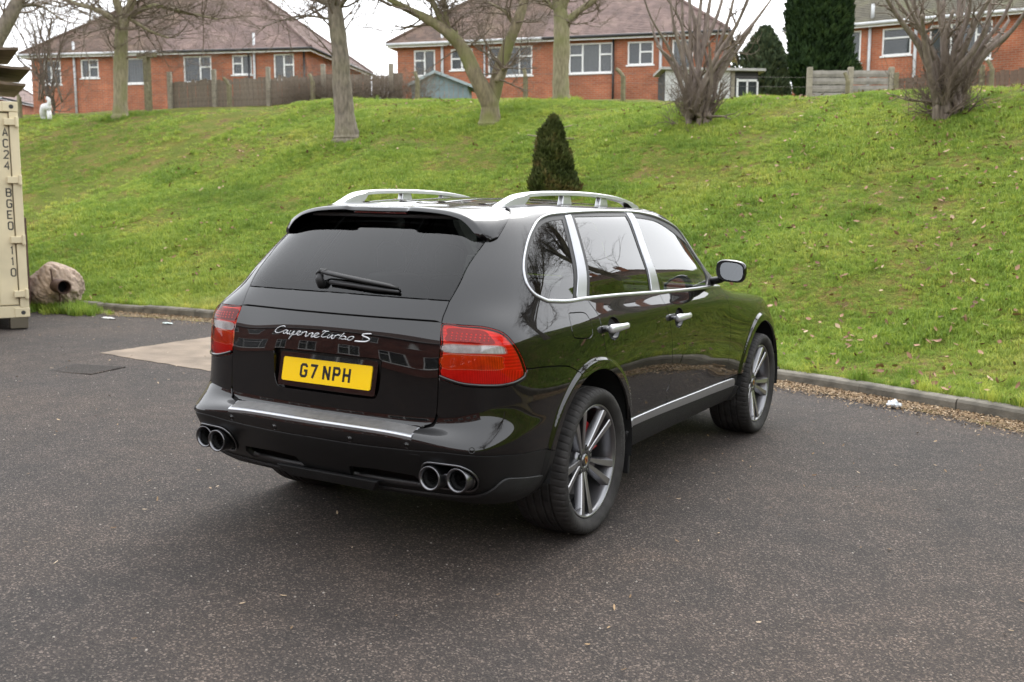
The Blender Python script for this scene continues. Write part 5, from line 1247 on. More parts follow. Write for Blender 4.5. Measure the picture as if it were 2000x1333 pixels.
BADGE = [[(-0.2505,1.034),(-0.2611,1.0363),(-0.2757,1.0339),(-0.2946,1.0265),(-0.3079,1.0158),(-0.3124,1.0083),(-0.3056,1.0028),(-0.2901,1.0025),(-0.2707,1.0081),(-0.2576,1.014)],
 [(-0.236,1.0193),(-0.2474,1.0184),(-0.2562,1.0117),(-0.2584,1.0044),(-0.2529,1.0017),(-0.2421,1.0069),(-0.2309,1.0185),(-0.2348,1.0087),(-0.2325,1.0029),(-0.2251,1.004),(-0.2195,1.0099)],
 [(-0.2122,1.0188),(-0.2195,1.0099),(-0.22,1.0028),(-0.2133,1.0016),(-0.2026,1.0065),(-0.1899,1.0182),(-0.2003,1.002),(-0.2117,0.9904),(-0.2201,0.9789)],
 [(-0.2001,1.0004),(-0.1874,1.0023),(-0.1751,1.0062),(-0.1599,1.0116),(-0.1514,1.0177),(-0.155,1.0203),(-0.1657,1.0178),(-0.1723,1.009),(-0.1682,1.0029),(-0.1585,1.0023),(-0.148,1.0062)],
 [(-0.1388,1.0187),(-0.1474,1.0023)],
 [(-0.145,1.0076),(-0.1278,1.0189),(-0.1138,1.0195),(-0.1189,1.0015),(-0.1116,1.0009),(-0.1053,1.0049)],
 [(-0.096,1.0158),(-0.1041,1.001)],
 [(-0.1009,1.0069),(-0.0869,1.0169),(-0.0751,1.0165),(-0.0837,1.0013),(-0.0768,1.0009),(-0.0696,1.0043)],
 [(-0.0681,1.0049),(-0.0564,1.0088),(-0.0407,1.0159),(-0.0443,1.0198),(-0.0576,1.0169),(-0.0661,1.0081),(-0.063,1.0013),(-0.0507,1.0006),(-0.0369,1.005)],
 [(-0.0213,1.0271),(-0.0118,1.033),(0.0005,1.0316),(0.0158,1.0332)],
 [(0.0012,1.0312),(-0.0126,1.0204),(-0.023,1.0091),(-0.0178,1.0042),(-0.0043,1.0053),(0.0065,1.0089)],
 [(0.0221,1.0184),(0.0117,1.0084),(0.014,1.0028),(0.0254,1.006),(0.0428,1.0189),(0.0356,1.0079),(0.0393,1.0024),(0.0479,1.0043)],
 [(0.0567,1.0188),(0.0481,1.0024)],
 [(0.0503,1.0079),(0.0621,1.0181),(0.0733,1.021),(0.0829,1.0199)],
 [(0.1055,1.0317),(0.0886,1.0166),(0.0795,1.0026)],
 [(0.0863,1.0123),(0.1028,1.0182),(0.1148,1.0157),(0.1131,1.0075),(0.0991,1.0037),(0.0873,1.0055)],
 [(0.1118,1.0065),(0.1192,1.0048),(0.1269,1.007)],
 [(0.1483,1.0205),(0.1348,1.0156),(0.1275,1.007),(0.1325,1.0017),(0.1477,1.0052),(0.1578,1.0139),(0.1584,1.0197),(0.1483,1.0205)],
 [(0.2522,1.039),(0.2319,1.038),(0.2132,1.0351),(0.2056,1.0309),(0.212,1.0259),(0.2321,1.0211),(0.2438,1.0158),(0.2421,1.0089),(0.2264,1.0032),(0.2017,1.0013),(0.168,1.0015)]]
# ---------------------------------------------------------------- car materials
def car_paint():
    m, n, l, b = new_mat('black_paint')
    b.inputs['Base Color'].default_value = (0.0018, 0.0014, 0.0017, 1)
    b.inputs['Roughness'].default_value = 0.35
    b.inputs['Specular IOR Level'].default_value = 0.03
    b.inputs['Coat Weight'].default_value = 1.0
    b.inputs['Coat Roughness'].default_value = 0.012
    b.inputs['Coat IOR'].default_value = 1.6
    tc = n.new('ShaderNodeTexCoord')
    t = n.new('ShaderNodeTexNoise'); t.inputs['Scale'].default_value = 7; t.inputs['Detail'].default_value = 3
    r = ramp(n, [(0.35, (0.008,)*3), (0.75, (0.03,)*3)])       # faint road film on the lacquer
    l.new(tc.outputs['Object'], t.inputs['Vector']); l.new(t.outputs['Fac'], r.inputs['Fac'])
    l.new(r.outputs['Color'], b.inputs['Coat Roughness'])
    return m
PAINT = car_paint()
SATIN = plain('satin_black_plastic', (0.007, 0.007, 0.0074), rough=0.36, spec=0.45, noise=0.15, nscale=9)
ROUGH_PL = plain('grained_black_plastic', (0.010, 0.010, 0.0105), rough=0.55, noise=0.2, nscale=14, bump=0.25, bscale=500)
DARK = plain('unlit_black_underside', (0.006, 0.006, 0.006), rough=0.8)
SILVER = plain('satin_silver_trim', (0.47, 0.48, 0.50), rough=0.30, metal=0.85, noise=0.04, nscale=5)
SILVERP = plain('silver_lacquer', (0.60, 0.61, 0.63), rough=0.3, metal=0.55, coat=0.6)
CHROME = plain('polished_chrome', (0.72, 0.73, 0.75), rough=0.08, metal=1.0)
EXH = plain('dark_exhaust_metal', (0.17, 0.17, 0.178), rough=0.28, metal=1.0, noise=0.25, nscale=12)
SOOT_SHADE = plain('pipe_soot_and_well_shade', (0.006, 0.006, 0.006), rough=0.9)
RUBBER = plain('tyre_rubber', (0.030, 0.028, 0.027), rough=0.75, spec=0.3, noise=0.45, nscale=11, bump=0.12, bscale=160)
LETTERR = plain('raised_tyre_lettering', (0.045, 0.044, 0.043), rough=0.7)
ALLOY = plain('titanium_grey_alloy', (0.18, 0.18, 0.188), rough=0.28, metal=0.9, coat=0.5, noise=0.05, nscale=6)
ALLOYF = plain('bright_alloy_edge', (0.42, 0.42, 0.43), rough=0.30, metal=0.95, coat=0.4)
STEEL = plain('brake_disc_steel', (0.20, 0.19, 0.18), rough=0.4, metal=1.0)
REDPAINT = plain('red_caliper_paint', (0.35, 0.008, 0.01), rough=0.35, coat=0.4)
FABRIC = plain('dark_leather', (0.012, 0.012, 0.012), rough=0.55)
PLATE = plain('yellow_number_plate', (0.86, 0.55, 0.004), rough=0.25, spec=0.5, noise=0.03, nscale=4)
PLATEBK = plain('number_plate_black', (0.008, 0.008, 0.008), rough=0.3)
SEAL = plain('window_rubber_seal', (0.018, 0.018, 0.019), rough=0.5)

def glass_mat(name, tint, ior=1.52, gain=1.7):
    m = bpy.data.materials.new(name); m.use_nodes = True; n, l = m.node_tree.nodes, m.node_tree.links
    n.clear(); out = n.new('ShaderNodeOutputMaterial')
    tr = n.new('ShaderNodeBsdfTransparent'); tr.inputs[0].default_value = (*tint, 1)
    gl = n.new('ShaderNodeBsdfGlossy'); gl.inputs['Roughness'].default_value = 0.004
    fr = n.new('ShaderNodeFresnel'); fr.inputs['IOR'].default_value = ior
    # both faces of the pane reflect
    mu = n.new('ShaderNodeMath'); mu.operation = 'MULTIPLY'; mu.inputs[1].default_value = gain; mu.use_clamp = True
    mx = n.new('ShaderNodeMixShader')
    l.new(fr.outputs[0], mu.inputs[0]); l.new(mu.outputs[0], mx.inputs[0]); l.new(tr.outputs[0], mx.inputs[1]); l.new(gl.outputs[0], mx.inputs[2]); l.new(mx.outputs[0], out.inputs[0])
    return m
GLASS_F = glass_mat('light_tinted_glass', (0.50, 0.56, 0.51))
GLASS_R = glass_mat('privacy_glass', (0.20, 0.21, 0.205))
GLASS_T = glass_mat('dark_rear_glass', (0.27, 0.28, 0.27), gain=1.05)

def lens(name, col, rough=0.12, rib=90.0, depth=0.6, axis='X', sat=1.0):
    """moulded lamp plastic with ribs moulded behind it"""
    m, n, l, b = new_mat(name)
    b.inputs['Base Color'].default_value = (*col, 1); b.inputs['Roughness'].default_value = rough
    b.inputs['Coat Weight'].default_value = 1; b.inputs['Coat Roughness'].default_value = 0.01
    b.inputs['Subsurface Weight'].default_value = 0.0
    tc = n.new('ShaderNodeTexCoord'); w = n.new('ShaderNodeTexWave'); w.wave_type = 'BANDS'; w.bands_direction = axis
    w.inputs['Scale'].default_value = rib; w.inputs['Distortion'].default_value = 0.6
    ns = n.new('ShaderNodeTexNoise'); ns.inputs['Scale'].default_value = 38; ns.inputs['Detail'].default_value = 3
    r1 = ramp(n, [(0.15, tuple(c*(1-depth) for c in col)), (0.85, tuple(min(1, c*1.15) for c in col))])
    mm = n.new('ShaderNodeMath'); mm.operation = 'ADD'; m2 = n.new('ShaderNodeMath'); m2.operation = 'MULTIPLY'; m2.inputs[1].default_value = 0.5
    l.new(tc.outputs['Object'], w.inputs['Vector']); l.new(tc.outputs['Object'], ns.inputs['Vector'])
    l.new(w.outputs['Fac'], mm.inputs[0]); l.new(ns.outputs['Fac'], mm.inputs[1]); l.new(mm.outputs[0], m2.inputs[0]); l.new(m2.outputs[0], r1.inputs['Fac'])
    l.new(r1.outputs['Color'], b.inputs['Base Color'])
    return m
LENS_RED = lens('red_lamp_housing', (0.92, 0.30, 0.22), rib=22, depth=0.30, axis='Z')
LENS_DARK = lens('deep_red_lamp_lens', (0.22, 0.05, 0.05), rib=60, depth=0.5)
LENS_CLEAR = lens('clear_ribbed_lamp_lens', (0.92, 0.90, 0.88), rib=75, depth=0.7)
LENS_AMBER = lens('amber_lamp_lens', (0.92, 0.36, 0.16), rib=60, depth=0.6)
LENS_LOW = lens('bright_red_reflector', (0.95, 0.26, 0.18), rib=50, depth=0.35)

# ---------------------------------------------------------------- surface evaluation
WHEELS_Y = (0.0, 2.855)
AXLE_Z = 0.368
ARCH_R = 0.462
def sstep(a, b, x):
    t = np.clip((x - a) / (b - a), 0, 1); return t * t * (3 - 2 * t)
def flare(P):
    d = np.zeros(P.shape[:-1])
    for yc in WHEELS_Y:
        rho = np.hypot(P[..., 1] - yc, (P[..., 2] - AXLE_Z) * 1.0)
        d = np.maximum(d, 0.013 * (1 - sstep(0.500, 0.530, rho)))
    return d * sstep(0.80, 0.88, P[..., 0])
def SURF(u, v):
    """point and unit normal of the right-hand body surface"""
    u = np.atleast_1d(np.asarray(u, float)); v = np.atleast_1d(np.asarray(v, float))
    P, du, dv = surf(CN, u, v, True)
    N = np.cross(du, dv); N /= np.linalg.norm(N, axis=-1, keepdims=True) + 1e-12
    d = flare(P)
    e = 1e-3
    d_u = (flare(P + du * e) - d) / e; d_v = (flare(P + dv * e) - d) / e
    Q = P + N * d[..., None]
    N2 = np.cross(du + N * d_u[..., None], dv + N * d_v[..., None]); N2 /= np.linalg.norm(N2, axis=-1, keepdims=True) + 1e-12
    return Q, N2
def inv_uv(a, b, ia, ib, u0, v0):
    """(u, v) whose coordinates ia, ib equal a, b"""
    u, v = u0, v0
    for _ in range(14):
        P, du, dv = surf(CN, np.array([u]), np.array([v]), True)
        J = np.array([[du[0, ia], dv[0, ia]], [du[0, ib], dv[0, ib]]])
        try: s = np.linalg.solve(J, np.array([a - P[0, ia], b - P[0, ib]]))
        except np.linalg.LinAlgError: break
        s = np.clip(s, -.5, .5)
        u = min(max(u + s[0], 0), NC - 1); v = min(max(v + s[1], 0), NR - 1)
    return (u, v)
def side_uv(y, z):
    u0 = np.interp(y, [-.75, -.36, .3, 1.2, 2.05, 2.85, 3.3], [4.6, 6, 8, 10, 12, 14, 15.3])
    v0 = np.interp(z, [.3, .46, .64, .78, .99, 1.18, 1.43, 1.6], [0, 2, 4, 6, 8, 10, 12, 14])
    return inv_uv(y, z, 1, 2, u0, v0)
def rear_uv(x, z):
    u0 = np.interp(x, [0, .3, .55, .74], [0, 1, 2, 3]); v0 = np.interp(z, [.3, .46, .64, .76, 1.01, 1.19, 1.43, 1.6], [0, 2, 4, 6, 8, 10, 12, 14])
    return inv_uv(x, z, 0, 2, u0, v0)

def dense(pts, k=6, closed=False):
    """Catmull-Rom through traced points"""
    P = np.array(pts, float); n = len(P); out = []
    for i in range(n if closed else n - 1):
        p0 = P[(i-1) % n] if closed else P[max(i-1, 0)]; p1 = P[i]; p2 = P[(i+1) % n]; p3 = P[(i+2) % n] if closed else P[min(i+2, n-1)]
        for t in np.linspace(0, 1, k, endpoint=False):
            out.append(tuple(.5*((2*p1)+(p2-p0)*t+(2*p0-5*p1+4*p2-p3)*t*t+(3*p1-p0-3*p2+p3)*t**3)))
    if not closed: out.append(tuple(P[-1]))
    return out
def straight(a, b, k=8):
    return [tuple(np.array(a) + (np.array(b) - np.array(a)) * t) for t in np.linspace(0, 1, k)]
def join(*curves):
    out = []
    for c in curves:
        for q in c:
            if not out or abs(q[0]-out[-1][0]) + abs(q[1]-out[-1][1]) > 4e-3: out.append((float(q[0]), float(q[1])))
    if abs(out[0][0]-out[-1][0]) + abs(out[0][1]-out[-1][1]) < 4e-3: out.pop()
    return out
def inside(poly, x, y):
    """vectorised even-odd test"""
    r = np.zeros(x.shape, bool); n = len(poly)
    for i in range(n):
        x1, y1 = poly[i]; x2, y2 = poly[(i+1) % n]
        c = ((y1 > y) != (y2 > y))
        with np.errstate(divide='ignore', invalid='ignore'):
            xi = (x2-x1)*(y-y1)/(y2-y1+1e-30)+x1
        r ^= c & (x < xi)
    return r

def inv_many(A, B, ia, ib, u, v):
    u = np.array(u, float); v = np.array(v, float)
    for _ in range(14):
        P, du, dv = surf(CN, u, v, True)
        a, b, c, d = du[:, ia], dv[:, ia], du[:, ib], dv[:, ib]
        det = a*d-b*c; det = np.where(abs(det) < 1e-9, 1e-9, det)
        ra, rb = A-P[:, ia], B-P[:, ib]
        u = np.clip(u+np.clip((d*ra-b*rb)/det, -.5, .5), 0, NC-1); v = np.clip(v+np.clip((a*rb-c*ra)/det, -.5, .5), 0, NR-1)
    return u, v
_A, _B, _r = [], [], []
for yc in WHEELS_Y:
    for rr in (.470, .480, .490, .498, .503, .508, .512, .516, .520, .525, .530, .537, .548):
        for w in np.arange(-8, 190, 2.5):
            _A.append(yc+rr*math.cos(RAD(w))); _B.append(AXLE_Z+rr*math.sin(RAD(w)))
_A, _B = np.array(_A), np.array(_B)
_u, _v = inv_many(_A, _B, 1, 2, np.interp(_A, [-.75, -.36, .3, 1.2, 2.05, 2.85, 3.3], [4.6, 6, 8, 10, 12, 14, 15.3]), np.interp(_B, [.3, .46, .64, .78, .99, 1.18], [0, 2, 4, 6, 8, 10]))
_P = surf(CN, _u, _v); _k = (abs(_P[:, 1]-_A) < .002) & (abs(_P[:, 2]-_B) < .002)
FLARE_U, FLARE_V = _u[_k], _v[_k]

def panel_data(loops, thick=0.018, off=0.0, gap=0.0029, su=0.14, sv=0.22, centre=False):
    """trimmed piece of the body surface: verts, faces, normals"""
    pts, edges = [], []
    fine = []
    for lp in loops:
        o = []
        for i in range(len(lp)):
            a, b = np.array(lp[i]), np.array(lp[(i+1) % len(lp)]); n_ = max(1, int(math.ceil(max(abs(b[0]-a[0])/(su*1.2), abs(b[1]-a[1])/(sv*.9)))))
            o += [tuple(a+(b-a)*t/n_) for t in range(n_)]
        fine.append(o)
    loops = fine
    for lp in loops:
        k = len(pts); pts += list(lp); edges += [(k+i, k+(i+1) % len(lp)) for i in range(len(lp))]
    A = np.array(pts)
    gu = np.arange(math.floor(A[:, 0].min()/su)*su + su*.5, A[:, 0].max(), su); gv = np.arange(math.floor(A[:, 1].min()/sv)*sv + sv*.5, A[:, 1].max(), sv)
    U, V = np.meshgrid(gu, gv); U, V = U.ravel(), V.ravel()
    ok = np.zeros(U.shape, bool)
    for lp in loops: ok ^= inside(lp, U, V)
    U, V = U[ok], V[ok]
    ok = np.zeros(FLARE_U.shape, bool)
    for lp in loops: ok ^= inside(lp, FLARE_U, FLARE_V)
    FU, FV = FLARE_U[ok], FLARE_V[ok]
    if len(FU) and len(U):
        Pg = surf(CN, U, V); near = np.zeros(len(U), bool)
        for yc in WHEELS_Y: 
            rho = np.hypot(Pg[:, 1]-yc, Pg[:, 2]-AXLE_Z); near |= (rho > .462) & (rho < .56) & (Pg[:, 0] > .8)
        U, V = U[~near], V[~near]
    E = np.concatenate([np.array([np.array(lp[i]) + (np.array(lp[(i+1) % len(lp)])-np.array(lp[i]))*t for i in range(len(lp)) for t in (0, .5)]) for lp in loops])
    if len(U):
        dmin = np.full(len(U), 9.)
        for s in range(0, len(E), 200):
            e = E[s:s+200]; dmin = np.minimum(dmin, np.min(((U[:, None]-e[:, 0])/su)**2+((V[:, None]-e[:, 1])/sv)**2, 1))
        k = dmin > .12; U, V = U[k], V[k]
    if len(FU):
        dmin = np.full(len(FU), 9.)
        for s in range(0, len(E), 200):
            e = E[s:s+200]; dmin = np.minimum(dmin, np.min(((FU[:, None]-e[:, 0])*.4)**2+((FV[:, None]-e[:, 1])*.1)**2, 1))
        k = dmin > .0045**2; U, V = np.concatenate([U, FU[k]]), np.concatenate([V, FV[k]])
    allp = [Vector((q[0]*.36, q[1]*.1)) for q in pts] + [Vector((a*.36, b*.1)) for a, b in zip(U, V)]
    cv, ce, cf, _, _, _ = delaunay_2d_cdt(allp, edges, [], 0, 1e-6)
    cv = np.array([tuple(q) for q in cv])/np.array([.36, .1]); T3 = [f for f in cf if len(f) == 3]
    cen = np.array([cv[list(f)].mean(0) for f in T3])
    ok = np.zeros(len(T3), bool)
    for lp in loops: ok ^= inside(lp, cen[:, 0], cen[:, 1])
    T3 = [f for f, o in zip(T3, ok) if o]
    P, N = SURF(cv[:, 0], cv[:, 1])
    # orient faces along the surface normal
    F = []
    for f in T3:
        a, b, c = f; nn = np.cross(P[b]-P[a], P[c]-P[a])
        F.append((a, b, c) if nn @ (N[a]+N[b]+N[c]) >= 0 else (a, c, b))
    cnt = {}
    for f in F:
        for i in range(3):
            a, b = f[i], f[(i+1) % 3]; cnt[(a, b)] = 1
    bd = [(a, b) for (a, b) in cnt if (b, a) not in cnt]
    if centre: bd = [(a, b) for a, b in bd if not (cv[a, 0] < 1e-3 and cv[b, 0] < 1e-3)]
    ins = np.zeros_like(P)
    for a, b in bd:
        t = P[b]-P[a]; t /= np.linalg.norm(t)+1e-12
        for q in (a, b):
            ins[q] += np.cross(N[q], t)
    L = np.linalg.norm(ins, axis=1, keepdims=True); ins = np.where(L > 1e-9, ins/np.maximum(L, 1e-9), 0)
    if centre:
        z = cv[:, 0] < 1e-3; ins[z, 0] = 0
    P = P + ins*gap + N*off
    vs = [tuple(q) for q in P]; ns = [tuple(q) for q in N]; fs = list(F)
    # rolled edge: the surface turns down into the shut line
    idx = {}
    def ring(q, depth, k, tilt):
        key = (q, k)
        if key not in idx:
            idx[key] = len(vs)
            vs.append(tuple(P[q]-N[q]*depth - ins[q]*(0.0 if k else -0.0)))
            nn = N[q]*(1-tilt) - ins[q]*tilt; nn /= np.linalg.norm(nn)+1e-9; ns.append(tuple(nn))
        return idx[key]
    if thick > 0:
        for a, b in bd:
            a0, b0 = ring(a, 0.0006, 0, .5), ring(b, 0.0006, 0, .5)
            a1, b1 = ring(a, thick, 1, 1.), ring(b, thick, 1, 1.)
            fs.append((b0, a0, a1, b1))
            fs.append((b, a, a0, b0))
    return vs, fs, ns

def flip(vs, fs, ns):
    return [(-x, y, z) for x, y, z in vs], [tuple(reversed(f)) for f in fs], [(-x, y, z) for x, y, z in ns]
def panel(name, loops, mat, parent, side='R', **kw):
    d = panel_data(loops, centre=(side == 'C'), **kw)
    out = []
    if side == 'C':
        e = flip(*d); k = len(d[0])
        return mk(name, d[0]+e[0], d[1]+[tuple(i+k for i in f) for f in e[1]], mat, parent, d[2]+e[2])
    if 'R' in side:
        out.append(mk(name, *d[:2], mat, parent if not isinstance(parent, list) else parent[0], d[2]))
    if 'L' in side:
        e = flip(*d)
        out.append(mk(name, *e[:2], mat, parent if not isinstance(parent, list) else parent[1], e[2]))
    return out

def ribbon(name, curve, width, height, mat, parent, side='RL', closed=False, base=0.0, shift=0.0):
    """moulding that lies on the body surface along a (u, v) curve"""
    C = np.array(curve); P, N = SURF(C[:, 0], C[:, 1])
    n = len(P); t = np.gradient(P, axis=0)
    if closed: t = np.roll(P, -1, 0)-np.roll(P, 1, 0)
    t /= np.linalg.norm(t, axis=1, keepdims=True)+1e-12
    B = np.cross(N, t); B /= np.linalg.norm(B, axis=1, keepdims=True)+1e-12
    w = np.broadcast_to(np.asarray(width, float), (n,))[:, None]
    prof = [(-.5, -.004, 0), (-.5, .45, 0), (-.36, .85, 0), (-.12, 1., 0), (.12, 1., 0), (.36, .85, 0), (.5, .45, 0), (.5, -.004, 0)]
    vs = []
    for k in range(n):
        for a, h, _ in prof:
            hh = base + height*h if h > 0 else -0.004
            vs.append(tuple(P[k]+B[k]*(a*w[k]+shift)+N[k]*hh))
    m = len(prof); fs = []
    for k in range(n if closed else n-1):
        k2 = (k+1) % n
        for i in range(m-1): fs.append((k*m+i, k2*m+i, k2*m+i+1, k*m+i+1))
    if not closed: fs += [tuple(range(m))[::-1], tuple((n-1)*m+i for i in range(m))]
    res = []
    for s in side:
        v2 = vs if s == 'R' else [(-x, y, z) for x, y, z in vs]
        f2 = [tuple(reversed(f)) for f in fs] if s == 'R' else fs
        o = mk(name, v2, f2, mat, parent if not isinstance(parent, list) else parent['RL'.index(s)], smooth=True)
        o.data.set_sharp_from_angle(angle=RAD(50)); res.append(o)
    return res

# ---------------------------------------------------------------- the car
car = empty('parked_car')
tag(car, 'glossy black five-door SUV with yellow rear number plate parked on the tarmac', 'car')
CAR_M = Matrix(((0.9998327, -0.0000948, 0.0182913, 0), (-0.0000948, 0.9999463, 0.0103611, 0), (-0.0182913, -0.0103611, 0.9997790, 0), (0, 0, 0, 1)))
car.matrix_world = CAR_M

def arch_uv(yc, a0, a1, k=16, r=ARCH_R):
    return [side_uv(yc + r*math.cos(w), AXLE_Z + r*math.sin(w)) for w in np.linspace(RAD(a0), RAD(a1), k)]
T = TR
dlo_top = dense(T['dlo_top'], 5); dlo_bot = dense(T['dlo_bot'], 5)
seam_c = dense(T['seam_c'], 4); seam_b = dense(T['seam_b'], 4); seam_a = dense(T['seam_a'], 4)
light = T['light']; bump_seam = dense(T['bump_seam'], 4)
tg = T['tg_side']                              # tailgate edge, top to bottom; last three turn along the bottom
TG_UP = dense([(2.93, 12.55)] + tg[:7], 4)     # beside the glass
tg_low = [(2.165, 9.13)] + tg[7:]
val = dense([(0, 2.98)] + T['val'], 5)
sill_t, sill_b = dense(T['sill_t'], 4), dense(T['sill_b'], 4)
l_top = dense(light[:8], 4)                    # lamp outline, inner top corner to outer tip
l_low = dense(light[8:16], 4)                  # outer tip, underneath, to inner bottom corner
spo_edge = dense([(2.93, 12.3), (3.2, 12.55), (3.42, 12.94), (3.6, 13.45), (3.68, 13.9), (3.68, 14.35)], 4)
ROOFV = 14.35

a_c = 74; a_b = 113; a_v = 162
# side frame with quarter panel, roof frame and A-pillar
side_poly = join(TG_UP[::-1][:-3], spo_edge, straight((3.68, ROOFV), (12.9, ROOFV), 60), dense([(12.9, ROOFV), (13.05, 13.6), (13.1, 12.8), (13.1, 12.0), (13.05, 11.2), (12.85, 10.45), (12.164, 10.011)], 5),
                 dlo_top[::-1], [q for q in dlo_bot if q[0] <= 6.98], seam_c, arch_uv(0, a_c, a_b, 14), bump_seam[::-1], l_top[::-1])
quarter = panel('quarter_panel', [side_poly, dense(T['fuel'], 4, True)], PAINT, car, 'RL')
for q in quarter: q['label'] = 'glossy black rear quarter panel with roof frame'
flap = panel('fuel_flap', [dense(T['fuel'], 4, True)], PAINT, quarter, 'R')
panel('fuel_flap_blank', [dense(T['fuel'], 4, True)], PAINT, [None, quarter[1]], 'L', gap=-.001, thick=0)

def bowl_uv(hy, hz, k=24):
    return [side_uv(hy+.060+.072*math.cos(w), hz-.004+.057*math.sin(w)) for w in np.linspace(0, 2*math.pi, k+1)[:-1]]
BOWLS = {'r': (.155, 1.018), 'f': (1.075, 0.998)}
rear_door_poly = join(seam_c, arch_uv(0, a_c, 17, 14), [q for q in sill_t if q[0] < 9.70], [q for q in seam_b if q[1] > 2.36][::-1], [q for q in dlo_bot if 6.99 < q[0] < 9.40][::-1])
rear_door = panel('rear_door', [rear_door_poly, bowl_uv(*BOWLS['r'])], PAINT, car, 'RL')
front_door_poly = join([q for q in seam_b if q[1] > 2.36], [q for q in sill_t if 9.72 < q[0] < 12.15], [q for q in seam_a if q[1] > 2.36][::-1], [q for q in dlo_bot if 9.41 < q[0] < 12.15][::-1])
front_door = panel('front_door', [front_door_poly, bowl_uv(*BOWLS['f'])], PAINT, car, 'RL')
fend_poly = join([q for q in seam_a if q[1] > 2.36], straight((12.172, 2.34), arch_uv(2.855, 163, 162, 2)[0], 4), arch_uv(2.855, 163, 14, 22),
                 straight((15.25, 2.4), (15.45, 6.6), 10), straight((15.45, 6.6), (15.3, 9.0), 6), dense([(15.3, 9.0), (14.6, 9.45), (13.8, 9.75), (13.0, 10.0), (12.5, 10.15), (12.164, 10.011)], 4))
fender = panel('front_wing', [fend_poly], PAINT, car, 'RL')
bon_poly = join(dense([(12.52, 10.2), (13.0, 10.04), (13.8, 9.79), (14.6, 9.49), (15.3, 9.04), (15.5, 7.8)], 4), straight((15.5, 7.8), (19, 7.4), 10), straight((19, 7.4), (19, 10.35), 8), straight((19, 10.35), (13.0, 10.35), 12))
bonnet = panel('bonnet', [bon_poly], PAINT, car, 'RL')
fb_poly = join(straight((15.3, 2.4), (15.49, 6.6), 8), straight((15.49, 6.6), (15.52, 7.7), 4), straight((15.52, 7.7), (19, 7.3), 10), straight((19, 7.3), (19, 0.1), 10), straight((19, .1), (15.0, .1), 10))
panel('front_bumper', [fb_poly], PAINT, car, 'RL')
ws_poly = join(straight((13.14, 10.55), (13.14, 13.5), 10), straight((13.14, 13.5), (19, 13.75), 14), straight((19, 13.75), (19, 10.5), 8), straight((19, 10.5), (13.14, 10.55), 12))
panel('windscreen', [ws_poly], GLASS_F, car, 'RL', off=-.003, thick=.004)
# roof skin
roof_poly = join(straight((0, 17), (0, 13.3), 6), straight((0, 13.3), (3.3, 13.6), 10), [(3.66, 14.37)], straight((3.68, ROOFV+.02), (12.9, ROOFV+.02), 60), dense([(12.9, ROOFV+.02), (13.05, 13.75), (15, 13.82), (19, 13.85)], 8), straight((19, 13.85), (19, 17), 6), straight((19, 17), (0, 17), 80))
panel('roof', [roof_poly], PAINT, car, 'RL', gap=.0, thick=.01)

# sill trim, sill, arch lips
strip_poly = join(sill_t, [(12.60, 2.0)], sill_b[::-1])
strip = panel('sill_trim', [strip_poly], SILVER, car, 'RL', off=.010, gap=.001)
sill_poly = join([q for q in sill_b], arch_uv(2.855, 174, 188, 3), straight((12.85, .25), (8.6, .15), 20), arch_uv(0, -10, 8, 4))
sill = panel('sill', [sill_poly], ROUGH_PL, car, 'RL', off=.006)

# tailgate
rec = T['recess']
RB = rec[4][1]
rec_half = dense([(0, 7.30), (.6, 7.285), (1.02, 7.27), (1.047, 7.1)] + rec[1:4] + [(.6, RB), (.3, RB), (0, RB)], 4)
LIFT = .30
tg_lift = [(a - (.02 if i >= len(tg_low)-3 else 0), b+(LIFT if i >= len(tg_low)-2 else (LIFT*.6 if i == len(tg_low)-3 else 0))) for i, (a, b) in enumerate(tg_low)]
tail_poly = join(straight((0, 9.13), (2.165, 9.13), 14), dense(tg_lift, 4), dense([(a, b+LIFT) for a, b in T['tg_bot']] + [(0, T['tg_bot'][-1][1]+LIFT)], 4), straight((0, T['tg_bot'][-1][1]+LIFT), (0, RB), 3), rec_half[::-1], straight((0, 7.30), (0, 9.13), 4))
tailgate = panel('tailgate', [tail_poly], PAINT, car, 'C')
hatch_poly = join(straight((0, 9.165), (2.165, 9.165), 14), dense(tg[3:7][::-1], 4), straight((2.215, 10.10), (0, 10.14), 14), straight((0, 10.14), (0, 9.165), 4))
hatch = panel('tailgate_upper_panel', [hatch_poly], PAINT, car, 'C')
rw_poly = join(straight((0, 10.155), (2.215, 10.115), 14), dense(tg[:4][::-1], 4), [(2.86, 12.4), (2.88, 12.9), (2.7, 13.25)], straight((2.7, 13.25), (0, 13.4), 10), straight((0, 13.4), (0, 10.155), 10))
rear_window = panel('rear_window', [rw_poly], GLASS_T, car, 'C', off=-.002, thick=.004, gap=.003)

# bumper and lower valance
bump_poly = join([(0, 4.36)], dense(T['tg_bot'], 4)[::-1], dense(tg[7:], 4)[::-1][:-1][:40], l_low[::-1], bump_seam, arch_uv(0, a_b, a_v, 12), val[::-1], [(0, 2.98)])
# keep only the tailgate edge that lies below the lamp
bump_poly = join(dense([(0, T['tg_bot'][-1][1])] + T['tg_bot'][::-1][1:], 4), dense(tg[::-1][1:6], 4), [(2.29, 6.86)], l_low[::-1], bump_seam, arch_uv(0, a_b, a_v, 12), val[::-1])
bumper = panel('rear_bumper', [bump_poly], PAINT, car, 'C', sv=.16)

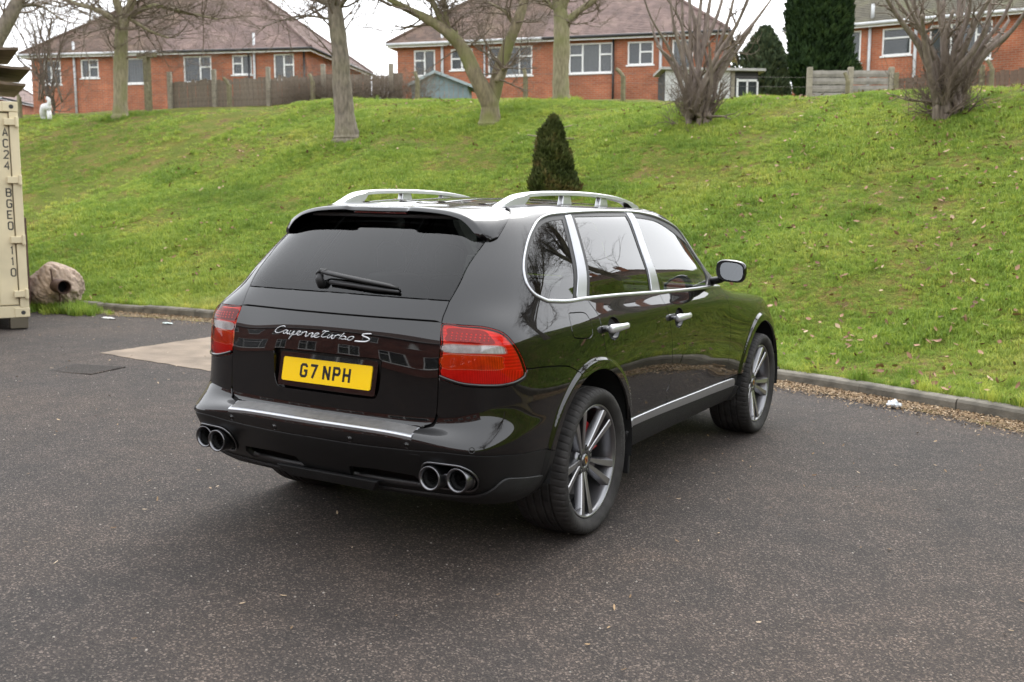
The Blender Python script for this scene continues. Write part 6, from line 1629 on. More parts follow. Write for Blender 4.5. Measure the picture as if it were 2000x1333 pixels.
def stadium(x0, x1, z, r, k=9):
    pts = []
    for w in np.linspace(math.pi/2, -math.pi/2, k): pts.append((x1 + r*math.cos(w), z + r*math.sin(w)))
    for w in np.linspace(-math.pi/2, -3*math.pi/2, k): pts.append((x0 + r*math.cos(w), z + r*math.sin(w)))
    return pts
EXZ = 0.452
ex_hole = [rear_uv(x, z) for x, z in stadium(.622, .742, EXZ, .068)]
slot = [rear_uv(x, z) for x, z in [(.13, .365), (.16, .43), (.30, .437), (.50, .43), (.52, .40), (.50, .365), (.30, .362)]]
val_poly = join(val, arch_uv(0, a_v, 186, 8), straight((5.5, .12), (0, .12), 30), straight((0, .12), (0, 2.98), 6))
valance = panel('bumper_valance', [val_poly, ex_hole, slot], SATIN, car, 'C', sv=.16, gap=.0015, thick=.03)
# lower textured skirt at the corners
sk = dense([(5.50, 1.50), (4.9, 1.72), (4.3, 1.86), (3.95, 1.72), (3.6, 1.35), (3.2, 1.0), (2.7, .74), (2.0, .60), (1.0, .50), (0.02, .47)], 4)
sk_poly = join(sk, straight((0.02, .47), (0.02, .14), 3), straight((0.02, .14), (5.42, .14), 40), straight((5.42, .14), (5.50, 1.5), 5))
panel('corner_skirt', [sk_poly], ROUGH_PL, [valance, valance], 'RL', off=.012, thick=.02, sv=.16)
# centre blade under the bumper
d = MB()
d.add([(-.30, -.925, .372), (.30, -.925, .372), (.25, -.885, .315), (-.25, -.885, .315), (-.30, -.90, .376), (.30, -.90, .376), (.25, -.84, .31), (-.25, -.84, .31)],
      [(3, 2, 1, 0), (4, 5, 6, 7), (1, 5, 4, 0), (7, 6, 2, 3), (4, 7, 3, 0), (2, 6, 5, 1)])
d.build('diffuser_blade', ROUGH_PL, valance, bevel=.006)
# paint-coloured step protector
cv = [(0, 3.87), (.5, 3.87), (1.0, 3.86), (1.5, 3.85), (1.93, 3.82)]
P, N = SURF(*np.array(dense(cv, 4)).T)
for nm, mt, y0, y1, z0, hh in (('step_plate', SILVER, -.004, .062, .006, .004),):
    vs = []; fs = []
    full = [(-q[0], q[1], q[2]) for q in P[::-1][:-1]] + [tuple(q) for q in P]
    for x, y, z in full:
        vs += [(x, y-.004, z-.012), (x, y-.006, z+.002), (x, y-.001, z+.0085), (x, y+.060, z+.034), (x, y+.062, z+.022)]
    for i in range(len(full)-1):
        for j in range(4): fs.append((i*5+j, (i+1)*5+j, (i+1)*5+j+1, i*5+j+1))
    fs += [(0, 1, 2, 3, 4), tuple((len(full)-1)*5+j for j in range(4, -1, -1))]
    mk('step_plate', vs, fs, SILVER, bumper, smooth=True).data.set_sharp_from_angle(angle=RAD(25))
# dark grip insert on the step plate
vs = []; fs = []
for x, y, z in full: vs += [(x*.985, y+.006, z+.0130), (x*.985, y+.058, z+.0345)]
for i in range(len(full)-1): fs.append((i*2, (i+1)*2, (i+1)*2+1, i*2+1))
mk('step_grip', vs, fs, plain('dark_brushed_step', (0.22, 0.215, 0.21), rough=0.38, metal=0.8, noise=.12, nscale=30), bumper, smooth=True)
# parking sensors and towing-eye cover
for x, z in ((.221, .577), (.513, .583), (.812, .592)):
    for s in (1, -1):
        uv = rear_uv(x, z); Q, NN = SURF(*uv); Q, NN = Q[0], NN[0]; c = Vector((Q[0]*s, Q[1], Q[2])); nn = Vector((NN[0]*s, NN[1], NN[2]))
        t = nn.orthogonal().normalized(); bt = nn.cross(t); m = MB(); ring = []
        for r, h in ((.0145, -.001), (.0145, .0012), (.0125, .0018), (.0115, -.0012), (.0105, -.0012), (.0100, .0016)):
            ring.append([c + t*(r*math.cos(w)) + bt*(r*math.sin(w)) + nn*h for w in np.linspace(0, 2*math.pi, 17)[:-1]])
        vs = [q for r_ in ring for q in r_]; fs = []
        for i in range(len(ring)-1):
            for k in range(16): fs.append((i*16+k, i*16+(k+1) % 16, (i+1)*16+(k+1) % 16, (i+1)*16+k))
        fs.append(tuple(len(vs)-16+k for k in range(16)))
        mk('parking_sensor', vs, fs, PAINT, bumper, smooth=True)
hk = [rear_uv(x, z) for x, z in [(.525, .545), (.565, .545), (.567, .515), (.555, .498), (.535, .498), (.523, .515)]]
panel('towing_eye_cover', [hk], SATIN, [valance, None], 'R', off=.0015, gap=0, thick=.004)

# exhausts
for s in (1, -1):
    ex = None
    ring = [Vector((x*s, SURF(*rear_uv(x, z))[0][0][1]-.006, z)) for x, z in stadium(.622, .742, EXZ, .066, 12)]
    m = MB(); m.tube(ring + [ring[0], ring[1]], .0055, 8, cap=False); ex = m.build('exhaust', EXH, car, smooth=True)
    ex['label'] = 'twin round exhaust outlet in an oval bezel'
    m = MB(); vs = [q + Vector((0, .012, 0)) for q in ring] + [q + Vector((0, .16, 0)) for q in ring]; k = len(ring)
    m.add(vs, [(i, (i+1) % k, k+(i+1) % k, k+i) for i in range(k)] + [tuple(range(k, 2*k))]); m.build('bezel_recess', DARK, ex)
    for xc, yt in ((.626, -.990), (.744, -.955)):
        m = MB()
        m.lathe([(.052, .16), (.054, .06), (.0555, .02), (.0545, .004), (.0525, 0), (.0470, .002), (.0415, .010), (.040, .05), (.040, .16)], 40, 'y', (xc*s, yt, EXZ))
        m.build('tailpipe', EXH, ex, smooth=True)
        m = MB(); m.lathe([(.0402, .022), (.0398, .15), (.0, .155)], 32, 'y', (xc*s, yt, EXZ)); m.build('pipe_bore', SOOT_SHADE, ex, smooth=True)
        m = MB(); m.lathe([(.0558, .052), (.0568, .058), (.0568, .074), (.0558, .080)], 40, 'y', (xc*s, yt, EXZ)); m.build('pipe_collar', EXH, ex, smooth=True)
    m = MB(); m.box((min(.672*s, .698*s), -.945, EXZ-.020), (max(.672*s, .698*s), -.85, EXZ+.020)); m.build('pipe_bridge', EXH, ex, bevel=.004)

# tail lamps: tinted outer lens over moulded reflectors
lamp_full = dense(light, 4, True)
cl = lambda pts: [(max(q[0], 2.335), q[1]) for q in pts]
white_l = dense(cl(T['l_white']), 3, True); dark_l = dense(cl(T['l_dark']), 3, True); amber_l = dense(cl(T['l_amber']), 3, True)
LENS_OUT = glass_mat('red_lens_plastic', (0.98, 0.17, 0.11), gain=.9); LENS_CLR = glass_mat('clear_lens_plastic', (0.96, 0.96, 0.96), gain=.9)
LENS_AMB = glass_mat('amber_lens_plastic', (1.0, 0.34, 0.09), gain=.9)
lamps = panel('tail_light', [lamp_full, white_l, amber_l], LENS_OUT, car, 'RL', off=.003, thick=.004, gap=.003)
for q in lamps: q['label'] = 'wrap-round red tail light with clear reversing strip'
panel('lamp_housing', [lamp_full], LENS_RED, lamps, 'RL', off=-.016, thick=.004, gap=.003)
panel('lamp_rim', [lamp_full], DARK, lamps, 'RL', off=-.019, thick=.012, gap=.001)
panel('led_panel', [dark_l], LENS_DARK, lamps, 'RL', off=-.010, thick=.006, gap=0)
panel('reversing_lens', [white_l], LENS_CLR, lamps, 'RL', off=.0042, thick=.003, gap=.0005)
panel('reversing_light', [white_l], LENS_CLEAR, lamps, 'RL', off=-.010, thick=.006, gap=0)
panel('indicator_lens', [amber_l], LENS_AMB, lamps, 'RL', off=.0034, thick=.003, gap=.0004)
panel('indicator_light', [amber_l], LENS_AMBER, lamps, 'RL', off=-.009, thick=.007, gap=0)
low_l = [(2.34, 7.22), (3.0, 7.23), (3.9, 7.25), (4.6, 7.18), (4.7, 7.02), (4.4, 6.80), (3.94, 6.71), (3.47, 6.71), (2.92, 6.74), (2.56, 6.83), (2.34, 6.93)]
panel('reflector', [dense(low_l, 3, True)], LENS_LOW, lamps, 'RL', off=-.007, thick=.009, gap=0)
for vv in (8.42, 8.56, 8.70):
    for uu in np.arange(2.45, 3.5, .13):
        Q, NN = SURF(uu, vv); q, nn = Vector(Q[0]), Vector(NN[0])
        if not inside(dark_l, np.array([uu]), np.array([vv]))[0]: continue
        for si, s in enumerate((1, -1)):
            c = Vector((q.x*s, q.y, q.z)); n3 = Vector((nn.x*s, nn.y, nn.z)); t = n3.orthogonal().normalized(); bt = n3.cross(t)
            ring = [c-n3*.0095+(t*math.cos(w)+bt*math.sin(w))*.0045 for w in np.linspace(0, 2*math.pi, 9)[:-1]]
            mk('led', ring+[c-n3*.006], [(i, (i+1) % 8, 8) for i in range(8)], LENS_LOW, lamps[si], smooth=True)
# thin bright lip under each lamp
ribbon('lamp_lip', [q for q in l_low], .014, .008, PAINT, bumper, 'RL', shift=-.008)

# number plate in its recess
pl_y, pl_z, pl_t = -.912, .839, .198
PM = Matrix.Translation((0, pl_y, pl_z)) @ Matrix.Rotation(-pl_t, 4, 'X')     # local: x right, z up, -y outwards
P, N = SURF(*np.array(rec_half).T)
out3 = [Vector(q) for q in P] ; ring_o = out3 + [Vector((-q.x, q.y, q.z)) for q in out3[::-1]][1:-1]
ring_i = [Vector((q.x*.975, q.y+.022, pl_z+(q.z-pl_z)*.95)) for q in ring_o]; k = len(ring_o)
m = MB(); m.add(ring_o + ring_i, [(i, k+i, k+(i+1) % k, (i+1) % k) for i in range(k)] + [tuple(range(k, 2*k))[::-1]])
recess = m.build('plate_recess', PAINT, tailgate, smooth=True); recess.data.set_sharp_from_angle(angle=RAD(30))
def rrect(w, h, r, k=5):
    pts = []
    for cx, cz, a in ((w-r, h-r, 0), (-w+r, h-r, 90), (-w+r, -h+r, 180), (w-r, -h+r, 270)):
        for t in np.linspace(0, 90, k): pts.append((cx+r*math.cos(RAD(a+t)), cz+r*math.sin(RAD(a+t))))
    return pts
m = MB(); m.prism([PM @ Vector((x, .002, z)) for x, z in rrect(.285, .079, .012)], PM.to_3x3() @ Vector((0, .004, 0)))
m.build('plate_carrier', PAINT, tailgate)
m = MB(); m.prism([PM @ Vector((x, -.0035, z)) for x, z in rrect(.26, .0555, .010)], PM.to_3x3() @ Vector((0, .005, 0)))
plate = m.build('number_plate', PLATE, tailgate); plate['label'] = 'yellow rear number plate reading G7 NPH'
x0 = -.165; chw, chh, stw = .0445, .0665, .0125
adv = [0, .0585, .135, .1935, .252]
x0 = -(adv[-1]+.0445)/2 - .005
for ch, a in zip('G7NPH', adv):
    m = MB()
    for qd in strokes_flat([[((q[0]/4)*(chw-stw), (q[1]/6)*(chh-stw)) for q in pl] for pl in GLYPH[ch]], stw):
        p3 = [PM @ Vector((x0+a+stw/2+q.x, -.0042, q.y-(chh-stw)/2)) for q in qd]
        m.prism(p3, PM.to_3x3() @ Vector((0, .0006, 0)))
    m.build('plate_character', PLATEBK, plate)
# script badge: thin metal strokes standing on the tailgate
bm_ = MB()
for bi, st in enumerate(BADGE):
    pts = dense(st, 4); rr = .0036 if bi < len(BADGE)-1 else .0058
    q3 = []
    for x, z in pts:
        Q, NN = SURF(*rear_uv(abs(x), z)); s = 1 if x >= 0 else -1
        q3.append(Vector((x, Q[0][1]-.0035, z)))
    bm_.tube(q3, [rr*(.75+.25*math.sin(math.pi*i/(len(q3)-1))) for i in range(len(q3))], 6, flat=.7)
badge = bm_.build('model_badge', SILVERP, tailgate, smooth=True); badge['label'] = 'silver script lettering reading Cayenne turbo S'

# window frames, glass, seals, pillar strips and bright trim
gq, gr, gf = T['glass_q'], T['glass_r'], T['glass_f']
def edge(a, b, k=8): return straight(a, b, k)
q_out = join([q for q in dlo_top if q[0] <= 6.72 and q[1] > 10.0], edge((6.72, 13.46), (6.70, 10.0)), [q for q in dlo_bot if q[0] <= 6.68][::-1])
gq_l = join(edge(gq[0], gq[1]), dense(gq[1:] + [gq[0]], 4))
gr_l = join(edge(gr[0], gr[1]), edge(gr[1], gr[2]), edge(gr[2], gr[3]), edge(gr[3], gr[0]))
gf_l = join(dense(gf[:6], 4), edge(gf[5], gf[7], 5), edge(gf[7], gf[9]), edge(gf[9], gf[0]))
r_out = join([q for q in dlo_top if 6.80 <= q[0] <= 9.82 and q[1] > 12.5], edge((9.80, 13.80), (9.30, 10.02)), [q for q in dlo_bot if 6.80 < q[0] < 9.29][::-1], edge((6.80, 10.0), (6.82, 13.48)))
f_out = join([q for q in dlo_top if q[0] >= 9.93 and q[1] > 12.0], [q for q in dlo_top if q[0] > 11.9 and 10.02 < q[1] <= 12.0], [q for q in dlo_bot if q[0] > 9.37][::-1], edge((9.36, 10.02), (9.92, 13.80)))
for nm, o, g, par, gm in (('quarter', q_out, gq_l, quarter, GLASS_R), ('rear', r_out, gr_l, rear_door, GLASS_R), ('front', f_out, gf_l, front_door, GLASS_F)):
    panel('window_frame', [o, g], SEAL, par, 'RL', off=-.003, thick=.012, gap=0)
    panel('side_window', [g], gm, par, 'RL', off=-.006, thick=.003, gap=-.002)
ptop = lambda a, b: edge(a, b, 10)
for pl_, par in ((T['pil_r'], rear_door), (T['pil_f'], front_door)):
    poly = join(ptop(pl_[0], pl_[1]), ptop(pl_[1], pl_[2]), ptop(pl_[2], pl_[3]), ptop(pl_[3], pl_[0]))
    panel('pillar_trim', [poly], SILVER, par, 'RL', off=.0025, thick=.006, gap=0)
trim_line = dlo_bot[::-1] + dlo_top[1:-5]
trim_w = [.019]*len(dlo_bot) + list(np.interp(np.arange(len(dlo_top)-6), [0, 8, 20], [.019, .013, .0115]))
ribbon('window_trim', trim_line, np.array(trim_w), .008, SILVER, car, 'RL', shift=-.003)

# door handles with their bowls
for (hy, hz), par in (((.155, 1.018), rear_door), ((1.075, 0.998), front_door)):
    for si, s in enumerate((1, -1)):
        uv = side_uv(hy+.055, hz); Q, NN = SURF(*uv); c = Vector(Q[0]); xo = c.x
        # dished bowl under the grip
        Q2, N2_ = SURF(*np.array(bowl_uv(hy, hz)).T)
        ring = [Vector((q[0]*s, q[1], q[2])) for q in Q2]; cen = sum(ring, Vector())/len(ring); k = len(ring); vs = []
        for f_, dep in ((1.0, .002), (.97, .008), (.85, .020), (.6, .029), (.3, .032)): vs += [cen+(q-cen)*f_-Vector((dep*s, 0, 0)) for q in ring]
        fs = [(j*k+i, j*k+(i+1) % k, (j+1)*k+(i+1) % k, (j+1)*k+i) for j in range(4) for i in range(k)] + [tuple(range(4*k, 5*k))]
        if s < 0: fs = [tuple(reversed(f)) for f in fs]
        mk('handle_bowl', vs, fs, PAINT, par[si], smooth=True)
        m = MB(); pts = []; rs = []
        for t, dx, r in ((-.108, .028, .006), (-.106, .028, .013), (-.098, .029, .0175), (-.07, .031, .0185), (-.02, .034, .0165), (.04, .034, .0140), (.09, .032, .0135), (.108, .030, .0125), (.112, .030, .006)):
            pts.append(Vector(((xo+dx)*s, c.y+t, c.z+.004))); rs.append(r)
        m.tube(pts, rs, 12, flat=1.25)
        for t in (-.085, .095): m.tube([Vector(((xo-.01)*s, c.y+t, c.z+.004)), Vector(((xo+.03)*s, c.y+t, c.z+.004))], .010, 8)
        o = m.build('door_handle', SILVERP, par[si], smooth=True)

# door mirrors
for si, s in enumerate((1, -1)):
    mb = MB()
    cx, cy, cz = 1.030, 1.765, 1.243
    secs = []   # lofted housing, sections along y from the glass rim forward
    def mshape(w, h, sk=0.0, k=28):
        pts = []
        for t in np.linspace(0, 2*math.pi, k+1)[:-1]:
            c, sn = math.cos(t), math.sin(t)
            x = w*math.copysign(abs(c)**.62, c); z = h*math.copysign(abs(sn)**.62, sn)
            x *= 1.0 if z > 0 else 1.0+.10*z/h*(1 if x < 0 else .6)
            pts.append((x, z + sk*x))
        return pts
    for y, w, h, dx in ((-.004, .094, .064, 0), (.002, .099, .069, 0), (.03, .101, .071, 0), (.065, .094, .066, -.004), (.10, .074, .050, -.010), (.12, .045, .030, -.016), (.128, .012, .008, -.02)):
        secs.append([Vector(((cx+dx+x)*s, cy+y-.10*x, cz+z)) for x, z in mshape(w, h, -.06)])
    k = len(secs[0]); vs = [q for r_ in secs for q in r_]
    fs = [(i*k+j, i*k+(j+1) % k, (i+1)*k+(j+1) % k, (i+1)*k+j) for i in range(len(secs)-1) for j in range(k)]
    fs += [tuple(range((len(secs)-1)*k, len(secs)*k))]
    if s > 0: fs = [tuple(reversed(f)) for f in fs]
    mir = mk('door_mirror', vs, fs, PAINT, car, smooth=True)
    g = [Vector(((cx+.008+x*.86)*s, cy-.0035-.10*x*.86, cz-.002+z)) for x, z in mshape(.080*1.12, .056, -.06)]
    fl = list(range(len(g))); MIRG = MATS.get('mirror_glass') or plain('mirror_glass', (0.80, 0.83, 0.86), rough=0.01, metal=1.0)
    mk('mirror_glass', [q for q in g] + [q+Vector((0, .004, 0)) for q in g], [tuple(fl), tuple(len(g)+i for i in fl[::-1])] if s < 0 else [tuple(fl[::-1]), tuple(len(g)+i for i in fl)], MIRG, mir)
    rim = [secs[0][j] for j in range(k)]; inner = [Vector(((cx+x)*s, cy+.006-.10*x, cz+z)) for x, z in mshape(.092, .062, -.06)]
    ff = [(j, (j+1) % k, k+(j+1) % k, k+j) for j in range(k)] + [tuple(range(k, 2*k))]
    mk('mirror_bezel', rim+inner, ff if s > 0 else [tuple(reversed(f)) for f in ff], SEAL, mir)
    m = MB(); m.tube([Vector((.86*s, 1.93, 1.165)), Vector((.91*s, 1.90, 1.175)), Vector((.955*s, 1.86, 1.19)), Vector((.985*s, 1.83, 1.205))], [.042, .038, .032, .03], 12, flat=.62)
    m.build('mirror_arm', SEAL, mir, smooth=True)
    tri = join(edge((12.47, 11.55), (12.53, 11.1)), edge((12.53, 11.1), (12.2, 10.05)), edge((12.2, 10.05), (11.46, 10.10)), edge((11.46, 10.10), (12.47, 11.55)))
    if s > 0: panel('mirror_sail', [tri], SEAL, [mir, None], 'R', off=.003, thick=.012, gap=0)

# roof rails: feet, bar and two stays each
for s in (1, -1):
    path = [(.487, -.245, 1.607), (.492, -.17, 1.648), (.498, -.09, 1.676), (.506, .02, 1.690), (.515, .2, 1.700), (.525, .45, 1.706), (.533, .7, 1.706), (.540, .95, 1.697), (.545, 1.12, 1.682), (.548, 1.25, 1.662), (.549, 1.33, 1.640)]
    def base_z(x, y):
        uv = inv_uv(x, y, 0, 1, 8, 14.8); return SURF(*uv)[0][0][2]
    secs = []
    pd = [tuple(q) for q in dense(path, 4)] if False else None
    pts = np.array(path); tt = np.linspace(0, len(pts)-1, 48)
    pc = np.stack([np.interp(tt, np.arange(len(pts)), pts[:, i]) for i in range(3)], 1)
    for _ in range(3): pc[1:-1] = (pc[:-2]+2*pc[1:-1]+pc[2:])/4
    vs = []; n = 10
    for i, q in enumerate(pc):
        # solid down to the roof over the rear foot, slim bar elsewhere
        bz = base_z(q[0], q[1]) - .004
        footk = 1 - float(sstep(-.03, .03, np.array(q[1]))); fr = float(sstep(1.16, 1.26, np.array(q[1])))
        low = (q[2]-.024)*(1-max(footk, fr)) + bz*max(footk, fr); low = max(low, bz); top = max(q[2], bz+.004)
        w = .026 + .004*footk
        h = top-low
        for a, bb in ((-.6, 1), (-.25, 1), (.25, 1), (.6, 1), (1, .72), (1.05, .35), (1.08, 0), (-1.08, 0), (-1.05, .35), (-1, .72)):
            zz = low + h*bb - (.0 if bb < 1 else .0)
            if abs(a) > .5 and bb == 1: zz -= .003
            vs.append(((q[0]+a*w*.9)*s, q[1], zz))
    fs = []
    for i in range(len(pc)-1):
        for j in range(n): fs.append((i*n+j, i*n+(j+1) % n, (i+1)*n+(j+1) % n, (i+1)*n+j))
    fs += [tuple(range(n)), tuple((len(pc)-1)*n+j for j in range(n))[::-1]]
    if s > 0: fs = [tuple(reversed(f)) for f in fs]
    rail = mk('roof_rail', vs, fs, SILVERP, car, smooth=True); rail.data.set_sharp_from_angle(angle=RAD(35))
    for y in (.42, .86):
        x = np.interp(y, pts[:, 1], pts[:, 0]); zt = np.interp(y, pts[:, 1], pts[:, 2])-.015; zb = base_z(x, y)-.004
        m = MB(); m.add([((x-.018)*s, y-.05, zb), ((x+.018)*s, y-.05, zb), ((x+.018)*s, y+.065, zb), ((x-.018)*s, y+.065, zb), ((x-.014)*s, y-.035, zt), ((x+.014)*s, y-.035, zt), ((x+.014)*s, y+.05, zt), ((x-.014)*s, y+.05, zt)],
                        [(0, 3, 2, 1), (4, 5, 6, 7), (0, 1, 5, 4), (1, 2, 6, 5), (2, 3, 7, 6), (3, 0, 4, 7)] if s > 0 else [(0, 1, 2, 3), (7, 6, 5, 4), (4, 5, 1, 0), (5, 6, 2, 1), (6, 7, 3, 2), (7, 4, 0, 3)])
        m.build('rail_stay', SILVERP, rail, bevel=.006)
# pressed ribs along the roof skin
for s in (1, -1):
    for x in (.12, .36):
        rib = [inv_uv(x, y, 0, 1, 8, 15.5) for y in np.linspace(-.15, 1.35, 24)]
        ribbon('roof_rib', rib, .05, .004, PAINT, car, 'R' if s > 0 else 'L')

# rear spoiler
te = [(0, -.518, 1.599), (.10, -.518, 1.599), (.172, -.518, 1.599), (.198, -.532, 1.602), (.30, -.528, 1.597), (.40, -.523, 1.587), (.475, -.520, 1.570), (.515, -.520, 1.552), (.543, -.522, 1.533), (.568, -.523, 1.508), (.590, -.516, 1.486), (.614, -.494, 1.462)]
ro = [(0, -.352, 1.606), (.10, -.351, 1.606), (.172, -.350, 1.606), (.198, -.349, 1.606), (.30, -.340, 1.605), (.40, -.322, 1.604), (.47, -.300, 1.603), (.53, -.272, 1.601), (.577, -.265, 1.592), (.607, -.312, 1.566), (.624, -.385, 1.522), (.632, -.452, 1.476)]
te_d = np.array(dense(te, 4)); ro_d = np.array(dense(ro, 4))
vs = []; fs = []
full_i = list(range(len(te_d)-1, 0, -1)); nP = 9
def sp_sec(i, s):
    a, b = ro_d[i], te_d[i]; d_ = b-a; out = []
    up = np.array([0.25*min(1, abs(b[0])/.6)**3*s*3, 0, 1.0]); up /= np.linalg.norm(up)
    th = .020*(1-.25*abs(b[0])/.6)
    for t, h in ((0, .0), (.25, .004), (.5, .006), (.75, .005), (.95, .002), (1.0, -.001)):
        q = a+d_*t; out.append(np.array([q[0]*s, q[1], q[2]])+up*h)
    for t, h in ((1.055, -th+.003), (1.03, -th-.001), (.25, -th-.012)):
        q = a+d_*t; out.append(np.array([q[0]*s, q[1], q[2]])+up*h - np.array([.012*s*(b[0]/.6)**2, 0, 0]))
    return out
secs = [sp_sec(i, -1) for i in full_i] + [sp_sec(i, 1) for i in range(len(te_d))]
for sc_ in secs: vs += [tuple(q) for q in sc_]
for i in range(len(secs)-1):
    for j in range(nP-1): fs.append((i*nP+j, i*nP+j+1, (i+1)*nP+j+1, (i+1)*nP+j))
fs += [tuple(range(nP))[::-1], tuple((len(secs)-1)*nP+j for j in range(nP))]
spoiler = mk('roof_spoiler', vs, fs, PAINT, car, smooth=True); spoiler.data.set_sharp_from_angle(angle=RAD(38))
m = MB(); m.box((-.155, -.512, 1.570), (.155, -.495, 1.582)); m.build('high_brake_light', plain('dark_red_lens', (0.16, 0.008, 0.008), rough=.15, coat=1), spoiler, bevel=.003)
m = MB(); m.box((-.44, -.495, 1.550), (.44, -.40, 1.572)); m.build('spoiler_underside', SEAL, spoiler, bevel=.01)

ribbon('spoiler_seal', spo_edge[:-6], .009, .0035, SEAL, spoiler, 'RL')
# rear wiper
def on_glass(x, z, h):
    Q, NN = SURF(*rear_uv(abs(x), z)); q, nn = Q[0], NN[0]; s = 1 if x >= 0 else -1
    return Vector((q[0]*s, q[1], q[2])) + Vector((nn[0]*s, nn[1], nn[2]))*h
m = MB(); m.tube([on_glass(-.115, 1.232, -.01), on_glass(-.118, 1.245, .025), on_glass(-.117, 1.262, .034)], [.026, .024, .018], 12, flat=.8)
m.tube([on_glass(-.14, 1.262, .034), on_glass(-.115, 1.272, .042), on_glass(-.08, 1.272, .040)], [.010, .017, .015], 10, flat=.7)
wip = m.build('rear_wiper', ROUGH_PL, car, smooth=True)
m = MB(); m.tube([on_glass(x, z, h) for x, z, h in ((-.10, 1.270, .040), (0, 1.262, .030), (.15, 1.250, .024), (.28, 1.240, .018), (.325, 1.236, .010))], [.021, .021, .020, .016, .008], 10, flat=.55)
m.build('wiper_arm', ROUGH_PL, wip, smooth=True)
m = MB(); m.tube([on_glass(x, z, .010) for x, z in ((-.06, 1.243), (.05, 1.238), (.2, 1.228), (.335, 1.221))], [.013, .015, .015, .008], 8, flat=.8)
m.build('wiper_blade', SEAL, wip, smooth=True)

# dark body shell behind the shut lines, wheel wells and floor
gu = np.linspace(0, NC-1, 96); gv = np.linspace(0, 10.0, 50)
U, V = np.meshgrid(gu, gv, indexing='ij'); Pq, Nq = SURF(U.ravel(), V.ravel()); Pq = (Pq-Nq*.020).reshape(U.shape+(3,))
vs = []; fs = []
for s in (1, -1):
    k0 = len(vs); vs += [(q[0]*s, q[1], q[2]) for q in Pq.reshape(-1, 3)]
    for i in range(len(gu)-1):
        for j in range(len(gv)-1):
            c = Pq[i:i+2, j:j+2].reshape(-1, 3).mean(0)
            if any(math.hypot(c[1]-yc, c[2]-AXLE_Z) < ARCH_R+.03 for yc in WHEELS_Y) and c[0] > .5: continue
            if c[1] < -.85 and .33 < c[2] < .55: continue
            if c[1] < -.85 and .74 < c[2] < .95 and abs(c[0]) < .36: continue
            f = (k0+i*len(gv)+j, k0+(i+1)*len(gv)+j, k0+(i+1)*len(gv)+j+1, k0+i*len(gv)+j+1)
            fs.append(f if s > 0 else f[::-1])
shell = mk('body_shell', vs, fs, DARK, car, smooth=True)
m = MB()
for yc in WHEELS_Y:
    for s in (1, -1):
        k = 22; ring = []
        for x in (.945, .50):
            for w in np.linspace(RAD(-8), RAD(181), k): ring.append((x*s, yc+(ARCH_R+.012)*math.cos(w), AXLE_Z+(ARCH_R+.012)*math.sin(w)))
        fl = [(i, i+1, k+i+1, k+i) for i in range(k-1)]
        mm = MB(); mm.add(ring, fl + [tuple(range(k, 2*k))]); mm.build('wheel_arch_liner', DARK, car, smooth=False)
m = MB(); m.box((-.62, -.72, .315), (.62, 3.45, .335)); m.box((-.84, .48, .300), (.84, 2.36, .312)); m.box((-.58, -.80, .37), (.58, -.74, .56))
m.build('underfloor', DARK, car)
m = MB(); m.box((-.50, -.74, .34), (.50, -.50, .50)); m.tube([(-.75, 0, AXLE_Z), (.75, 0, AXLE_Z)], .05, 10); m.tube([(-.75, 2.855, AXLE_Z), (.75, 2.855, AXLE_Z)], .05, 10); m.build('exhaust_silencer', DARK, car)
# mud flaps
for yc in WHEELS_Y:
    for s in (1, -1):
        if yc == 0:
            m = MB(); m.box((min(.76*s, .93*s), .475, .20), (max(.76*s, .93*s), .492, .42)); m.build('mud_flap', ROUGH_PL, car, bevel=.006)

# cabin: dashboard, wheel, seats, headrests, parcel cover
cab = MB(); cab.box((-.80, -.80, .70), (.80, -.05, .98)); cab.build('load_cover', FABRIC, car, bevel=.03)
m = MB(); m.box((-.78, 1.95, .75), (.78, 2.35, 1.08)); m.build('dashboard', FABRIC, car, bevel=.05)
def seat(x, y, w, tall):
    m = MB(); m.tube([(x, y+.45, .66), (x, y+.10, .64), (x, y, .70), (x, y-.06, .90), (x, y-.13, 1.14), (x, y-.15, tall)], [w*.62, w*.72, w*.62, w*.60, w*.55, w*.42], 14, flat=.42)
    st = m.build('seat', FABRIC, car, smooth=True)
    h = MB(); h.tube([(x, y-.16, tall+.03), (x, y-.165, tall+.06), (x, y-.17, tall+.15), (x, y-.165, tall+.18)], [.06, .115, .115, .07], 12, flat=.5); h.build('headrest', FABRIC, st, smooth=True)
seat(-.36, 1.28, .40, 1.30); seat(.36, 1.28, .40, 1.30); seat(-.40, .30, .40, 1.22); seat(.40, .30, .40, 1.22); seat(0, .28, .30, 1.22)
m = MB(); m.tube([(.36+.18*math.cos(w), 1.86+.07*math.sin(w), 1.06+.165*math.sin(w)) for w in np.linspace(0, 2*math.pi, 33)], .014, 8, cap=False); m.build('steering_wheel', FABRIC, car, smooth=True)

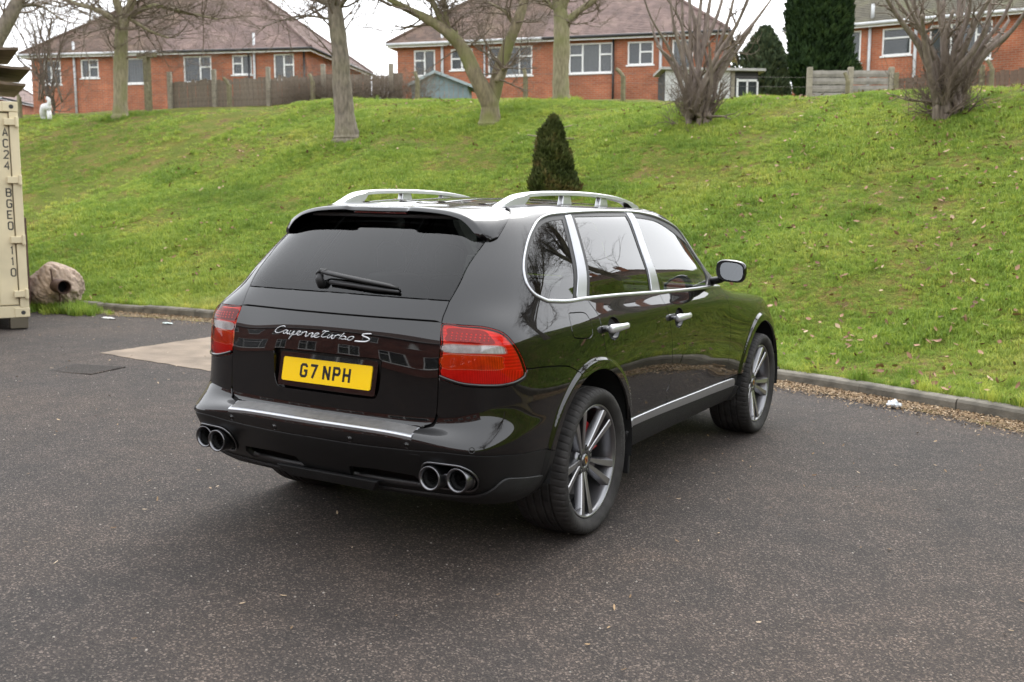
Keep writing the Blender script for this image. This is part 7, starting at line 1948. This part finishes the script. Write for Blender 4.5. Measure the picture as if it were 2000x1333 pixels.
# ---------------------------------------------------------------- wheels
def build_wheel():
    root = bpy.data.objects.new('wheel', None); link(root, car)
    # tyre: four circumferential grooves, cut shoulder blocks
    prof = [(.281, .108), (.288, .121), (.300, .134), (.318, .1445), (.334, .1475), (.348, .1440), (.358, .135), (.3640, .122), (.3665, .108),
            (.3685, .090), (.3690, .074), (.3615, .072), (.3615, .062), (.3695, .060), (.3700, .030), (.3625, .028), (.3625, .018), (.3702, .016), (.3702, 0)]
    prof = prof + [(r, -x) for r, x in prof[::-1][1:]]
    n = 384; m = len(prof); vs = []
    for k in range(n):
        w = 2*math.pi*k/n; cut = (k % 6 == 0)
        for i, (r, x) in enumerate(prof):
            rr = r; ww = w
            if cut and 5 <= i <= 9 or cut and m-10 <= i <= m-6: rr -= .0040
            if cut and i in (13, 14): rr -= .002
            if i >= 5 and i <= m-6: ww = w + .06*x/.15*(1 if abs(x) > .07 else .2)
            vs.append((x, rr*math.cos(ww), rr*math.sin(ww)))
    fs = []
    for k in range(n):
        k2 = (k+1) % n
        for i in range(m-1): fs.append((k*m+i, k*m+i+1, k2*m+i+1, k2*m+i))
    tyre = mk('tyre', vs, fs, RUBBER, root, smooth=True); tyre.data.set_sharp_from_angle(angle=RAD(38))
    # raised sidewall lettering
    lt = MB()
    def around(text, a0, rad, hgt, adv):
        for i, ch in enumerate(text):
            if ch not in GLYPH: continue
            th = a0 - i*adv
            for qd in strokes_flat([[((q[0]/4-.5)*hgt*.62, (q[1]/6-.5)*hgt) for q in pl] for pl in GLYPH[ch]], hgt*.2):
                p3 = []
                for q in qd:
                    rr = rad+q.y; aa = th - q.x/rad
                    xx = np.interp(rr, [.288, .300, .318, .334, .348], [.121, .134, .1445, .1475, .144])
                    p3.append(Vector((xx+.0012, rr*math.cos(aa), rr*math.sin(aa))))
                lt.prism(p3[::-1], Vector((-.003, 0, 0)))
    around('MICHELIN', RAD(206), .322, .024, .075); around('MICHELIN', RAD(26), .322, .024, .075)
    lt.build('tyre_lettering', LETTERR, tyre)
    # rim: lip, barrel
    r = MB(); r.lathe([(.2785, .104), (.2845, .110), (.2855, .117), (.2835, .1195), (.2760, .1185), (.2690, .112), (.2640, .100), (.2620, .085), (.2540, .060), (.2500, 0), (.2500, -.09), (.265, -.11)], 120, 'x')
    rim = r.build('rim', ALLOY, root, smooth=True); rim.data.set_sharp_from_angle(angle=RAD(30))
    r = MB(); r.lathe([(.2838, .1190), (.2842, .1203), (.2790, .1203), (.2765, .1188)], 120, 'x'); r.build('rim_edge', ALLOYF, rim, smooth=True)
    # five pairs of blades
    for k in range(5):
        a = RAD(47 + 72*k)
        for sg in (-1, 1):
            secs = []
            for rad_, off, wid, xf, dep in ((.060, .0165, .025, .080, .045), (.090, .0190, .028, .085, .045), (.130, .0245, .031, .092, .042), (.180, .033, .035, .101, .038), (.225, .0415, .039, .109, .034), (.258, .0480, .042, .1145, .032), (.269, .0500, .043, .1150, .034)):
                o0, o1 = off*sg-wid/2, off*sg+wid/2
                ch = .0045
                # outer edge leans back, inner edge is steep
                ix = [(o0, xf-dep), (o0+.001, xf-ch), (o0+ch, xf), (o1-ch, xf), (o1-.001, xf-ch), (o1, xf-dep)]
                if sg > 0: ix[0] = (o0+.004, xf-dep); ix[5] = (o1+.006, xf-dep)
                else: ix[5] = (o1-.004, xf-dep); ix[0] = (o0-.006, xf-dep)
                secs.append([Vector((x, rad_*math.cos(a)-o*math.sin(a), rad_*math.sin(a)+o*math.cos(a))) for o, x in ix])
            vs = [q for s_ in secs for q in s_]; fs = []; c6 = 6
            for i in range(len(secs)-1):
                for j in range(c6): fs.append((i*c6+j, i*c6+(j+1) % c6, (i+1)*c6+(j+1) % c6, (i+1)*c6+j))
            fs += [tuple(range(c6))[::-1], tuple((len(secs)-1)*c6+j for j in range(c6))]
            sp = mk('spoke', vs, fs, ALLOYF, rim, smooth=True); sp.data.set_sharp_from_angle(angle=RAD(30))
            sp.data.materials.append(ALLOY)
            for pI, pp in enumerate(sp.data.polygons):
                pp.material_index = 0 if (pI < (len(secs)-1)*c6 and pI % c6 in (1, 2, 3)) else 1
        # web behind each pair
        w = MB(); ca, sa = math.cos(a), math.sin(a)
        def pt(rd, o, x): return Vector((x, rd*ca-o*sa, rd*sa+o*ca))
        w.add([pt(.05, -.03, .07), pt(.05, .03, .07), pt(.14, .03, .072), pt(.14, -.03, .072), pt(.05, -.03, .04), pt(.05, .03, .04), pt(.14, .03, .05), pt(.14, -.03, .05)],
              [(0, 1, 2, 3), (7, 6, 5, 4), (0, 4, 5, 1), (1, 5, 6, 2), (2, 6, 7, 3), (3, 7, 4, 0)])
        w.build('spoke_web', ALLOY, rim)
    # hub with bolt wells and crest cap
    h = MB(); h.lathe([(.0, .074), (.034, .074), (.036, .078), (.040, .080), (.060, .079), (.078, .072), (.086, .055), (.086, .03)], 60, 'x'); h.build('hub', ALLOY, rim, smooth=True)
    for k in range(5):
        a = RAD(11 + 72*k); c = (0, .062*math.cos(a), .062*math.sin(a))
        b = MB(); b.lathe([(.0, .0796), (.0125, .0796), (.0150, .0802), (.0160, .0785)], 20, 'x', c); b.build('bolt_well', SOOT_SHADE, rim, smooth=True)  # flat near-black disc: the shade inside the bolt recess is painted on
        b = MB(); b.lathe([(.0, .0812), (.006, .0812), (.0085, .0800)], 6, 'x', c); b.build('wheel_bolt', ALLOY, rim)
    c = MB(); c.lathe([(.0, .0845), (.026, .0840), (.031, .0815), (.033, .076)], 40, 'x'); cap = c.build('centre_cap', ALLOY, root, smooth=True)
    sh = [(-.014, .017), (0, .020), (.014, .017), (.0145, .002), (.009, -.013), (0, -.021), (-.009, -.013), (-.0145, .002)]
    g = MB(); g.prism([Vector((.0848, y, z)) for y, z in sh], Vector((.0014, 0, 0))); g.build('cap_crest', plain('gold_enamel', (0.55, 0.36, 0.10), rough=.3, metal=.6) if 'gold_enamel' not in MATS else MATS['gold_enamel'], cap)
    for y0, z0, y1, z1, mt in ((-.012, .004, -.002, .013, 'r'), (.002, -.010, .010, .001, 'r'), (-.004, -.006, .004, .006, 'k')):
        g = MB(); g.box((.0855, y0, z0), (.0868, y1, z1)); g.build('crest_field', REDPAINT if mt == 'r' else PLATEBK, cap)
    # brake disc and caliper
    b = MB(); b.lathe([(.09, .030), (.178, .030), (.180, .026), (.180, -.002), (.178, -.006), (.09, -.006)], 60, 'x'); b.build('brake_disc', STEEL, root, smooth=False)
    b = MB(); b.lathe([(0, .028), (.095, .034), (.10, .02)], 32, 'x'); b.build('disc_bell', DARK, root, smooth=True)
    b = MB(); vs = []; fs = []
    for w in np.linspace(RAD(10), RAD(72), 10):
        for rr, x in ((.105, .052), (.192, .050), (.205, .03), (.205, -.03), (.105, -.03)): vs.append((x, rr*math.cos(w), rr*math.sin(w)))
    for i in range(9):
        for j in range(5): fs.append((i*5+j, (i+1)*5+j, (i+1)*5+(j+1) % 5, i*5+(j+1) % 5))
    fs += [tuple(range(5))[::-1], tuple(45+j for j in range(5))]
    b.add(vs, fs); b.build('brake_caliper', REDPAINT, root, bevel=.004)
    b = MB(); b.lathe([(0, -.02), (.24, -.02), (.245, -.03)], 48, 'x'); b.build('dust_shield', DARK, root)
    v = MB(); v.tube([(.105, -.263*math.cos(RAD(58)), -.263*math.sin(RAD(58))), (.125, -.245*math.cos(RAD(58)), -.245*math.sin(RAD(58)))], .004, 6); v.build('tyre_valve', ALLOYF, rim)
    return root
WX = .815
w0 = build_wheel(); w0.location = (WX, 0, AXLE_Z+.001)
def cp(o, parent):
    c = o.copy(); COL.objects.link(c); c.parent = parent
    for ch in list(o.children): cp(ch, c)
    return c
for x, y, rx, rz in ((WX, 2.855, 11, 0), (-WX, 0, 20, 180), (-WX, 2.855, 40, 180)):
    w = cp(w0, car); w.location = (x, y, AXLE_Z+.001); w.rotation_euler = (RAD(rx), 0, RAD(rz))
